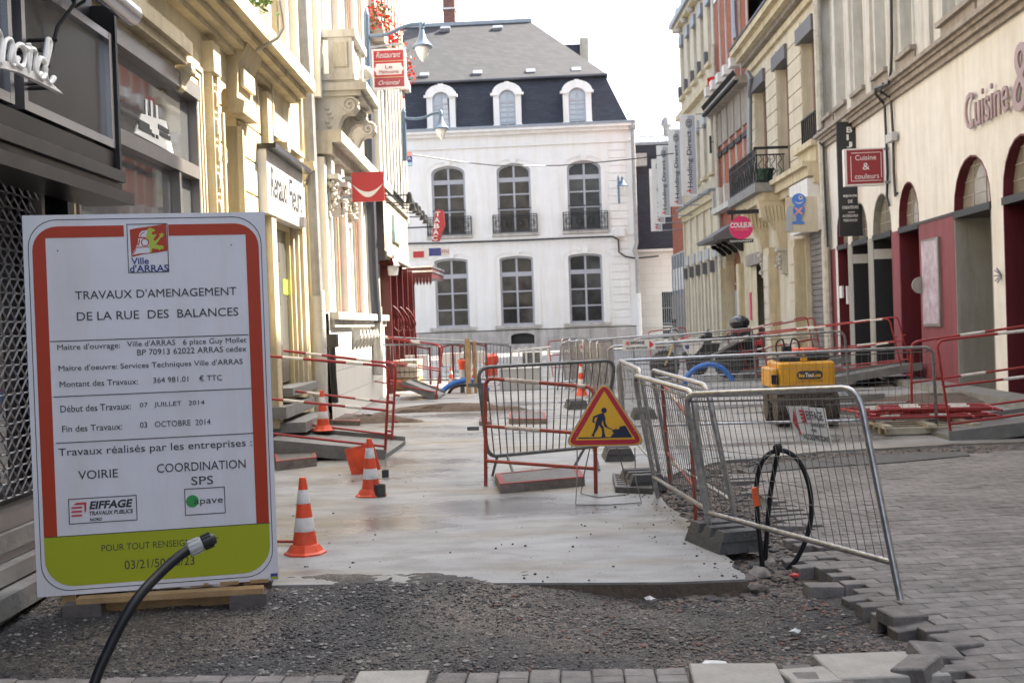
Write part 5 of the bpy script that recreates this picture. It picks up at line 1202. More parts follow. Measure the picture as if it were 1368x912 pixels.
# balcony
bs0 = u2(1050,245); bs1 = F2.L-.15; sl = h2_(1017,240,.9)
bw = .95
f2('balcony_slab', 'ledge_stone', (bs0,bs1,sl-.28,sl,0,bw),)
f2('balcony_moulding', 'cream_stone', (bs0+.1,bs1-.1,sl-.55,sl-.28,0,bw-.25))
rh = 1.05; rl = MB(); 
for z in (sl+.06,sl+.85,sl+rh): F2.box(rl, bs0+.05,bs1-.05,z-.02,z+.02,bw-.1,bw-.06); F2.box(rl, bs0+.05,bs0+.09,z-.02,z+.02,0,bw-.06)
n=22
for k in range(n+1):
    u = bs0+.07+(bs1-bs0-.14)*k/n; F2.box(rl, u-.015,u+.015,sl,sl+rh,bw-.095,bw-.065)
for k in range(9):
    d = .05+k*(bw-.15)/8
    if k%2: rl.tube([F2.P(bs0+.07,sl+.06+.80*t/12,d+.06*sin(t*1.1)) for t in range(13)], .014, 4)
    else: F2.box(rl, bs0+.055,bs0+.085,sl,sl+.85,d-.01,d+.01)
for k in range(10):
    u = bs0+.3+(bs1-bs0-.5)*k/10; rl.tube([F2.P(u+.13*sin(t*.7),sl+.08+.78*t/12,bw-.08) for t in range(13)], .018, 4)
F2.box(rl, bs0-.02,bs0+.1,sl+rh-.03,sl+rh+.04,-.1,bw)
rl.build('balcony_railing', 'black_iron', b2)
c = F2.P(bs0+.35,sl+.02,bw-.38); tr = thing('planter', 'dark green planter standing on the iron balcony', 'planter', tuple(c)); mb = MB(); mb.lathe([(.20,0),(.27,.36),(.30,.38),(.30,.43),(.25,.43)], c, 14); mb.build('tub', 'box_green', tr); MB().lathe([(.25,.4),(.1,.44)], c, 12).build('soil', 'earth', tr)
def fluted(u, top, d, w_, h):
    pf = [(0,0),(d,0),(d+.05,-.08),(d,-.2),(d-.05,-h*.35),(d-.3,-h*.45),(d-.48,-h*.62),(d-.58,-h),(0,-h)]
    mb = MB(); mb.prism([F2.P(u,top+b,a) for a,b in pf], F2.u*w_)
    for k in range(6): mb.tube([F2.P(u-.01,top-.22,.08+k*(d-.1)/6),F2.P(u-.01,top-h*.42,.06+k*(d-.16)/6)], .028, 5)
    o = mb.build('fluted_bracket', 'cream_stone', b2, smooth=False)
    mb = MB(); rr = np.random.RandomState(int(u*9)); F2.box(mb, u,u+w_,top-h-.75,top-h,0,.18); F2.box(mb, u-.04,u+w_+.04,top-h-.05,top-h+.06,0,.30)
    for j in range(26): mb.ball(F2.P(u+rr.uniform(0,w_),top-h-.08-rr.uniform(0,.55),.12+rr.uniform(0,.14)), rr.uniform(.04,.08), 6)
    mb.build('carved_corbel', 'ornate_stone', b2)
fluted(bs0+.12, sl-.5, .80, .42, 1.55); fluted(bs0+3.0, sl-.5, .80, .42, 1.55)
# shop awning box with blue figure and roller shutter
aw0,aw1 = u2(1094,290,.5),u2(1052,290,.5); ah0,ah1 = h2_(1052,318,.5),h2_(1052,262,.5)
ax_ = f2('shop_fascia', 'board_white', (sh2[0]-.1,sh2[1]+.35,sh2[3]-.1,sh2[3]+1.3,0,.35)); f2('fascia_moulding', 'cream_stone', (sh2[0]-.2,bs0+.1,sl-.35,sl-.1,0,.35),(sh2[0]-.2,bs0+.1,sl-.1,sl+.04,0,.5),(sh2[0]-.2,bs0+.1,sl-.55,sl-.35,0,.2))
fsn = f2('shutter', 'shutter_grey', (sh2[0],sh2[1],0,sh2[3],-.2,-.16))
z = .05
while z < sh2[3]-.05: f2('slat', 'shutter_grey', (sh2[0],sh2[1],z,z+.13,-.16,-.12), par=fsn); z += .16
q = D(1066,276,30.8); r = thing('figure_sign', 'projecting pale sign with a blue one eyed figure', 'sign', (q.x,30.8,q.z)); y = 30.78
a = D(1051,311,30.8); b = D(1092,262,30.8); MB().box(a.x,b.x,30.8,30.86,a.z,b.z).build('board', 'cream_right', r)
mb = MB(); pl = [D(x,yy,y) for x,yy in ((1050,311),(1050,282),(1054,275),(1060,275),(1060,307))]; mb.prism(pl, (0,.03,0)); mb.build('grey_wing', 'board_grey', r)
mb = MB(); S=1600/30.8
def disc(mb, px,py,rx,ry,y,t=.01,n=20): c = D(px,py,y); mb.prism([(c.x+rx/S*cos(2*pi*k/n),y-t,c.z+ry/S*sin(2*pi*k/n)) for k in range(n)], (0,t,0))
disc(mb,1067,267,9,8.5,y); disc(mb,1067,281,7.5,8.5,y-.01); mb.prism([D(x,yy,y-.012) for x,yy in ((1063,287),(1071,287),(1070,295),(1075,297),(1075,299),(1058,299),(1058,297),(1064,295))], (0,.01,0)); mb.build('figure', 'blue_fig', r)
mb = MB(); disc(mb,1069.5,264,2.8,2.8,y-.012); mb.prism([D(x,yy,y-.02) for x,yy in ((1061,269),(1066,272.5),(1071,271.5),(1074,268),(1071,270),(1066,271))], (0,.008,0)); mb.build('eye_and_smile', 'board_white', r)
mb = MB(); disc(mb,1069.5,263.5,1.4,1.2,y-.026); mb.build('pupil', 'black', r)
mb = MB(); mb.obox(D(1067,282,y-.03), (.09,0,.09),(0,.004,0),(.016,0,-.016)); mb.obox(D(1067,282,y-.035), (-.09,0,.09),(0,.004,0),(.016,0,.016)); mb.build('cross', 'salmon', r)
f2('door', 'black', (dr2[0],dr2[1],0,dr2[3],-.44,-.40)); f2('door_lintel', 'moulding', (dr2[0]-.1,dr2[1]+.1,dr2[3],dr2[3]+.4,-.1,.2))
f2('pink_notice', 'magenta', (dr2[1]+.15,dr2[1]+.45,1.3,2.3,.02,.05))
f2('pier', 'cream_stone', (dr2[0]-.9,dr2[0]-.05,-.1,sl-1.9,0,.30),(sh2[1]+.1,sh2[1]+.8,-.1,sl-1.9,0,.30))
for (a,b) in ((dr2[0]-.88,dr2[0]-.07),(sh2[1]+.12,sh2[1]+.78)):
    z = .3
    while z < sl-2.5: f2('stone', 'cream_right', (a,b,z,z+.48,.28,.335)); z += .52
mb = MB(); F2.tube(mb, [(998,96,.3),(1003,104,.2),(1001,130,.12),(1001,200,.12),(1002,240,.12)], .09, .12, 8); mb.build('downpipe', 'zinc', b2)

# --- R3: brick building
F3 = Fac((6.36,42.4),(6.0,49.5),-1); b3 = thing('brick_building', 'red brick building with pale vertical piers, iron balcony line and arched wooden door', 'building', tuple(F3.P(3,0)))
f3 = lambda name, m, *boxes, par=b3, **k: fb(name, m, *boxes, par=par, F=F3, **k)
u3 = lambda px,py,d=0.: F3.uh(px,py,d)[0]; h3_ = lambda px,py,d=0.: F3.uh(px,py,d)[1]
dr3 = (u3(991,390),u3(970,390),-.1,h3_(982,330),.6)
mb = MB(); F3.wall(mb, 0,F3.L,-.1,4.9,[dr3],.5); mb.build('ground_wall', 'cream_stone', b3)
hA = h3_(970,262); hB = h3_(970,160); 
mb = MB(); F3.wall(mb, 0,F3.L,4.9,18.5,[],.2); mb.build('wall', 'brick', b3)
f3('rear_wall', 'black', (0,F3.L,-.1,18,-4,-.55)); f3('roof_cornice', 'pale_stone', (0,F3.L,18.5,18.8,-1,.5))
n = 5
hsill = h3_(959,278,.2); hbr = h3_(945,146,.5)
for k in range(n+1):
    u = .1+(F3.L-.3)*k/n
    f3('pier', 'facade_pink' if False else 'pale_stone', (u,u+.11,hsill+.2,18.3,0,.05), )
    f3('dado_post', 'pale_stone', (u,u+.34,hsill,hsill+.75,0,.28))
    if k < n:
        g = (F3.L-.3)/n
        f3('lintel_panel', 'moulding', (u+.2,u+g-.02,hbr-1.5,hbr-.2,0,.08)); f3('iron_lintel', 'black_iron', (u+.2,u+g-.02,hbr-1.95,hbr-1.75,0,.1))
        f3('planter_box', 'board_white', (u+.2,u+.7,hbr+.45,hbr+.8,.3,.62))
        f3('window_pane', 'glass', (u+.25,u+g-.05,hbr+4.3,hbr+6.5,0,.03)); f3('lintel_panel', 'moulding', (u+.2,u+g-.02,hbr+6.6,hbr+7.5,0,.08))
f3('sill_band', 'pale_stone', (0,F3.L,hsill-.22,hsill,-.1,.34)); f3('balcony_ledge', 'moulding', (0,F3.L,hbr-.1,hbr+.05,0,.55),(0,F3.L,hbr-.2,hbr-.1,0,.4))
mb = MB()
for k in range(26): u = .1+k*(F3.L-.2)/25; mb.tube([F3.P(u,hbr+.05,.5),F3.P(u,hbr+.25,.6)], .04, 5); mb.ball(F3.P(u,hbr-.12,.52), .09, 6)
mb.build('iron_fringe', 'black_iron', b3)
fl = MB()
for k in range(60): c = F3.P(F3.L-1.6+rs2.uniform(-.2,.2),hbr+.95+rs2.uniform(-.1,.15),.45+rs2.uniform(-.1,.1)); a = V(rs2.normal(0,1,3)).normalized()*.07; b = V(rs2.normal(0,1,3)).normalized()*.07; fl.add([c-a,c+b,c+a,c-b],[(0,1,2,3)])
tag(fl.build('flower_pot', 'flower_red'), 'small red flowers in a pot on the brick building ledge', 'flowers')
dw = f3('door', 'door_wood', (dr3[0],dr3[1],0,2.7,-.4,-.34)); f3('pane', 'pale_glass', (dr3[0]+(dr3[1]-dr3[0])*.5,dr3[1]-.1,.4,2.5,-.34,-.32), par=dw)
mb = MB(); F3.poly(mb, archpoly(dr3[0],dr3[1],2.7,dr3[3],.6), -.4,-.36); fn_ = mb.build('fanlight', 'door_wood', b3); f3('glazing_bars', 'brown_blind', (dr3[0],dr3[1],2.7,2.8,-.36,-.3),(dr3[0],dr3[1],3.3,3.35,-.36,-.32),((dr3[0]+dr3[1])/2-.03,(dr3[0]+dr3[1])/2+.03,2.8,dr3[3]-.05,-.36,-.31), par=fn_)
f3('surround', 'cream_stone', (dr3[1]+.05,dr3[1]+.5,0,3.4,0,.2),(dr3[0]-.5,dr3[0]-.05,0,3.4,0,.2))
q0 = D(946,319,44); q1 = D(981,300,44); mb = MB(); F3.poly(MB(),[(0,0),(1,0),(1,1)],0,.1)
ca0,ca1 = u3(979,310,.4),u3(955,315,.4); hc = h3_(970,314,.9)
mb = MB(); mb.hexa([F3.P(ca0,hc,.0),F3.P(ca1,hc,.0),F3.P(ca1,hc-.05,1.1),F3.P(ca0,hc-.05,1.1),F3.P(ca0,hc+.75,.0),F3.P(ca1,hc+.75,.0),F3.P(ca1,hc+.06,1.15),F3.P(ca0,hc+.06,1.15)]); mb.build('door_canopy', 'rolling_box', b3)
for k in range(4): corbel(ca0+.15+k*(ca1-ca0-.3)/3, hc-.5, .12,.45,.6, b3, 'shop_metal', F3)
mb = MB(); F3.tube(mb, [(980,-20,.2),(981,30,.2),(983,52,.2)], .1, .2); mb.build('downpipe', 'zinc', b3)
# round sign
y = 36.6; r = thing('round_sign', 'round magenta sign reading COULEUR over a black RESTAURANT plate', 'sign', tuple(D(990,322,y)))
S = 1600/y; mb = MB(); disc(mb,990,304.5,15.2,15.2,y,.08,28); mb.build('disc', 'magenta', r)
q = D(975.5,305,y); txt('COULEUR',(q.x,y-.085,q.z),Xa,Zu,29/S,7/S,'gold' if False else 'board_white',r,bold=.03); q = D(981,308.5,y); txt('CAFE CREATION',(q.x,y-.085,q.z),Xa,Zu,18/S,2.2/S,'salmon',r)
a = D(974,325,y); b = D(1006,319,y); MB().box(a.x,b.x,y-.06,y,a.z,b.z).build('plate', 'black', r); txt('RESTAURANT',(a.x+.03,y-.062,a.z+.03),Xa,Zu,b.x-a.x-.06,b.z-a.z-.06,'board_white',r,bold=.02)
a = D(971,285,y); b = D(1000,285,y); mb = MB(); mb.box(a.x,b.x+.3,y-.08,y+.05,a.z-.04,a.z+.08); mb.tube([(D(978,285,y).x,y,a.z),(D(978,295,y).x,y,D(978,295,y).z)], .03,6); mb.build('bracket', 'black_iron', r)

# --- R4: cream building
F4 = Fac((6.0,49.5),(5.44,58.8),-1); b4 = thing('pale_tall_building', 'tall pale yellow building with narrow window columns at the far right end', 'building', tuple(F4.P(4,0)))
f4 = lambda name, m, *boxes, par=b4, **k: fb(name, m, *boxes, par=par, F=F4, **k)
u4 = lambda px,py,d=0.: F4.uh(px,py,d)[0]; h4_ = lambda px,py,d=0.: F4.uh(px,py,d)[1]
ht = h4_(904,46); m1 = h4_(940,262,.3)
cols_ = [F4.L*(k+.5)/5 for k in range(5)]
wa = []
for c in cols_: wa += [(c-.42,c+.42,.6,4.4,0),(c-.42,c+.42,m1+.9,m1+3.6,0),(c-.42,c+.42,m1+5.4,m1+8.3,0)]
mb = MB(); F4.wall(mb, 0,F4.L,-.1,ht,wa,.28); mb.build('wall', 'cream_right', b4)
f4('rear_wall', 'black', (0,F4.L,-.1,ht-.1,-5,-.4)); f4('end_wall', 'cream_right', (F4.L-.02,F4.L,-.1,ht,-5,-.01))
f4('cornice', 'cream_stone', (0,F4.L+.1,m1-.3,m1,0,.3),(0,F4.L+.1,m1-.55,m1-.3,0,.15),(0,F4.L+.1,m1+4.4,m1+4.65,0,.28),(0,F4.L+.15,ht-.1,ht+.1,-.2,.3)); f4('gutter', 'zinc', (0,F4.L+.2,ht+.1,ht+.35,-.3,.45))
f4('slate_ledge', 'zinc', (0,F4.L,m1,m1+.12,0,.42))
for i,o in enumerate(wa):
    window(F4, b4, *o[:4], d=-.2, fm='window_paint' if i%3 else 'board_grey', gm='pale_glass' if i%3 else 'glass', rows=(.35,.7), fw=.07)
    f4('blind_box', 'board_grey_dark' if i%3==2 else 'board_grey', (o[0]-.02,o[1]+.02,o[3]-.45,o[3],-.1,.12))
    if i%3 == 2: f4('vent_grille', 'rolling_box', (o[1]+.08,o[1]+.34,o[2]+.1,o[2]+.6,0,.16))
    if i%3 == 0: f4('wall_light', 'rolling_box', (o[1]+.12,o[1]+.34,3.35,3.85,0,.2)); 
    if i%3 != 0: f4('sill', 'cream_stone', (o[0]-.1,o[1]+.1,o[2]-.15,o[2],0,.2))
    if i%3 == 2: mb = MB(); mb.ball(F4.P((o[0]+o[1])/2,o[3]+.35,.15), .2, 8); F4.box(mb, o[0]+.1,o[1]-.1,o[3]+.5,o[3]+1.3,0,.25); mb.build('bracket', 'pale_stone', b4)
for k in range(6): f4('pilaster', 'cream_right', (F4.L*k/5-.22 if k else 0,F4.L*k/5+.22 if k<5 else F4.L,.3,m1-.55,0,.10))
mb = MB(); F4.tube(mb, [(953,60,.15),(957,200,.15),(961,300,.15),(965,430,.15)], .09, .15, 8); mb.build('downpipe', 'cream_pipe', b4)
# --- R5: low grey shop and brick end
F5 = Fac((5.44,58.8),(5.15,64.0),-1); b5 = thing('grey_shop', 'low grey panelled shop with a brick gable at the very end of the right row', 'building', tuple(F5.P(2,0)))
f5 = lambda name, m, *boxes, par=b5, **k: fb(name, m, *boxes, par=par, F=F5, **k)
f5('wall', 'board_grey', (0,F5.L,-.1,4.8,-4,0)); f5('gable_wall', 'brick', (0,F5.L,4.8,8.5,-4,-.1)); f5('white_panel', 'board_white', (.3,F5.L-.2,2.9,4.0,0,.05)); f5('plinth', 'alu', (0,F5.L,0,2.7,0,.06))
for k in range(5): f5('slat_post', 'zinc', (.4+k,.5+k,0,4.7,0,.1))
# --- row of projecting holding signs
hold = [((911,262),(929,152),'nearest and largest',49.8),((896,276),(910,172),'second nearest',52.5),((880,290),(893,194),'middle',55.5),((873,299),(886,212),'second farthest',58.0),((870,309),(882,225),'farthest and smallest',60.5)]
for i,(a_,b_,nm,y) in enumerate(hold):
    a = D(*a_,y); b = D(*b_,y); r = thing('banner_sign', nm+' of the five pale vertical Holding Direct @ banners', 'sign', (a.x,y,a.z), 'vertical banners projecting from the right row')
    w_ = b.x-a.x; h = b.z-a.z
    MB().box(a.x,b.x,y,y+.1,a.z,b.z).build('board', 'board_white', r)
    MB().box(a.x+w_*.5,a.x+w_*.93,y-.008,y+.002,a.z+h*.02,b.z-h*.02).build('grey_band', 'board_grey', r)
    txt('Holding Direct @', (a.x+w_*.78,y-.01,a.z+h*.10), Zu, -Xa, h*.84, w_*.42, 'ink', r, bold=.01)
    mb = MB(); mb.obox((a.x+w_*.45,y-.01,a.z+h*.06), (w_*.13,0,0),(0,.004,0),(0,0,w_*.04)); mb.obox((a.x+w_*.5,y-.012,a.z+h*.06), (w_*.04,0,0),(0,.004,0),(0,0,w_*.13)); mb.build('red_emblem', 'logo_red', r)
    wx = 6.0-.06*(y-49.5); mb = MB(); mb.tube([(b.x,y+.05,b.z-.02),(wx+.1,y+.05,b.z)], .025, 5); mb.tube([(a.x,y+.05,a.z+.02),(wx+.1,y+.05,a.z+.04)], .025, 5); mb.build('bracket', 'zinc', r)
# shutter bars, small iron wall lamp on the pale tall building
mb = MB(); q = D(949,190,49.0); mb.tube([(5.9,49,q.z),(q.x,49,q.z)], .02, 5); mb.tube([(q.x,49,q.z+.25),(q.x,49,q.z-.45)], .05, 6); tag(mb.build('wall_bracket', 'black_iron'), 'slim black iron bracket between the brick and the pale buildings', 'bracket')
# ============================================================ THE WORKS BOARD
A_ = D(50,800,6.28); B_ = D(372,771,6.60); SG = Fac((A_.x,A_.y),(B_.x,B_.y),1)
sb = thing('works_board', 'large white site information board with red and lime border announcing street works', 'sign', tuple(SG.P(.6,.1)))
bot = (A_.z+B_.z)/2; top = (SG.uh(27,288)[1]+SG.uh(350,283)[1])/2; W = SG.L
MATS['sign_white2'] = None
def rr(u0,u1,h0,h1,r,tl=1,tr=1,br=1,bl=1,n=7):
    P = []
    for (cx_,cz_,a0,on) in ((u1-r,h1-r,0,tr),(u0+r,h1-r,pi/2,tl),(u0+r,h0+r,pi,bl),(u1-r,h0+r,3*pi/2,br)):
        if on: P += [(cx_+r*cos(a0+pi/2*k/n), cz_+r*sin(a0+pi/2*k/n)) for k in range(n+1)]
        else: P.append((cx_+r*(1 if cos(a0+pi/4)>0 else -1), cz_+r*(1 if sin(a0+pi/4)>0 else -1)))
    return P
def ring(mb, o, i, d0, d1):
    n = len(o)
    for k in range(n): SG.poly(mb, [o[k],o[(k+1)%n],i[(k+1)%n],i[k]], d0, d1)
mb = MB(); SG.box(mb, 0,W,bot,top,-.022,0); mb.build('panel', 'sign_white', sb)
mb = MB(); SG.box(mb, .12,.19,-.05,1.75,-.06,-.023); SG.box(mb, W-.19,W-.12,-.05,1.75,-.06,-.023); mb.build('rear_batten', 'wood', sb)
mb = MB(); g = .024; o_ = rr(g,W-g,bot+g,top-g,.15); i_ = rr(g+.004,W-g-.004,bot+g+.004,top-g-.004,.146); ring(mb,o_,i_,0,.0015); mb.build('border_line', 'ink', sb)
uo0 = SG.uh(52,520)[0]; uo0 = (SG.uh(41,340)[0]+SG.uh(61,715)[0])/2; ui0 = (SG.uh(60,340)[0]+SG.uh(78,715)[0])/2; ui1 = (SG.uh(326.5,340)[0]+SG.uh(345,695)[0])/2; uo1 = (SG.uh(344.5,340)[0]+SG.uh(361,695)[0])/2
ht0 = SG.uh(165,301)[1]; ht1 = SG.uh(120,317)[1]; hg1 = (SG.uh(61,718)[1]+SG.uh(361,697)[1])/2; hg0 = (SG.uh(91,784.5)[1]+SG.uh(344,762)[1])/2
ul0,ul1 = SG.uh(165.5,310)[0], SG.uh(225,310)[0]
mb = MB(); r_ = .13
cl = [(uo0,hg1),(uo0,ht0-r_)]+[(uo0+r_-r_*cos(pi/2*k/7), ht0-r_+r_*sin(pi/2*k/7)) for k in range(1,8)]+[(ul0,ht0),(ul0,ht1),(ui0,ht1),(ui0,hg1)]
SG.poly(mb, cl, 0,.002); cr_ = [(uo1,hg1),(uo1,ht0-r_)]+[(uo1-r_+r_*cos(pi/2*k/7), ht0-r_+r_*sin(pi/2*k/7)) for k in range(1,8)]+[(ul1,ht0),(ul1,ht1),(ui1,ht1),(ui1,hg1)]
SG.poly(mb, cr_, 0,.002); mb.build('red_border', 'sign_red', sb)
mb = MB(); SG.poly(mb, rr(uo0,uo1,hg0,hg1,.15,0,0,1,1), 0,.002); mb.build('lime_panel', 'sign_green', sb)
mb = MB()
def line(a,b,t=.0022): 
    ua,ha = SG.uh(*a); ub,hb2 = SG.uh(*b); h = (ha+hb2)/2; SG.box(mb, ua,ub,h-t,h+t,.0,.0025)
for a,b in (((67,457.5),(332,445.5)),((71.8,531),(336,517.6)),((74.9,592.5),(339.3,577.5)),((61,718.5),(361,697))): line(a,b)
for (a,b,c,dd_) in ((91,666.6,183.8,693.6),(246,652.7,301.5,685),(169.5,299.5,225.5,363.9)):
    ua,ha = SG.uh(a,b if a!=91 else 666.6); 
    uL = SG.uh(a+.7,(b+dd_)/2)[0]; uR = SG.uh(c-.6,(b+dd_)/2)[0]; 
    hT = {91:SG.uh(137,663.3)[1],246:SG.uh(273,651)[1],169.5:SG.uh(196,298.8)[1]}[a]; hB = {91:SG.uh(137,697.2)[1],246:SG.uh(274,686.5)[1],169.5:SG.uh(199,364.1)[1]}[a]
    ring(mb, [(uL,hB),(uR,hB),(uR,hT),(uL,hT)], [(uL+.004,hB+.004),(uR-.004,hB+.004),(uR-.004,hT-.004),(uL+.004,hT-.004)], 0, .0025)
mb.build('rule_line', 'ink', sb)
def st(s, a, b, cap, m='ink', sh_=0.0, bo=0.0, desc=0.0):
    ua,ha = SG.uh(*a); ub,hb2 = SG.uh(*b); k = 6.4/1600
    h = (ha+hb2)/2-desc*k; txt(s, SG.P(ua,h,.0005), SG.u, Zu, ub-ua, cap*k, m, sb, depth=.0022, shear=sh_, bold=bo)
st("TRAVAUX D'AMENAGEMENT",(100.6,399.7),(316,394.2),11.5); st("DE LA RUE  DES  BALANCES",(103,428),(318.6,421.8),11.5)
st("Maitre d'ouvrage:",(76.8,467.7),(160.5,465),10,desc=2); st("Ville d'ARRAS   6 place Guy Mollet",(170,463.3),(329.4,457.5),10,desc=2); st("BP 70913 62022 ARRAS cedex",(183.5,475),(329.4,468.5),8)
st("Maitre d'oeuvre: Services Techniques Ville d'ARRAS",(78.7,496.5),(324.4,485.7),10,desc=2); st("Montant des Travaux:",(79.8,516.8),(184.3,513.4),8); st("364 981.01    \u20ac TTC",(205,511.8),(296.7,507.2),8)
st("D\u00e9but des Travaux:",(81,550.6),(175,546.4),9); st("07   JUILLET   2014",(187,546),(273.3,541.3),8); st("Fin des Travaux:",(83.3,577),(163.5,573.3),8.5); st("03   OCTOBRE  2014",(187.3,571.7),(281.4,566.4),8)
st("Travaux r\u00e9alis\u00e9s par les entreprises :",(78.3,610.5),(336.7,594.4),13.5,desc=3); st("VOIRIE",(104.8,640),(158,637),11.5); st("COORDINATION",(210,632),(328.3,623.7),12); st("SPS",(255.9,648),(285,645.5),11.5)
st("POUR TOUT RENSEIGNEMENT",(136,736.6),(292,725.3),9); st("03/21/50/50/23",(166.8,760),(260,753.6),12)
st("EIFFAGE",(119.4,680.3),(177.7,676.2),11,sh_=.2,bo=.035); st("TRAVAUX PUBLICS",(119.4,688.3),(178,684.3),5.6,sh_=.2,bo=.02); st("NORD",(120,695.9),(136.7,694.4),4.2,sh_=.2,bo=.02)
st("apave",(259.5,674),(298,671.5),9,desc=2); 
mb = MB(); s_ = lambda x,y: SG.uh(60+x/4.886,640+y/4.886)
for yy in (186,212,238): SG.poly(mb, [s_(172,yy+5),s_(243,yy+1),s_(243,yy-10),s_(176,yy-6)], 0,.003)
SG.poly(mb, [s_(187,166),s_(205,152),s_(271,148),s_(270,205),s_(260,220),s_(257,162)], 0,.003); mb.build('red_logo', 'logo_red', sb)
mb = MB(); c = SG.uh(257,669); SG.poly(mb, [(c[0]+.034*cos(2*pi*k/24),c[1]+.034*sin(2*pi*k/24)) for k in range(24)], 0,.0018); mb.build('green_dot', 'logo_green', sb)
s_ = lambda x,y: SG.uh(150+x/9.12,280+y/9.12)
mb = MB(); SG.poly(mb, [s_(*q) for q in ((213,245),(300,226),(440,207),(560,190),(655,168),(672,500),(560,520),(380,542),(235,578))], 0,.002); mb.build('red_flag', 'sign_red', sb)
mb = MB()
for pl in (((322,333),(335,285),(365,260),(425,252),(432,335)),((318,352),(440,350),(452,452),(290,455),(312,420)),((288,468),(458,462),(460,525),(330,535),(240,555),(262,510))): SG.poly(mb, [s_(*q) for q in pl], .002,.003)
mb.build('white_belfry', 'sign_white', sb)
mb = MB(); c = s_(400,400); R=.022
ring(mb, [(c[0]+R*cos(2*pi*k/16),c[1]+R*sin(2*pi*k/16)) for k in range(16)], [(c[0]+R*.75*cos(2*pi*k/16),c[1]+R*.75*sin(2*pi*k/16)) for k in range(16)], .003,.004)
for pl in (((335,330),(350,290),(395,268),(400,275),(358,297),(343,332)),((330,362),(342,362),(330,430),(310,445)),((250,545),(285,480),(295,482),(262,545))): SG.poly(mb, [s_(*q) for q in pl], .003,.004)
mb.build('belfry_detail', 'sign_red', sb)
mb = MB(); lion = ((425,250),(440,228),(465,222),(490,232),(518,245),(525,262),(490,272),(482,292),(492,310),(540,295),(525,330),(500,360),(515,385),(560,350),(580,320),(575,290),(595,300),(600,272),(612,300),(640,300),(615,320),(620,335),(590,340),(560,390),(530,425),(590,440),(600,430),(612,445),(640,450),(618,465),(630,485),(600,478),(570,500),(560,480),(520,480),(490,470),(480,515),(460,525),(455,480),(448,430),(450,380),(425,355),(405,345),(420,320),(412,300),(425,290))
SG.poly(mb, [s_(*q) for q in lion], .003,.0045); mb.build('lion', 'lion_green', sb)
st("Ville",(175.5,353.5),(199,352.5),9,'ink_blue',0,.02); st("d'ARRAS",(173.5,364),(225.5,362.5),10,'ink_blue',0,.02)
mb = MB()
for px,py in ((77,335),(309,327)): c = SG.uh(px,py); mb.lathe([(.004,0),(.003,.005)], SG.P(c[0],c[1],0), 8, axis=SG.n)
mb.build('screw', 'ink', sb)
u_,h_ = SG.uh(367,768); mb = MB(); SG.box(mb, u_-.022,u_+.016,h_-.02,h_+.012,0,.002); mb.build('maker_tag', 'ink_blue', sb); mb = MB(); SG.box(mb, u_-.02,u_+.014,h_-.018,h_-.005,.002,.003); mb.build('maker_tag', 'sign_green', sb)
# pallet
a = G(84,838,-.085); b = G(357,821,-.085); e = (b-a); e.z=0; L_ = e.length; e.normalize(); nn = V((-e.y,e.x,0))
pl = thing('wooden_pallet', 'worn wooden pallet under the works board with dark end blocks', 'pallet', tuple(a))
def pbx(nm, m, x0,x1,y0,y1,z0,z1): MB().obox(a+e*(x0+x1)/2+nn*(y0+y1)/2+Zu*(z0+z1)/2, e*(x1-x0)/2, nn*(y1-y0)/2, Zu*(z1-z0)/2).build(nm, m, pl)
for y in (0,.34,.68):
    pbx('block','wood_grey', 0.0,.20,y,y+.12,.0,.115) ; pbx('block','wood_grey', L_-.20,L_,y,y+.12,.0,.115)
    pbx('stringer','wood', .07 if y==0 else 0,L_-.02,y+.01,y+.10,.116,.146) 
pbx('bottom_board','wood', .02,L_-.02,.13,.2,.02,.115)
for k in range(7): pbx('deck_board','wood', .0+k*(L_-.1)/6,.1+k*(L_-.1)/6,.14,.8,.148,.166)
mb = MB()
for x in (.05,.15,L_-.15,L_-.05):
    for z in (.035,.08): mb.lathe([(.006,0),(.005,.004)], a+e*x+Zu*z, 6, axis=-nn)
mb.build('nail', 'galv_dull', pl)
# hose with fitting
def spline(pts, k=6):
    out = []
    for i in range(len(pts)-1):
        p0=pts[max(i-1,0)];p1=pts[i];p2=pts[i+1];p3=pts[min(i+2,len(pts)-1)]
        for j in range(k): t=j/k; out.append(0.5*((2*p1)+(p2-p0)*t+(2*p0-5*p1+4*p2-p3)*t*t+(3*p1-p0-3*p2+p3)*t**3))
    out.append(pts[-1]); return out
hp = [D(105,1010,4.55),D(122,925,4.62),D(146,865,4.7),D(178,806,4.8),D(212,767,4.95),D(240,742,5.05),D(256,732,5.1)]
hs_o = thing('water_pipe', 'black plastic pipe with pale compression fitting rising from the ground in front of the board', 'pipe', tuple(hp[0]))
MB().tube(spline(hp), .0215, 14).build('pipe', 'hose_black', hs_o)
d0 = (D(290,717,5.15)-D(252,734,5.1)).normalized(); c0 = D(251,734,5.09)
mb = MB(); mb.lathe([(.024,0),(.031,.006),(.033,.03),(.031,.062),(.026,.066)], c0, 12, axis=d0); o = mb.build('fitting_nut', 'plastic_grey', hs_o)
mb = MB()
for k in range(10):
    ee = d0.orthogonal().normalized(); ff_ = d0.cross(ee); r_ = ee*cos(k*pi/5)+ff_*sin(k*pi/5); mb.obox(c0+d0*.032+r_*.033, d0*.024, r_*.003, d0.cross(r_)*.004)
mb.build('rib', 'plastic_grey', o)
mb = MB(); mb.lathe([(.026,.066),(.031,.07),(.031,.105),(.027,.112),(.02,.125)], c0, 14, axis=d0)
for k in range(12): r_ = ee*cos(k*pi/6)+ff_*sin(k*pi/6); mb.obox(c0+d0*.088+r_*.031, d0*.02, r_*.004, d0.cross(r_)*.004)
mb.build('end_cap', 'black', hs_o)

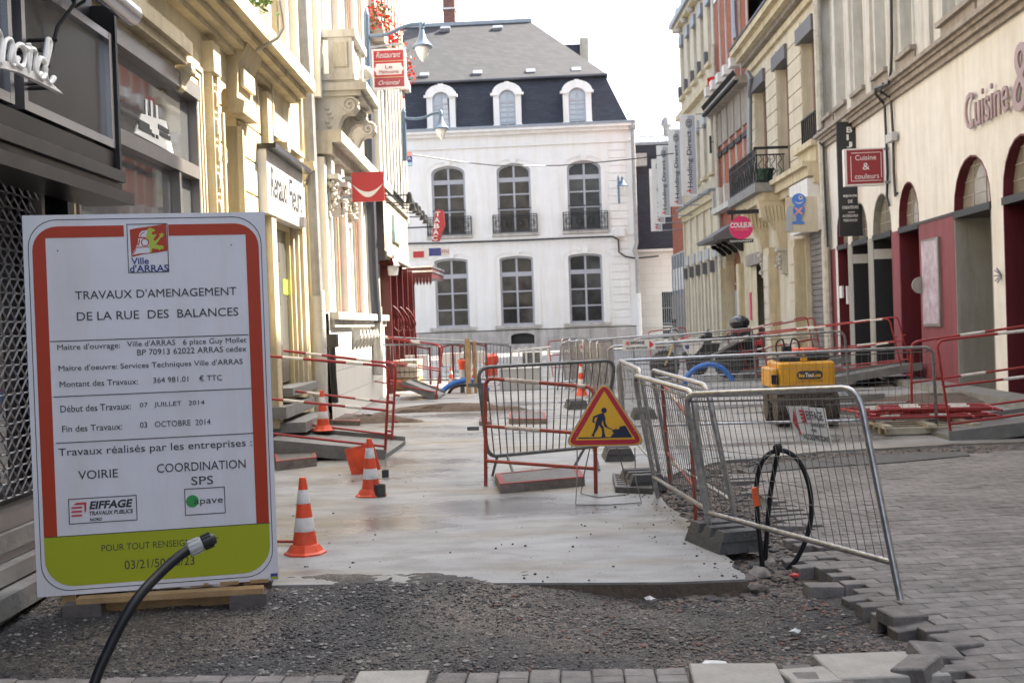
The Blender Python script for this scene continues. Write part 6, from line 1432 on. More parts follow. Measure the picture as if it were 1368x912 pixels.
# ============================================================ CONES
def make_cone():
    r = thing('traffic_cone', 'c', 'traffic cone'); H=.5
    MB().lathe([(.138,0),(.138,.010),(.120,.020),(.090,.062),(.082,.066)], (0,0,0), 8).build('base', 'cone_red', r, smooth=False)
    R = lambda f: .080-.058*f
    MB().lathe([(R(0),.06),(R(1),H-.004),(R(1)*.8,H)], (0,0,0), 22).build('body', 'cone_red', r)
    for a,b in ((.30,.48),(.66,.84)):
        ra = R((a*H-.06)/(H-.06))+.0015; rb_ = R((b*H-.06)/(H-.06))+.0015; MB().lathe([(ra-.001,a*H),(ra,a*H+.001),(rb_,b*H-.001),(rb_-.001,b*H)], (0,0,0), 22).build('white_band', 'cone_white', r)
    return r
C0 = make_cone(); first = True
cones = [(408,739,0,.2,'largest orange and white cone standing alone beside the works board'),(496,662,0,.9,'orange and white cone behind the black pipe stub, in front of the fallen cone'),(432,575,'S',.3,'orange and white cone beside the doorsteps behind the near left red rails'),
 (491,537,0,.5,'orange and white cone behind the left red rails near the wall'),(634,517,0,.4,'slim distant cone to the left of the mansion basement opening, highest and farthest'),(603,519,0,.1,'small distant cone beside the blue hoses at the timber post'),
 (777,528,0,.4,'distant cone seen through the grey barrier above the warning triangle'),(802,520,0,.8,'distant cone just right of the barrier post behind the warning triangle')]
for i,(px,py,z,a,l) in enumerate(cones):
    g = D(px,py,14.7) if z == 'S' else G(px,py,z)
    if i == 0: c = C0; c.location = g; c.rotation_euler = (0,0,a); c['label'] = l
    else: c = dup(C0, g, a, l)
    c['group'] = 'orange and white traffic cones'
    if i == 4: c.location = tuple(G(634,508,0))
    if i in (6,): c.scale = (1,1,1.35)
g = G(484,634,0); c = dup(C0, (g.x,g.y+.1,.14), 0, 'fallen orange cone lying on its side with its square base towards the camera', group='orange and white traffic cones'); c.rotation_euler = (radians(-86),0,radians(12))
q = G(484,634,0); fb_ = MB(); fb_.obox((q.x,q.y+.05,.15),(.145,.01,.03),(0,.008,0),(-.035,0,.135)); fb_.lathe([(.105,-.02),(.12,-.012),(.12,0)], (q.x+.01,q.y+.045,.145), 18, axis=(.1,1,0)); fb_.build('square_base', 'cone_red', None); o = bpy.data.objects['square_base']; o.parent = c; o.matrix_parent_inverse = Matrix(); 
o.matrix_basis = (Matrix.Translation((g.x,g.y+.1,.14)) @ c.rotation_euler.to_matrix().to_4x4()).inverted()
for (px,py,r_,h,l) in ((508,663,.05,.105,'short black pipe stub with rust rim standing beside the second cone'),(515,637,.035,.07,'small black pipe stub behind the second cone')):
    g = G(px,py,0); mb = MB(); mb.lathe([(r_,0),(r_,h),(r_*.8,h),(r_*.8,h-.03)], g, 14); tag(mb.build('pipe_stub', 'black_rubber'), l, 'pipe')
    mb = MB()
g0 = G(376,720,.03); g1 = G(392,723,.02); mb = MB(); mb.tube([g0-V((.5,0,0)),g1], .011, 6); tag(mb.build('red_rod', 'rust_red_tube'), 'thin dark red rod lying behind the works board by the nearest cone', 'rod')

# ============================================================ BARRIERS
def mesh_barrier(label, F0, F1, T0, T1, nv=26, sign=None, foot=True, dull='galv', r=.019, lowr=.17):
    F0,F1,T0,T1 = map(V,(F0,F1,T0,T1)); b = thing('mesh_barrier', label, 'barrier', tuple(F0), 'silver mesh barriers around the works')
    def Q(u,v): return (F0*(1-u)+F1*u)*(1-v)+(T0*(1-u)+T1*u)*v
    L = (T1-T0).length; c = min(.12/L,.3)
    pts = [Q(0,0),Q(0,.45),Q(0,.88)]+arc_pts(Q(0,.88),Q(0,1),Q(c,1),5)[1:]+[Q(.5,1)]+arc_pts(Q(1-c,1),Q(1,1),Q(1,.88),5)+[Q(1,.45),Q(1,0)]
    MB().tube(pts, r, 10).build('frame', dull, b)
    MB().tube([Q(0.005,lowr),Q(.995,lowr)], r*.85, 10).build('bottom_rail', dull, b)
    MB().tube([Q(.01,.95),Q(.99,.95)], .006, 5).build('top_wire_rail', 'wire', b)
    mb = MB()
    for k in range(1,nv):
        u = k/nv; mb.tube([Q(u,lowr),Q(u,.6),Q(u,.97)], .0022, 4, caps=False)
    for v in (.37,.62,.82): mb.tube([Q(0,v),Q(.5,v+.003),Q(1,v)], .0022, 4, caps=False)
    for k in range(1,nv): u=k/nv; mb.ball(Q(u,lowr), .0001, 4) if False else None
    mb.build('wire_mesh', 'wire', b)
    return b, Q
hh_ = lambda py_minus, z: 1.45-py_minus*z/1600
b1,Q1 = mesh_barrier('nearest silver mesh barrier with a hanging pedestrian access notice', D(950,716,7.75), D(1203,801,6.02), D(915,527,7.75), D(1146,518,6.28), 27)
b2_,Q2 = mesh_barrier('silver mesh barrier running back from the nearest one along the wet slab', D(879,665,9.75), D(948,712,7.85), D(847,501,9.75), D(925,523,7.85), 26)
b3_,Q3 = mesh_barrier('second parallel mesh barrier just right of the wet slab barrier', D(897,640,10.9), D(984,700,8.4), D(871,494,10.9), D(944,515,8.45), 26)
b4_,Q4 = mesh_barrier('long middle mesh barrier passing in front of the yellow roller with rounded right end', G(832,585,0), G(1252,577,0), D(824,482,13.2), D(1246,463,13.7), 48)
b6_,Q6 = mesh_barrier('short end mesh barrier seen edge on at the back of the wet slab', D(835,590,13.0), D(884,650,10.6), D(828,481,13.0), D(855,494,10.7), 22)
b7_,Q7 = mesh_barrier('distant mesh barrier behind the yellow roller carrying a white notice', G(822,545,0), G(1136,541,0), D(812,463,17.6), D(1128,442,18.2), 42)
b9_,Q9 = mesh_barrier('farthest silver barrier line in front of the motorbike', G(745,520,0), G(905,515,0), D(750,457,24), D(900,446,24.4), 20)
b10,Q10 = mesh_barrier('silver barrier line passing under the black helmet', G(850,515,0), G(1010,510,0), D(845,453,24), D(1005,438,24.5), 20)
# pedestrian access notice
r = thing('notice_board', 'cream notice reading Eiffage Acces Pietons with a red arrow tied behind the nearest mesh', 'notice', tuple(D(1080,570,6.85)))
y=6.85; TL,TR,BR,BL = D(1050,542,y),D(1102,545,y),D(1112,595,y),D(1066,588,y)
mat('notice_cream', (.80,.75,.66), .5, c2=(.70,.65,.57), ns=4)
MB().prism([BL,BR,TR,TL], (0,.006,0)).build('board', 'notice_cream', r)
Nq = lambda s_,t_: (BL*(1-s_)+BR*s_)*(1-t_)+(TL*(1-s_)+TR*s_)*t_
mb = MB(); mb.prism([Nq(.04,.55)+V((0,-.004,0)),Nq(.17,.12)+V((0,-.004,0)),Nq(.17,.93)+V((0,-.004,0))], (0,.004,0))
for k in range(4): mb.prism([Nq(.30,.55+.1*k)+V((0,-.004,0)),Nq(.39,.55+.1*k)+V((0,-.004,0)),Nq(.39,.61+.1*k)+V((0,-.004,0)),Nq(.30,.61+.1*k)+V((0,-.004,0))], (0,.004,0))
mb.prism([Nq(.39,.55)+V((0,-.004,0)),Nq(.43,.5)+V((0,-.004,0)),Nq(.43,.93)+V((0,-.004,0)),Nq(.38,.93)+V((0,-.004,0))], (0,.004,0)); mb.build('red_arrow', 'logo_red', r)
def nt_(s, s0,s1,t0,hf,bo=0):
    q = Nq(s0,t0)+V((0,-.003,0)); ax = (Nq(s1,t0)-Nq(s0,t0)); up = Nq(s0,t0+hf)-Nq(s0,t0); txt(s, q, ax, up, ax.length, up.length, 'ink', r, depth=.002, bold=bo)
nt_('EIFFAGE',.46,.9,.66,.24); nt_('TRAVAUX PUBLICS',.5,.92,.47,.10); nt_('NORD',.5,.64,.32,.08); nt_('ACCES PIETONS',.2,.95,.08,.16,.01)
def far_notice(px0,py0,px1,py1,y,label,arrow_right=True):
    r = thing('notice_board', label, 'notice', tuple(D((px0+px1)/2,py1,y))); a = D(px0,py1,y); b = D(px1,py0,y)
    MB().box(a.x,b.x,y,y+.01,a.z,b.z).build('board', 'board_white', r); w_=b.x-a.x; h=b.z-a.z; mb = MB()
    if arrow_right: mb.prism([(b.x-w_*.18,y-.004,a.z+h*.1),(b.x-w_*.04,y-.004,a.z+h*.5),(b.x-w_*.18,y-.004,a.z+h*.9)], (0,.004,0))
    else: mb.prism([(a.x+w_*.18,y-.004,a.z+h*.1),(a.x+w_*.18,y-.004,a.z+h*.9),(a.x+w_*.04,y-.004,a.z+h*.5)], (0,.004,0))
    x0 = a.x+w_*(.1 if arrow_right else .22)
    for k in range(3): mb.box(x0,x0+w_*.12,y-.004,y,a.z+h*(.52+.13*k),a.z+h*(.60+.13*k))
    mb.build('red_mark', 'logo_red', r); txt('EIFFAGE',(x0+w_*.15,y-.003,a.z+h*.58),Xa,Zu,w_*.42,h*.3,'ink',r,bold=.02); txt('ACCES PIETONS',(x0,y-.003,a.z+h*.12),Xa,Zu,w_*.66,h*.18,'ink',r,bold=.02)
far_notice(832,453,875,468,17.4,'white notice with a red arrow pointing right on the distant barrier',True)
far_notice(774,456,806,470,25.3,'white notice with a red arrow pointing left behind the stacked barriers',False)

def crowd_barrier(label, F0, F1, T0, T1, nb_=16, hb=.20, mat_='galv_dull', feet=True, r=.019, sep=True, group='grey crowd barriers with vertical bars'):
    F0,F1,T0,T1 = map(V,(F0,F1,T0,T1)); b = thing('crowd_barrier', label, 'barrier', tuple(F0), group)
    Q = lambda u,v: (F0*(1-u)+F1*u)*(1-v)+(T0*(1-u)+T1*u)*v
    L = (T1-T0).length; c = min(.12/L,.3); H = (T0-F0).length; cv = .12/H
    pts = arc_pts(Q(0,1-cv),Q(0,1),Q(c,1),5)+arc_pts(Q(1-c,1),Q(1,1),Q(1,1-cv),5)+arc_pts(Q(1,hb+cv),Q(1,hb),Q(1-c,hb),5)+arc_pts(Q(c,hb),Q(0,hb),Q(0,hb+cv),5)
    MB().tube(pts, r, 8, closed=True).build('frame', mat_, b)
    if sep:
        for k in range(1,nb_): MB().tube([Q(k/nb_,hb),Q(k/nb_,.995)], .007, 6).build('bar', mat_, b)
    else:
        mb = MB(); [mb.tube([Q(k/nb_,hb),Q(k/nb_,.995)], .007, 4) for k in range(1,nb_)]; mb.build('bars', mat_, b)
    if feet:
        nrm = (F1-F0).cross(Zu).normalized()
        for u in (.12,.88):
            for s_ in (-1,1): MB().tube([Q(u+.04*s_,hb),F0*(1-u)+F1*u+nrm*.22*s_], .014, 6).build('foot', mat_, b)
    return b, Q
c1,QC = crowd_barrier('grey crowd barrier with vertical bars behind the warning triangle', G(655,640,0), G(800,624,0), D(638,491,11.35), D(822,481,11.95), 18)
mb = MB(); 
for px,py in ((638,514),(637,572)): q = D(px,py,11.3); mb.box(q.x-.09,q.x+.02,q.y-.015,q.y+.015,q.z-.018,q.z+.018)
q = D(645,528,11.3); mb.box(q.x-.03,q.x+.05,q.y-.02,q.y+.01,q.z-.06,q.z+.12); mb.build('hook', 'galv_dull', c1)
crowd_barrier('grey crowd barrier behind the far left red rails', G(498,520,0), G(622,517,0), D(497,461,25.5), D(620,459,25.5), 20, sep=False)
crowd_barrier('grey barrier beside the white cabinet at the timber post', G(628,512,0), G(682,514,0), D(628,456,27), D(682,462,27), 12, .12, sep=False)
for i,nm in enumerate(['first','second','third','fourth','fifth','sixth']):
    x0 = 738+i*9.5; yy = 27-i*1.15
    a = D(x0,0,yy); a.z=0; t = a+V((-.05,0,1.08)); b = a+V((.32,2.0,0)); tb = b+V((-.05,0,1.08))
    crowd_barrier(f'{nm} from the left of the grey barriers stacked upright behind the triangle', a, b, t, tb, 16, .15, 'galv', sep=False, group='stacked upright barriers left of the silver ones')
# red barrier frame (trench guard) helper
def redframe(par, F0, F1, T0, T1, vs=(1,.52,.13), stripes=((.14,.34),(.62,.80)), r=.016, rm='red_tube', wm='white_tube', posts=(0,1), stub=True, round_=(1,1)):
    F0,F1,T0,T1 = map(V,(F0,F1,T0,T1)); Q = lambda u,v: (F0*(1-u)+F1*u)*(1-v)+(T0*(1-u)+T1*u)*v
    L = (T1-T0).length; H = (T0-F0).length; c = min(.1/L,.3); cv = .1/H
    pts = ([Q(0,.0),Q(0,1-cv)]+arc_pts(Q(0,1-cv),Q(0,1),Q(c,1),4)[1:] if 0 in posts else [Q(0,1)])
    pts += ([Q(.5,1)]+arc_pts(Q(1-c,1),Q(1,1),Q(1,1-cv),4)+[Q(1,0)] if 1 in posts else [Q(1,1)])
    MB().tube(pts, r, 8).build('rail', rm, par)
    for v in vs:
        if v < 1: rl_ = MB().tube([Q(0,v),Q(1,v)], r*.9, 8).build('rail', rm, par)
        if v > .3:
            for a,b in stripes: MB().tube([Q(a,v),Q(b,v)], r*1.12, 8).build('white_band', wm, par)
    if stub:
        for u in posts:
            for v in (.62,.30): q = Q(u,v); s_ = -1 if u==0 else 1; MB().tube([q,q+(F1-F0).normalized()*.07*s_], r*.9, 6).build('stub', rm, par)
    return Q
tg = thing('trench_guard', 'rusty red and white low frame standing in front of the grey crowd barrier', 'barrier', tuple(G(649,648,0)))
redframe(tg, G(649,650,-.01), G(796,660,-.01), D(648,505,10.8), D(794,517,10.1), stripes=((.20,.52),(.86,.93)), r=.017, rm='rust_red_tube', wm='dirty_white_tube', vs=(1,.56,.24), stub=False)
r1 = thing('trench_guard', 'rusty red posts leaning inside the mesh barriers beside the trench', 'barrier', tuple(G(905,690,0)))
redframe(r1, D(896,655,9.9), D(930,700,8.5), D(884,510,9.9), D(922,560,8.5), stripes=((.3,.6),), rm='rust_red_tube', wm='dirty_white_tube', vs=(1,.35), stub=False, r=.014)

# ---- ramps with red and white rails
def ramp(label, lo, hi, frames, wid, th=.07):
    """lo/hi: (x,y,z) centre of low and high ends; width along y"""
    lo, hi = V(lo), V(hi); r = thing('access_ramp', label, 'ramp', tuple(lo), 'metal footbridges with red and white rails')
    w_ = V((0,wid/2,0)); mb = MB(); mb.hexa([lo-w_-Zu*th,hi-w_-Zu*th,hi+w_-Zu*th,lo+w_-Zu*th,lo-w_,hi-w_,hi+w_,lo+w_]); mb.build('deck', 'ramp_plate', r)
    for s_ in (-1,1):
        mb = MB(); o = w_*s_; k = V((0,.02*s_,0)); mb.hexa([lo+o-Zu*(th+.03),hi+o-Zu*(th+.03),hi+o+k-Zu*(th+.03),lo+o+k-Zu*(th+.03),lo+o+Zu*.05,hi+o+Zu*.05,hi+o+k+Zu*.05,lo+o+k+Zu*.05]); mb.build('side_beam', 'ramp_plate', r)
    for f in frames: redframe(r, *f[:4], **(f[4] if len(f)>4 else {}))
    return r
xw = lambda y: lx(y)+.1
# near left: front frame y 13.4, back frame 14.9
f0 = G(514,612,0); f1 = G(523,595,0)
ramp('near left metal ramp to the cream shop doorway with paired red and white rails', (f0.x+.02,(f0.y+f1.y)/2,.05), (xw(14),(f0.y+f1.y)/2,.22), [
 (f0,(xw(13.4),f0.y,.2),D(520,489,f0.y),(xw(13.4),f0.y,1.20),dict(posts=(0,),stripes=((.20,.33),(.66,.82)))),
 (f1,(xw(14.9),f1.y,.2),D(529,486,f1.y),(xw(14.9),f1.y,1.22),dict(posts=(0,),stripes=((.22,.35),(.66,.80))))], abs(f1.y-f0.y)+.1)
f0 = G(582,533,0); f1 = G(578,528,0); x_=xw(24)+.55
ramp('far left metal ramp with tall red frame leaning by the ornate building', (f0.x+.05,24.6,.04), (x_,24.6,.35), [
 (f0,(D(477,514,f0.y).x,f0.y,D(477,514,f0.y).z),D(592,461,f0.y),D(489,446,f0.y),dict(stripes=((.30,.42),(.72,.86)))),
 ((f1.x,f1.y+.9,0),(D(474,510,f1.y+.9).x,f1.y+.9,.3),(f1.x+.12,f1.y+.9,1.02),D(490,447,f1.y+.9),dict(stripes=((.28,.40),(.70,.84))))], 1.2)
# near right
f0 = G(1271,583,0); f1 = G(1236,577,0); yv = f0.y
ramp('near right metal ramp with large red and white rails rising towards the red doorways', (f0.x-.15,14.1,.05), (6.6,14.1,.30), [
 (f0,(6.6,f0.y,.26),D(1251,455,f0.y),(6.6,f0.y,D(1368,433,f0.y).z+.0 if False else 1.30),dict(posts=(0,),stripes=((.27,.42),(.72,.84)))),
 ((f1.x,f1.y+.55,0.02),(6.6,f1.y+.6,.28),D(1217,457,f1.y+.55),(6.6,f1.y+.6,1.33),dict(posts=(0,),stripes=((.24,.36),(.62,.74))))], 1.3)
# middle right
ramp('middle right metal ramp with red rails before the black shopfronts', (4.1,24.0,.05), (6.6,24.0,.40), [
 (G(1030,516,0),(D(1205,506,23.4).x,23.4,.35),D(1016,447,G(1030,516,0).y),D(1188,425,23.4),dict(stripes=((.38,.52),(.86,.95)))),
 (G(1020,512,0)+V((0,1,0)),(D(1217,506,24.4).x,24.4,.35),D(1010,445,25.6),D(1199,423,24.4),dict(stripes=((.30,.42),(.70,.82))))], 1.2)
ramp('farthest right metal ramp with red rails under the dark doorway', (3.7,28.6,.05), (6.3,28.6,.4), [
 (G(984,503,0),(D(1090,470,28.3).x,28.3,.3),D(971,445,28.3),D(1078,423,28.3),dict(stripes=((.30,.46),(.70,.84)))),
 (G(1002,500,0),(D(1098,470,29).x,29,.3),D(985,444,29.3),D(1087,424,29.3),dict(stripes=((.34,.46),)))], 1.1)
t = thing('trench_guard', 'small distant red frame left of the motorbike in front of the grey shop', 'barrier', tuple(G(866,500,0)))
redframe(t, G(872,500,0), G(930,497,0), D(866,443,33), D(915,437,33), vs=(1,.6,.25), stripes=((.4,.6),), stub=False)
t = thing('trench_guard', 'small red frame behind the stacked upright barriers', 'barrier', tuple(G(735,505,0)))
redframe(t, G(739,503,0), G(780,500,0), D(732,456,33), D(778,452,33), vs=(1,.6,.25), stripes=(), stub=False)
# frames stacked flat on pallets
mb0 = G(1180,590,0); 
pt = thing('timber_pallet', 'low stack of pale timber battens under the pile of red frames', 'pallet', tuple(mb0))
for k in range(4):
    q = G(1163+k*9,589,0)+V((0,.35*k*.4,0)); MB().box(3.55,4.6,14.1+.28*k,14.2+.28*k,.0 if k%2 else .02,.09).build('batten', 'wood_pale', pt)
for k in range(3): MB().box(3.5+.5*k,3.6+.5*k,14.0,15.1,.09,.13).build('cross_batten', 'wood_pale', pt)
for k in range(7):
    z = .15+.024*k; dx = .22*sin(k*2.1); dy = .16*cos(k*1.7); an = .26*sin(k*3)
    t = thing('trench_guard', ['lowest','second lowest','third lowest','middle','third highest','second highest','topmost'][k]+' red and white frame in the flat pile before the pink pier', 'barrier', (3.45+dx,14.3+dy,z), 'red frames piled flat beside the right ramp')
    a = V((3.5+dx,14.3+dy,z)); ex = V((cos(an),sin(an),0)); ey = V((-sin(an),cos(an),0))
    redframe(t, a, a+ex*1.25, a+ey*.7, a+ex*1.25+ey*.7, vs=(1,.55,.2), stripes=((.2,.38),(.65,.82)), stub=False)
# ---- rubber feet
def block(px, py, rot, label, s=1.0, z=0, y=None):
    g = G(px,py,z) if y is None else D(px,py,y); g.z = z
    r = thing('barrier_foot', label, 'rubber block', tuple(g), 'dark rubber barrier feet'); c_,s_ = cos(rot),sin(rot)
    T = lambda x,y_,zz: (g.x+(x*c_-y_*s_)*s, g.y+(x*s_+y_*c_)*s, g.z+zz*s)
    mb = MB(); w_,d = .20,.34
    def trap(x0,x1,x0t,x1t,y0,y1,z0,z1): mb.hexa([T(x0,y0,z0),T(x1,y0,z0),T(x1,y1,z0),T(x0,y1,z0),T(x0t,y0+.02,z1),T(x1t,y0+.02,z1),T(x1t,y1-.02,z1),T(x0t,y1-.02,z1)])
    trap(-w_,w_,-w_+.03,w_-.03,-d,d,0.001,.09)
    for (y0,y1) in ((-d+.01,-.15),(-.09,.07),(.13,d-.01)): trap(-w_+.03,w_-.03,-w_+.06,w_-.06,y0,y1,.088,.16)
    for x_ in (-.09,.09): trap(x_-.05,x_+.05,x_-.045,x_+.045,-d-.012,-d+.05,.0,.05)
    mb.build('body', 'block_rubber', r); return r
block(968,728,radians(18),'nearest ribbed grey rubber foot on the corner of the wet slab',.80)
block(858,650,radians(8),'black rubber foot under the back of the triangle sign',.85)
block(826,612,radians(3),'black rubber foot behind the triangle sign, farther one',.8)
block(860,558,radians(2),'dark rubber foot in the middle of the concrete behind the mesh barriers',.9)
block(1000,505,radians(2),'dark rubber foot beside the blue pipe near the motorbike',1.0)
block(770,545,radians(8),'dark rubber foot under the stacked upright barriers',.9); block(800,538,radians(3),'small dark rubber foot just right of the stacked barriers',.8)
# ---- manholes and covers
def cover(label, pts, h, grate=False):
    r = thing('manhole_cover', label, 'manhole cover', tuple(G(*pts[0],0))); P = [G(*p,h) for p in pts]; c = sum(P, V())/4
    B = [V((p.x,p.y,0.001)) for p in P]; MB().hexa([*B, *[V((p.x,p.y,h-.012)) for p in P]]).build('collar', 'plaster_dirty' if not grate else 'manhole', r)
    I = [c+(p-c)*.86 for p in P]; mb = MB()
    for k in range(4): a,b,a2,b2_ = P[k],P[(k+1)%4],I[k],I[(k+1)%4]; mb.hexa([a-Zu*.012,b-Zu*.012,b2_-Zu*.012,a2-Zu*.012,a,b,b2_,a2])
    mb.build('painted_rim', 'spray_red' if not grate else 'manhole', r)
    if not grate: MB().hexa([*[p-Zu*.012 for p in I],*[p-Zu*.004 for p in I]]).build('cover', 'manhole', r)
    else:
        for i in range(6):
            t0,t1 = (i+.15)/6,(i+.65)/6; L0,L1,R1,R0 = I[0]*(1-t0)+I[3]*t0, I[0]*(1-t1)+I[3]*t1, I[1]*(1-t1)+I[2]*t1, I[1]*(1-t0)+I[2]*t0
            MB().hexa([L0-Zu*.03,R0-Zu*.03,R1-Zu*.03,L1-Zu*.03,L0,R0,R1,L1]).build('grate_bar', 'manhole', r)
    return r
cover('raised manhole cover with red sprayed rim under the trench guard', [(668,646),(781,636),(770,621),(661,632)], .085)
cover('cast iron grate on broken concrete beside the warning triangle', [(822,650),(872,652),(868,634),(818,632)], .05, True)
cover('raised manhole box with red rim behind the works board', [(369,616),(423,610),(420,600),(366,604)], .10)
cover('low red rimmed cover seen through the crowd barrier', [(680,559),(730,559),(728,550),(680,550)], .08)
cover('small red rimmed cover near the crowd barrier hook', [(640,563),(655,563),(655,555),(641,555)], .06)
cover('round edged dark cover with red rim by the left spoil line', [(440,561),(481,562),(481,553),(440,551)], .07)
# white cloth on the ramp, grey slab etc
def blob(name, label, cat, c, sx, sy, sz, m, seed=1, n=12):
    rr_ = np.random.RandomState(seed); mb = MB(); mb.ball(c, 1.0, n); c = V(c)
    mb.v = [tuple(c+V(((p[0]-c.x)*sx*(1+rr_.uniform(-.25,.25)), (p[1]-c.y)*sy*(1+rr_.uniform(-.25,.25)), (p[2]-c.z)*sz*(1+rr_.uniform(-.3,.3))))) for p in mb.v]
    return tag(mb.build(name, m), label, cat)
g = G(402,582,.14); blob('plastic_sheet', 'crumpled white plastic sheet on the near left ramp', 'sheet', g, .22,.12,.035, 'plastic_bag', 3)
g = G(1014,768,-.06); blob('rubble_lump', 'pale dirty plaster lump at the foot of the black pipe loop', 'rubble', g, .06,.05,.05, 'pale_lump', 5)
g = G(1030,758,-.05); blob('rubble_lump', 'round pale stone beside the foot of the black pipe loop', 'rubble', g+V((0,.1,0)), .045,.04,.045, 'pale_lump', 6)
g = G(1062,768,-.03); blob('litter', 'crumpled red and white wrapper on the trench edge', 'litter', g, .03,.02,.012, 'logo_red', 7)
g = G(1012,785,-.05); blob('rubble_lump', 'flat grey stone in front of the pipe loop', 'rubble', g, .06,.04,.025, 'plaster_dirty', 8)

# ---- pipe loop
y = 7.22; lp = thing('pipe_loop', 'black plastic pipe bent into an upright loop behind the nearest mesh barrier', 'pipe', tuple(D(1030,770,y)))
pts = [D(*p,y+dy) for p,dy in (((1022,790),0),((1017,740),0),((1012,690),.02),((1011,645),.03),((1020,613),.03),((1042,601),.02),((1065,613),0),((1080,645),-.03),((1084,685),-.05),((1076,722),-.06),((1060,752),-.06),((1035,775),-.05))]
MB().tube(spline(pts), .015, 10).build('loop', 'hose_black', lp)
MB().tube(spline([D(1021,775,y+.05),D(1024,720,y+.05),D(1029,660,y+.06),D(1039,604,y+.04)]), .015, 10).build('inner_pipe', 'hose_black', lp)
mb = MB(); mb.ball(D(1039,598,y), .03, 12, (1,1,1.1)); mb.build('end_cap', 'black', lp)
MB().obox(D(1010,663,y-.02), (.02,0,.005),(0,.01,0),(-.006,0,.055)).build('orange_tag', 'orange_tape', lp)
mb = MB(); mb.tube([D(1006,630,y),D(1018,612,y),D(1032,606,y)], .004, 5); mb.tube([D(1010,650,y-.02),D(1030,642,y),D(1078,652,y)], .002, 4); mb.build('tie_wire', 'wire', lp)

# ---- warning triangle on folding stand
ty = 9.75; tr = thing('warning_sign', 'yellow triangular road works sign with red border and black digging figure on a wire stand', 'road sign', tuple(D(810,672,9.5)))
tt = lambda x,y_,d=0.: D(750+x/8.29,500+y_/8.29,ty-d)
def rtri(pts, rad, d, n=6):
    P = [tt(x,y_,d) for x,y_ in pts]; out = []
    for i in range(3):
        a,b,c = P[i-1],P[i],P[(i+1)%3]; d1 = (a-b).normalized(); d2 = (c-b).normalized(); out += arc_pts(b+d1*rad,b,b+d2*rad,n)
    return out
o1 = [(472,45),(15,803),(955,785)]
MB().prism(rtri(o1,.115,0), (0,.02,0)).build('backing', 'galv', tr)
o2 = [(472,62),(33,796),(938,778)]; MB().prism(rtri(o2,.105,.004), (0,.004,0)).build('yellow_edge', 'tri_yellow', tr)
o3 = [(472,83),(58,784),(912,767)]; MB().prism(rtri(o3,.095,.007), (0,.003,0)).build('red_border', 'tri_red', tr)
o4 = [(474,182),(157,728),(818,716)]; MB().prism([tt(x,y_,.010) for x,y_ in o4], (0,.003,0)).build('yellow_field', 'tri_yellow', tr)
mb = MB(); fd = lambda pl,d=.013: mb.prism([tt(x,y_,d) for x,y_ in pl], (0,.003,0))
fd([(472+31*cos(2*pi*k/16),397+31*sin(2*pi*k/16)) for k in range(16)])
fd([(190,697),(545,692),(562,665),(580,650),(560,628),(575,610),(605,600),(615,607),(632,605),(652,575),(668,570),(678,572),(690,565),(712,570),(784,695),(540,702),(190,712)])
fd([(457,425),(470,432),(488,480),(487,530),(512,580),(570,606),(566,612),(505,592),(480,578),(465,545),(460,500),(445,540),(448,556),(468,580),(478,640),(490,688),(445,694),(450,640),(445,600),(415,560),(405,600),(372,650),(362,690),(330,676),(345,655),(368,600),(378,545),(388,510),(402,468),(370,480),(362,520),(380,528),(378,535),(342,528),(352,465),(400,445)],.0135)
mb.build('digging_figure', 'tri_ink', tr)
mb = MB(); A3 = lambda px,py,y_: D(px,py,y_)
mb.tube([A3(771,598,9.74),A3(771,640,9.6),G(769,674,.008),G(812,674,.008),G(857,671,.008),A3(849,640,9.6),A3(848,598,9.74)], .005, 6)
mb.tube([A3(788,598,9.78),A3(781,630,9.9),G(776,659,.008),G(800,664,.008),G(840,660,.008),A3(832,625,9.95),A3(824,598,9.78)], .005, 6); mb.build('wire_stand', 'galv_dull', tr, smooth=True)
mb = MB()
for x,y_ in ((395,222),(550,212),(165,690),(165,640),(803,625),(800,680)): mb.lathe([(.004,0),(.003,.003)], tt(x,y_,.011), 6, axis=(0,-1,0))
mb.build('rivet', 'galv', tr)
# ============================================================ ROLLER
g = G(1078,568,0); ry = 15.6; rx0 = D(1075,500,ry).x
ro = thing('trench_roller', 'yellow remote trench roller seen from behind with four ridged steel drums', 'roller', (rx0,ry,0))
L3 = lambda x,y,z: (rx0+x, ry+y, z)
def rb(nm, m, x0,x1,y0,y1,z0,z1,b=.02, par=None):
    mb = MB(); vs=[]; 
    for (x,y,ix) in ((x0,y0,1),(x1,y0,-1),(x1,y1,-1),(x0,y1,1)): pass
    c = [(x0+b,y0),(x1-b,y0),(x1,y0+b),(x1,y1-b),(x1-b,y1),(x0+b,y1),(x0,y1-b),(x0,y0+b)]
    i = [(x0+2*b,y0+b),(x1-2*b,y0+b),(x1-b,y0+2*b),(x1-b,y1-2*b),(x1-2*b,y1-b),(x0+2*b,y1-b),(x0+b,y1-2*b),(x0+b,y0+2*b)]
    P = [L3(x,y,z0+b) for x,y in c]+[L3(x,y,z1-b) for x,y in c]+[L3(x,y,z1) for x,y in i]+[L3(x,y,z0) for x,y in i]
    f = [tuple(range(16,24)), tuple(range(24,32))[::-1]]+[(k,(k+1)%8,(k+1)%8+8,k+8) for k in range(8)]+[(8+k,8+(k+1)%8,16+(k+1)%8,16+k) for k in range(8)]+[(24+k,24+(k+1)%8,(k+1)%8,k) for k in range(8)]
    mb.add(P,f); return mb.build(nm, m, par or ro, smooth=False)
rb('hood','machine_yellow', -.33,.39,0,.95,.50,.84,.03); rb('side_panel','machine_yellow', -.42,-.335,.02,.9,.50,.76,.02)
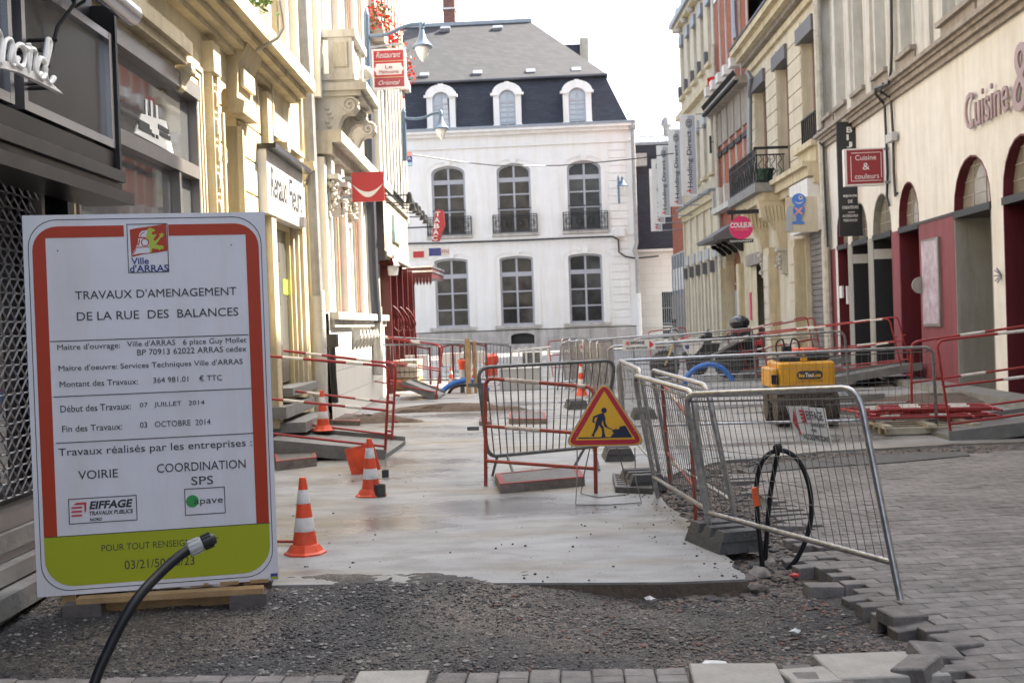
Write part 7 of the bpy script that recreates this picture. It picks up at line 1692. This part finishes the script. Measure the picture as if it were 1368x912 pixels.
rb('top_tray','black', -.31,-.03,.05,.6,.845,.90,.01); rb('engine_cover','black', .05,.34,.1,.8,.845,.95,.02); rb('lifting_eye','machine_yellow', -.045,.045,0.02,.08,.84,.90,.008)
rb('undercarriage','drum_steel', -.34,.42,.05,1.2,.26,.495,.02); rb('red_cowl','cone_red', -.02,.24,.3,.8,.955,1.0,.01); rb('tail_light','shop_metal', -.425,-.34,.0,.02,.56,.68,.004)
for x0_ in (-.36,.26):
    for y0_ in (.18,.98):
        d = MB(); d.lathe([(.10,-.01),(.225,0),(.225,.17),(.10,.18)], L3(x0_,y0_,.235), 20, axis=(1,0,0)); dr_ = d.build('drum', 'drum_steel', ro)
        pd = MB()
        for k in range(14):
            for j in range(2):
                a = 2*pi*(k+.5*j)/14; n_ = V((0,cos(a),sin(a))); c = V(L3(x0_+.045+.085*j,y0_,.235))+n_*.235; pd.obox(c, V((.03,0,0)), n_*.02, n_.cross(V((1,0,0)))*.022)
        pd.build('tread_pad', 'drum_steel', dr_)
for s_ in (-1,1):
    pts = spline([V(L3(-.15+.13*s_,.35,.9)),V(L3(-.15+.15*s_,.33,1.02)),V(L3(-.15+.13*s_,.33,1.10)),V(L3(-.15+.06*s_,.33,1.12)),V(L3(-.15+.03*s_,.35,.95))]); MB().tube(pts, .012, 6).build('control_hose', 'black', ro)
rb('control_box','shop_metal', -.21,-.09,.35,.5,.95,1.04,.01)
MB().tube([L3(.03,.2,.9),L3(.03,.2,1.05)], .008, 5).build('antenna', 'tri_yellow', ro)
mb = MB(); c = (0.065,.665); mb.prism([L3(c[0]+(.11 if cos(a)>0 else -.11)+.055*cos(a),-.004,c[1]+.055*sin(a)) for a in [2*pi*k/20+.01 for k in range(20)]], (0,.004,0)); pt_ = mb.build('black_plate', 'ink', ro)
txt('lo', L3(-.075,-.006,.637), Xa,Zu,.075,.05,'tri_yellow',ro,bold=.04); txt('Tou', L3(.005,-.006,.637), Xa,Zu,.095,.055,'board_white',ro,bold=.04); txt('Lou', L3(.105,-.006,.637), Xa,Zu,.095,.05,'tri_yellow',ro,bold=.04)
txt('location vente entretien', L3(-.09,-.003,.585), Xa,Zu,.31,.012,'machine_yellow' if False else 'door_wood',ro)
# ============================================================ MOTORBIKES
def wheel(par, x,y,z,R,w_=.05):
    t = MB(); t.lathe([(R*.82,-w_),(R*.95,-w_*.9),(R,-.4*w_),(R,.4*w_),(R*.95,w_*.9),(R*.82,w_)], (x,y,z), 26, axis=(0,1,0)); wt = t.build('tyre', 'black_rubber', par)
    m = MB()
    for k in range(26): a=2*pi*k/26; n_=V((cos(a),0,sin(a))); m.obox(V((x,y,z))+n_*R, n_*.012, V((0,w_*.8,0)), n_.cross(V((0,1,0)))*.016)
    m.build('knob_tread', 'black_rubber', wt)
    r_ = MB(); r_.tube([(x+R*.8*cos(2*pi*k/24),y,z+R*.8*sin(2*pi*k/24)) for k in range(24)], .018, 6, closed=True); rm_ = r_.build('rim', 'galv', par)
    s_ = MB()
    for k in range(14): a=2*pi*k/14; s_.tube([(x,y+(.03 if k%2 else -.03),z),(x+R*.8*cos(a),y,z+R*.8*sin(a))], .003, 4)
    s_.lathe([(.05,-.05),(.05,.05)], (x,y,z), 10, axis=(0,1,0)); s_.build('spokes', 'galv_dull', rm_)
by = 28.6; fx_ = D(888,487,by); fw_x = fx_.x; 
bk = thing('motorbike', 'white and black trail motorbike parked facing left behind the barriers', 'motorbike', (fw_x,by,0))
Rw=.35; wheel(bk, fw_x,by,Rw,Rw); wheel(bk, fw_x+1.5,by,Rw-.02,Rw-.02,.06)
B = lambda x,z,dy=0.: V((fw_x+x,by+dy,z))
for s_ in (-.09,.09): MB().tube([B(0,.35,s_),B(.30,1.05,s_)], .028, 8).build('fork', 'gold', bk)
MB().tube(spline([B(.18,1.18,.36),B(.30,1.16,.2),B(.33,1.10,0),B(.30,1.16,-.2),B(.18,1.18,-.36)]), .014, 6).build('handlebar', 'black', bk)
for s_ in (-.3,.3): mb = MB(); mb.tube([B(.27,1.17,s_),B(.25,1.36,s_*1.2)], .007, 4); mb.ball(B(.25,1.40,s_*1.2), .06, 8, (.4,1,1)); mb.build('mirror', 'black', bk)
def slab(nm, m, pts, t): MB().prism([B(x,z,-t) for x,z in pts], (0,2*t,0)).build(nm, m, bk)
slab('front_mudguard','bike_white', [(-.38,.80),(-.05,.86),(.25,.80),(.25,.76),(-.05,.80),(-.36,.76)], .07)
slab('headlight_fairing','board_grey', [(.10,.92),(.20,1.22),(.32,1.24),(.34,.95)], .10)
slab('tank_shroud','bike_white', [(.30,.98),(.62,1.03),(.95,.92),(.85,.74),(.70,.58),(.56,.55),(.42,.80)], .15)
slab('seat','black', [(.78,.95),(1.05,.88),(1.55,.96),(1.62,1.02),(1.2,.98),(.9,1.02)], .13)
slab('rear_mudguard','bike_white', [(1.25,.83),(1.62,.90),(1.98,1.0),(1.98,.95),(1.62,.80),(1.3,.72)], .09)
slab('engine','black', [(.42,.62),(.56,.32),(1.05,.30),(1.12,.55),(.9,.74),(.6,.72)], .14)
slab('side_panel','black', [(.85,.86),(1.3,.84),(1.25,.62),(1.0,.56)], .13)
for s_ in (-.13,.13): MB().tube([B(1.5,.33,s_),B(1.0,.42,s_)], .025, 6).build('swingarm', 'galv_dull', bk)
MB().tube(spline([B(.6,.6,-.17),B(.62,.34,-.17),B(.95,.35,-.17),B(1.25,.6,-.18),B(1.75,.86,-.16)]), [.02]*18+[.045]*7, 8).build('exhaust', 'galv_dull', bk)
mb = MB(); c = B(.53,.77,-.155); mb.lathe([(.055,0),(.055,.006)], c, 14, axis=(0,1,0)); mb.build('round_badge', 'ink_blue', bk)
slab('red_flash','logo_red', [(.36,.98),(.62,1.04),(.62,1.01),(.40,.95)], .155)
# second bike behind
by2 = 30.2; q = D(985,480,by2); b2k = thing('scooter', 'dark scooter parked behind the white motorbike under the helmet', 'scooter', (q.x,by2,0))
wheel(b2k, q.x-1.0,by2,.27,.27,.06); wheel(b2k, q.x+.25,by2,.27,.27,.07); E = lambda x,z,dy=0.: V((q.x+x,by2+dy,z))
def sl2(nm, m, pts, t): MB().prism([E(x,z,-t) for x,z in pts], (0,2*t,0)).build(nm, m, b2k)
sl2('body','shop_metal_dark', [(-.35,.30),(-.25,.75),(.55,.92),(.60,.55),(.15,.28)], .18); sl2('leg_shield','shop_metal_dark', [(-.95,.45),(-.75,.30),(-.35,.26),(-.38,.32),(-.7,.40),(-.62,1.05),(-.78,1.08)], .22)
sl2('seat','black', [(-.35,.76),(-.1,.84),(.55,.94),(.60,1.0),(-.1,.93),(-.35,.84)], .16); MB().tube([E(-.72,1.08,.3),E(-.68,1.15,0),E(-.72,1.08,-.3)], .018, 6).build('handlebar', 'black', b2k)
sl2('red_tail','logo_red', [(.35,.70),(.62,.74),(.62,.88),(.38,.84)], .19)
MB().tube([E(.25,1.0,0),E(.3,1.12,0)], .02, 6).build('rack', 'black', b2k)
hy = 30.0; hc = D(988,431,hy); hm = thing('helmet', 'glossy black motorcycle helmet resting high on the scooter rack', 'helmet', tuple(hc))
mb = MB(); mb.ball(hc, .25, 20, (1.02,.85,.72)); mb.build('shell', 'helmet', hm); mb = MB(); mb.obox(hc+V((-.08,-.16,-.03)), (.13,0,.02),(.0,.045,0),(0,0,.06)); mb.build('visor', 'black', hm)
mb = MB(); mb.box(hc.x-.2,hc.x+.24,hy-.17,hy+.17,hc.z-.42,hc.z-.14); mb.build('top_box', 'black', b2k)
# blue pipes
def arch_pipe(label, m, pts, y, r=.045): 
    P = spline([D(px,py,y+dy) for px,py,dy in pts]); o = MB().tube(P, r, 10).build('blue_pipe' if 'blue' in m else 'black_pipe', m); return tag(o, label, 'pipe')
arch_pipe('bright blue water pipe arching out of the concrete near the motorbike', 'hose_blue', [(914,516,0),(918,503,0),(930,492,0),(946,487,0),(962,490,0),(973,500,0),(979,508,0)], 24.5, .055)
arch_pipe('bright blue pipe arching beside the timber post at left', 'hose_blue', [(589,526,0),(597,517,0),(612,510,0),(628,508,0),(645,514,0),(652,522,0)], 26.0, .06)
arch_pipe('black pipe arch below the left blue pipe', 'hose_black', [(598,528,0),(606,517,0),(622,514,0),(640,517,0),(650,526,0)], 25.8, .035)
# timber post, planks, cabinet
g = G(627,526,0); mb = MB(); mb.box(g.x-.06,g.x+.04,g.y,g.y+.1,0,1.18); mb.box(g.x+.09,g.x+.15,g.y+.2,g.y+.3,0,1.12); tag(mb.build('timber_post', 'wood'), 'pair of rough timber posts beside the left blue pipe', 'post')
g = G(618,524,0); mb = MB(); mb.tube([g,(g.x,g.y,.75)], .05, 8); o = thing('marker_post','grey marker post with a red and white top by the timber posts','post',tuple(g)); mb.build('post','galv_dull',o); MB().lathe([(.055,.32),(.06,.5)], g, 10).build('white_band','cone_white',o); MB().lathe([(.06,.5),(.08,.7),(.03,.74)], g, 10).build('cap','cone_red',o)
a = D(506,508,27.5); b = D(557,480,27.5); cr8 = thing('timber_stack','stack of yellowish boards behind the far left barrier','timber',(a.x,27.5,0))
for k in range(5): MB().box(a.x,b.x,27.5,28.6,.02+.14*k,.02+.14*k+.12).build('board', 'wood' if k<2 else 'wood_pale', cr8)
a = G(668,521,0); b = D(720,492,a.y); kc = thing('white_cabinet','pale low site cabinet standing behind the crowd barrier','cabinet',(a.x,a.y,0)); MB().box(a.x,b.x,a.y,a.y+.5,0,b.z).build('body','plastic_grey',kc); MB().box(a.x-.02,b.x+.02,a.y-.02,a.y+.52,b.z,b.z+.03).build('lid','board_white',kc)
a = D(683,500,31); b = D(706,463,31); kd = thing('roll_fence','pale rolled fencing panels stored before the mansion basement','fencing',(a.x,31,0))
for k in range(6): x = a.x+k*.19; MB().box(x,x+.05,31,31.06,0,b.z-.02*abs(k-2)).build('upright','board_white',kd)
MB().tube([(a.x,31.03,b.z-.1),(a.x+1.05,31.03,b.z-.02)], .02, 5).build('top_rail','board_white',kd); MB().box(a.x+.3,a.x+.8,31.1,31.15,.1,b.z-.15).build('mesh_panel','ramp_plate',kd)
# distant lectern like clutter: orange barrels and mixer shapes by the left row end
for (px,py,y,l) in ((652,490,34,'distant orange plastic cap left of the basement opening, nearer one'),(660,490,34.5,'second distant orange plastic cap beside the first')):
    q = D(px,py,y); mb = MB(); mb.lathe([(.14,0),(.14,.2),(.05,.28)], (q.x,y,0.35), 10); mb.lathe([(.1,0),(.1,.36)], (q.x,y,0), 8); tag(mb.build('orange_cap','cone_red'), l, 'marker')
for k,(px,l) in enumerate(((520,'red moped style frame rack nearest the left wall'),(570,'red tubular rack left of the timber posts'),(598,'red tubular rack behind the marker post'))):
    a = D(px,0,30+k); t = thing('tubular_rack', l, 'rack', (a.x,30+k,0)); 
    for j in range(3): MB().tube([(a.x+.35*j,30+k,0),(a.x+.35*j,30+k,.95)], .03, 6).build('post','awning_red',t)
    MB().tube([(a.x,30+k,.9),(a.x+.35,30+k,.98),(a.x+.7,30+k,.9)], .03, 6).build('rail','awning_red',t); MB().box(a.x+.05,a.x+.65,30.05+k,30.3+k,.45,.75).build('tray','board_white',t)
cb = MB(); cb.tube([D(505,449,27),D(560,452,27.5),D(620,455,28),D(680,460,28.5)], .012, 5); tag(cb.build('guide_cable','black'), 'low taut cable behind the far left barriers', 'cable')
# kerb slabs lying by the right ramps
for (px,py,l,w_,d,rot) in ((1165,545,'grey concrete slab lying before the middle right ramp',.9,.35,.2),(1190,560,'grey kerb stone lying in front of the dug earth',1.2,.25,-.1)):
    q = G(px,py,0); c_,s_=cos(rot),sin(rot); mb = MB(); mb.obox((q.x,q.y+1.2,.07),(w_/2*c_,w_/2*s_,0),(-d/2*s_,d/2*c_,0),(0,0,.07)); tag(mb.build('concrete_slab','ledge_stone'), l, 'slab')
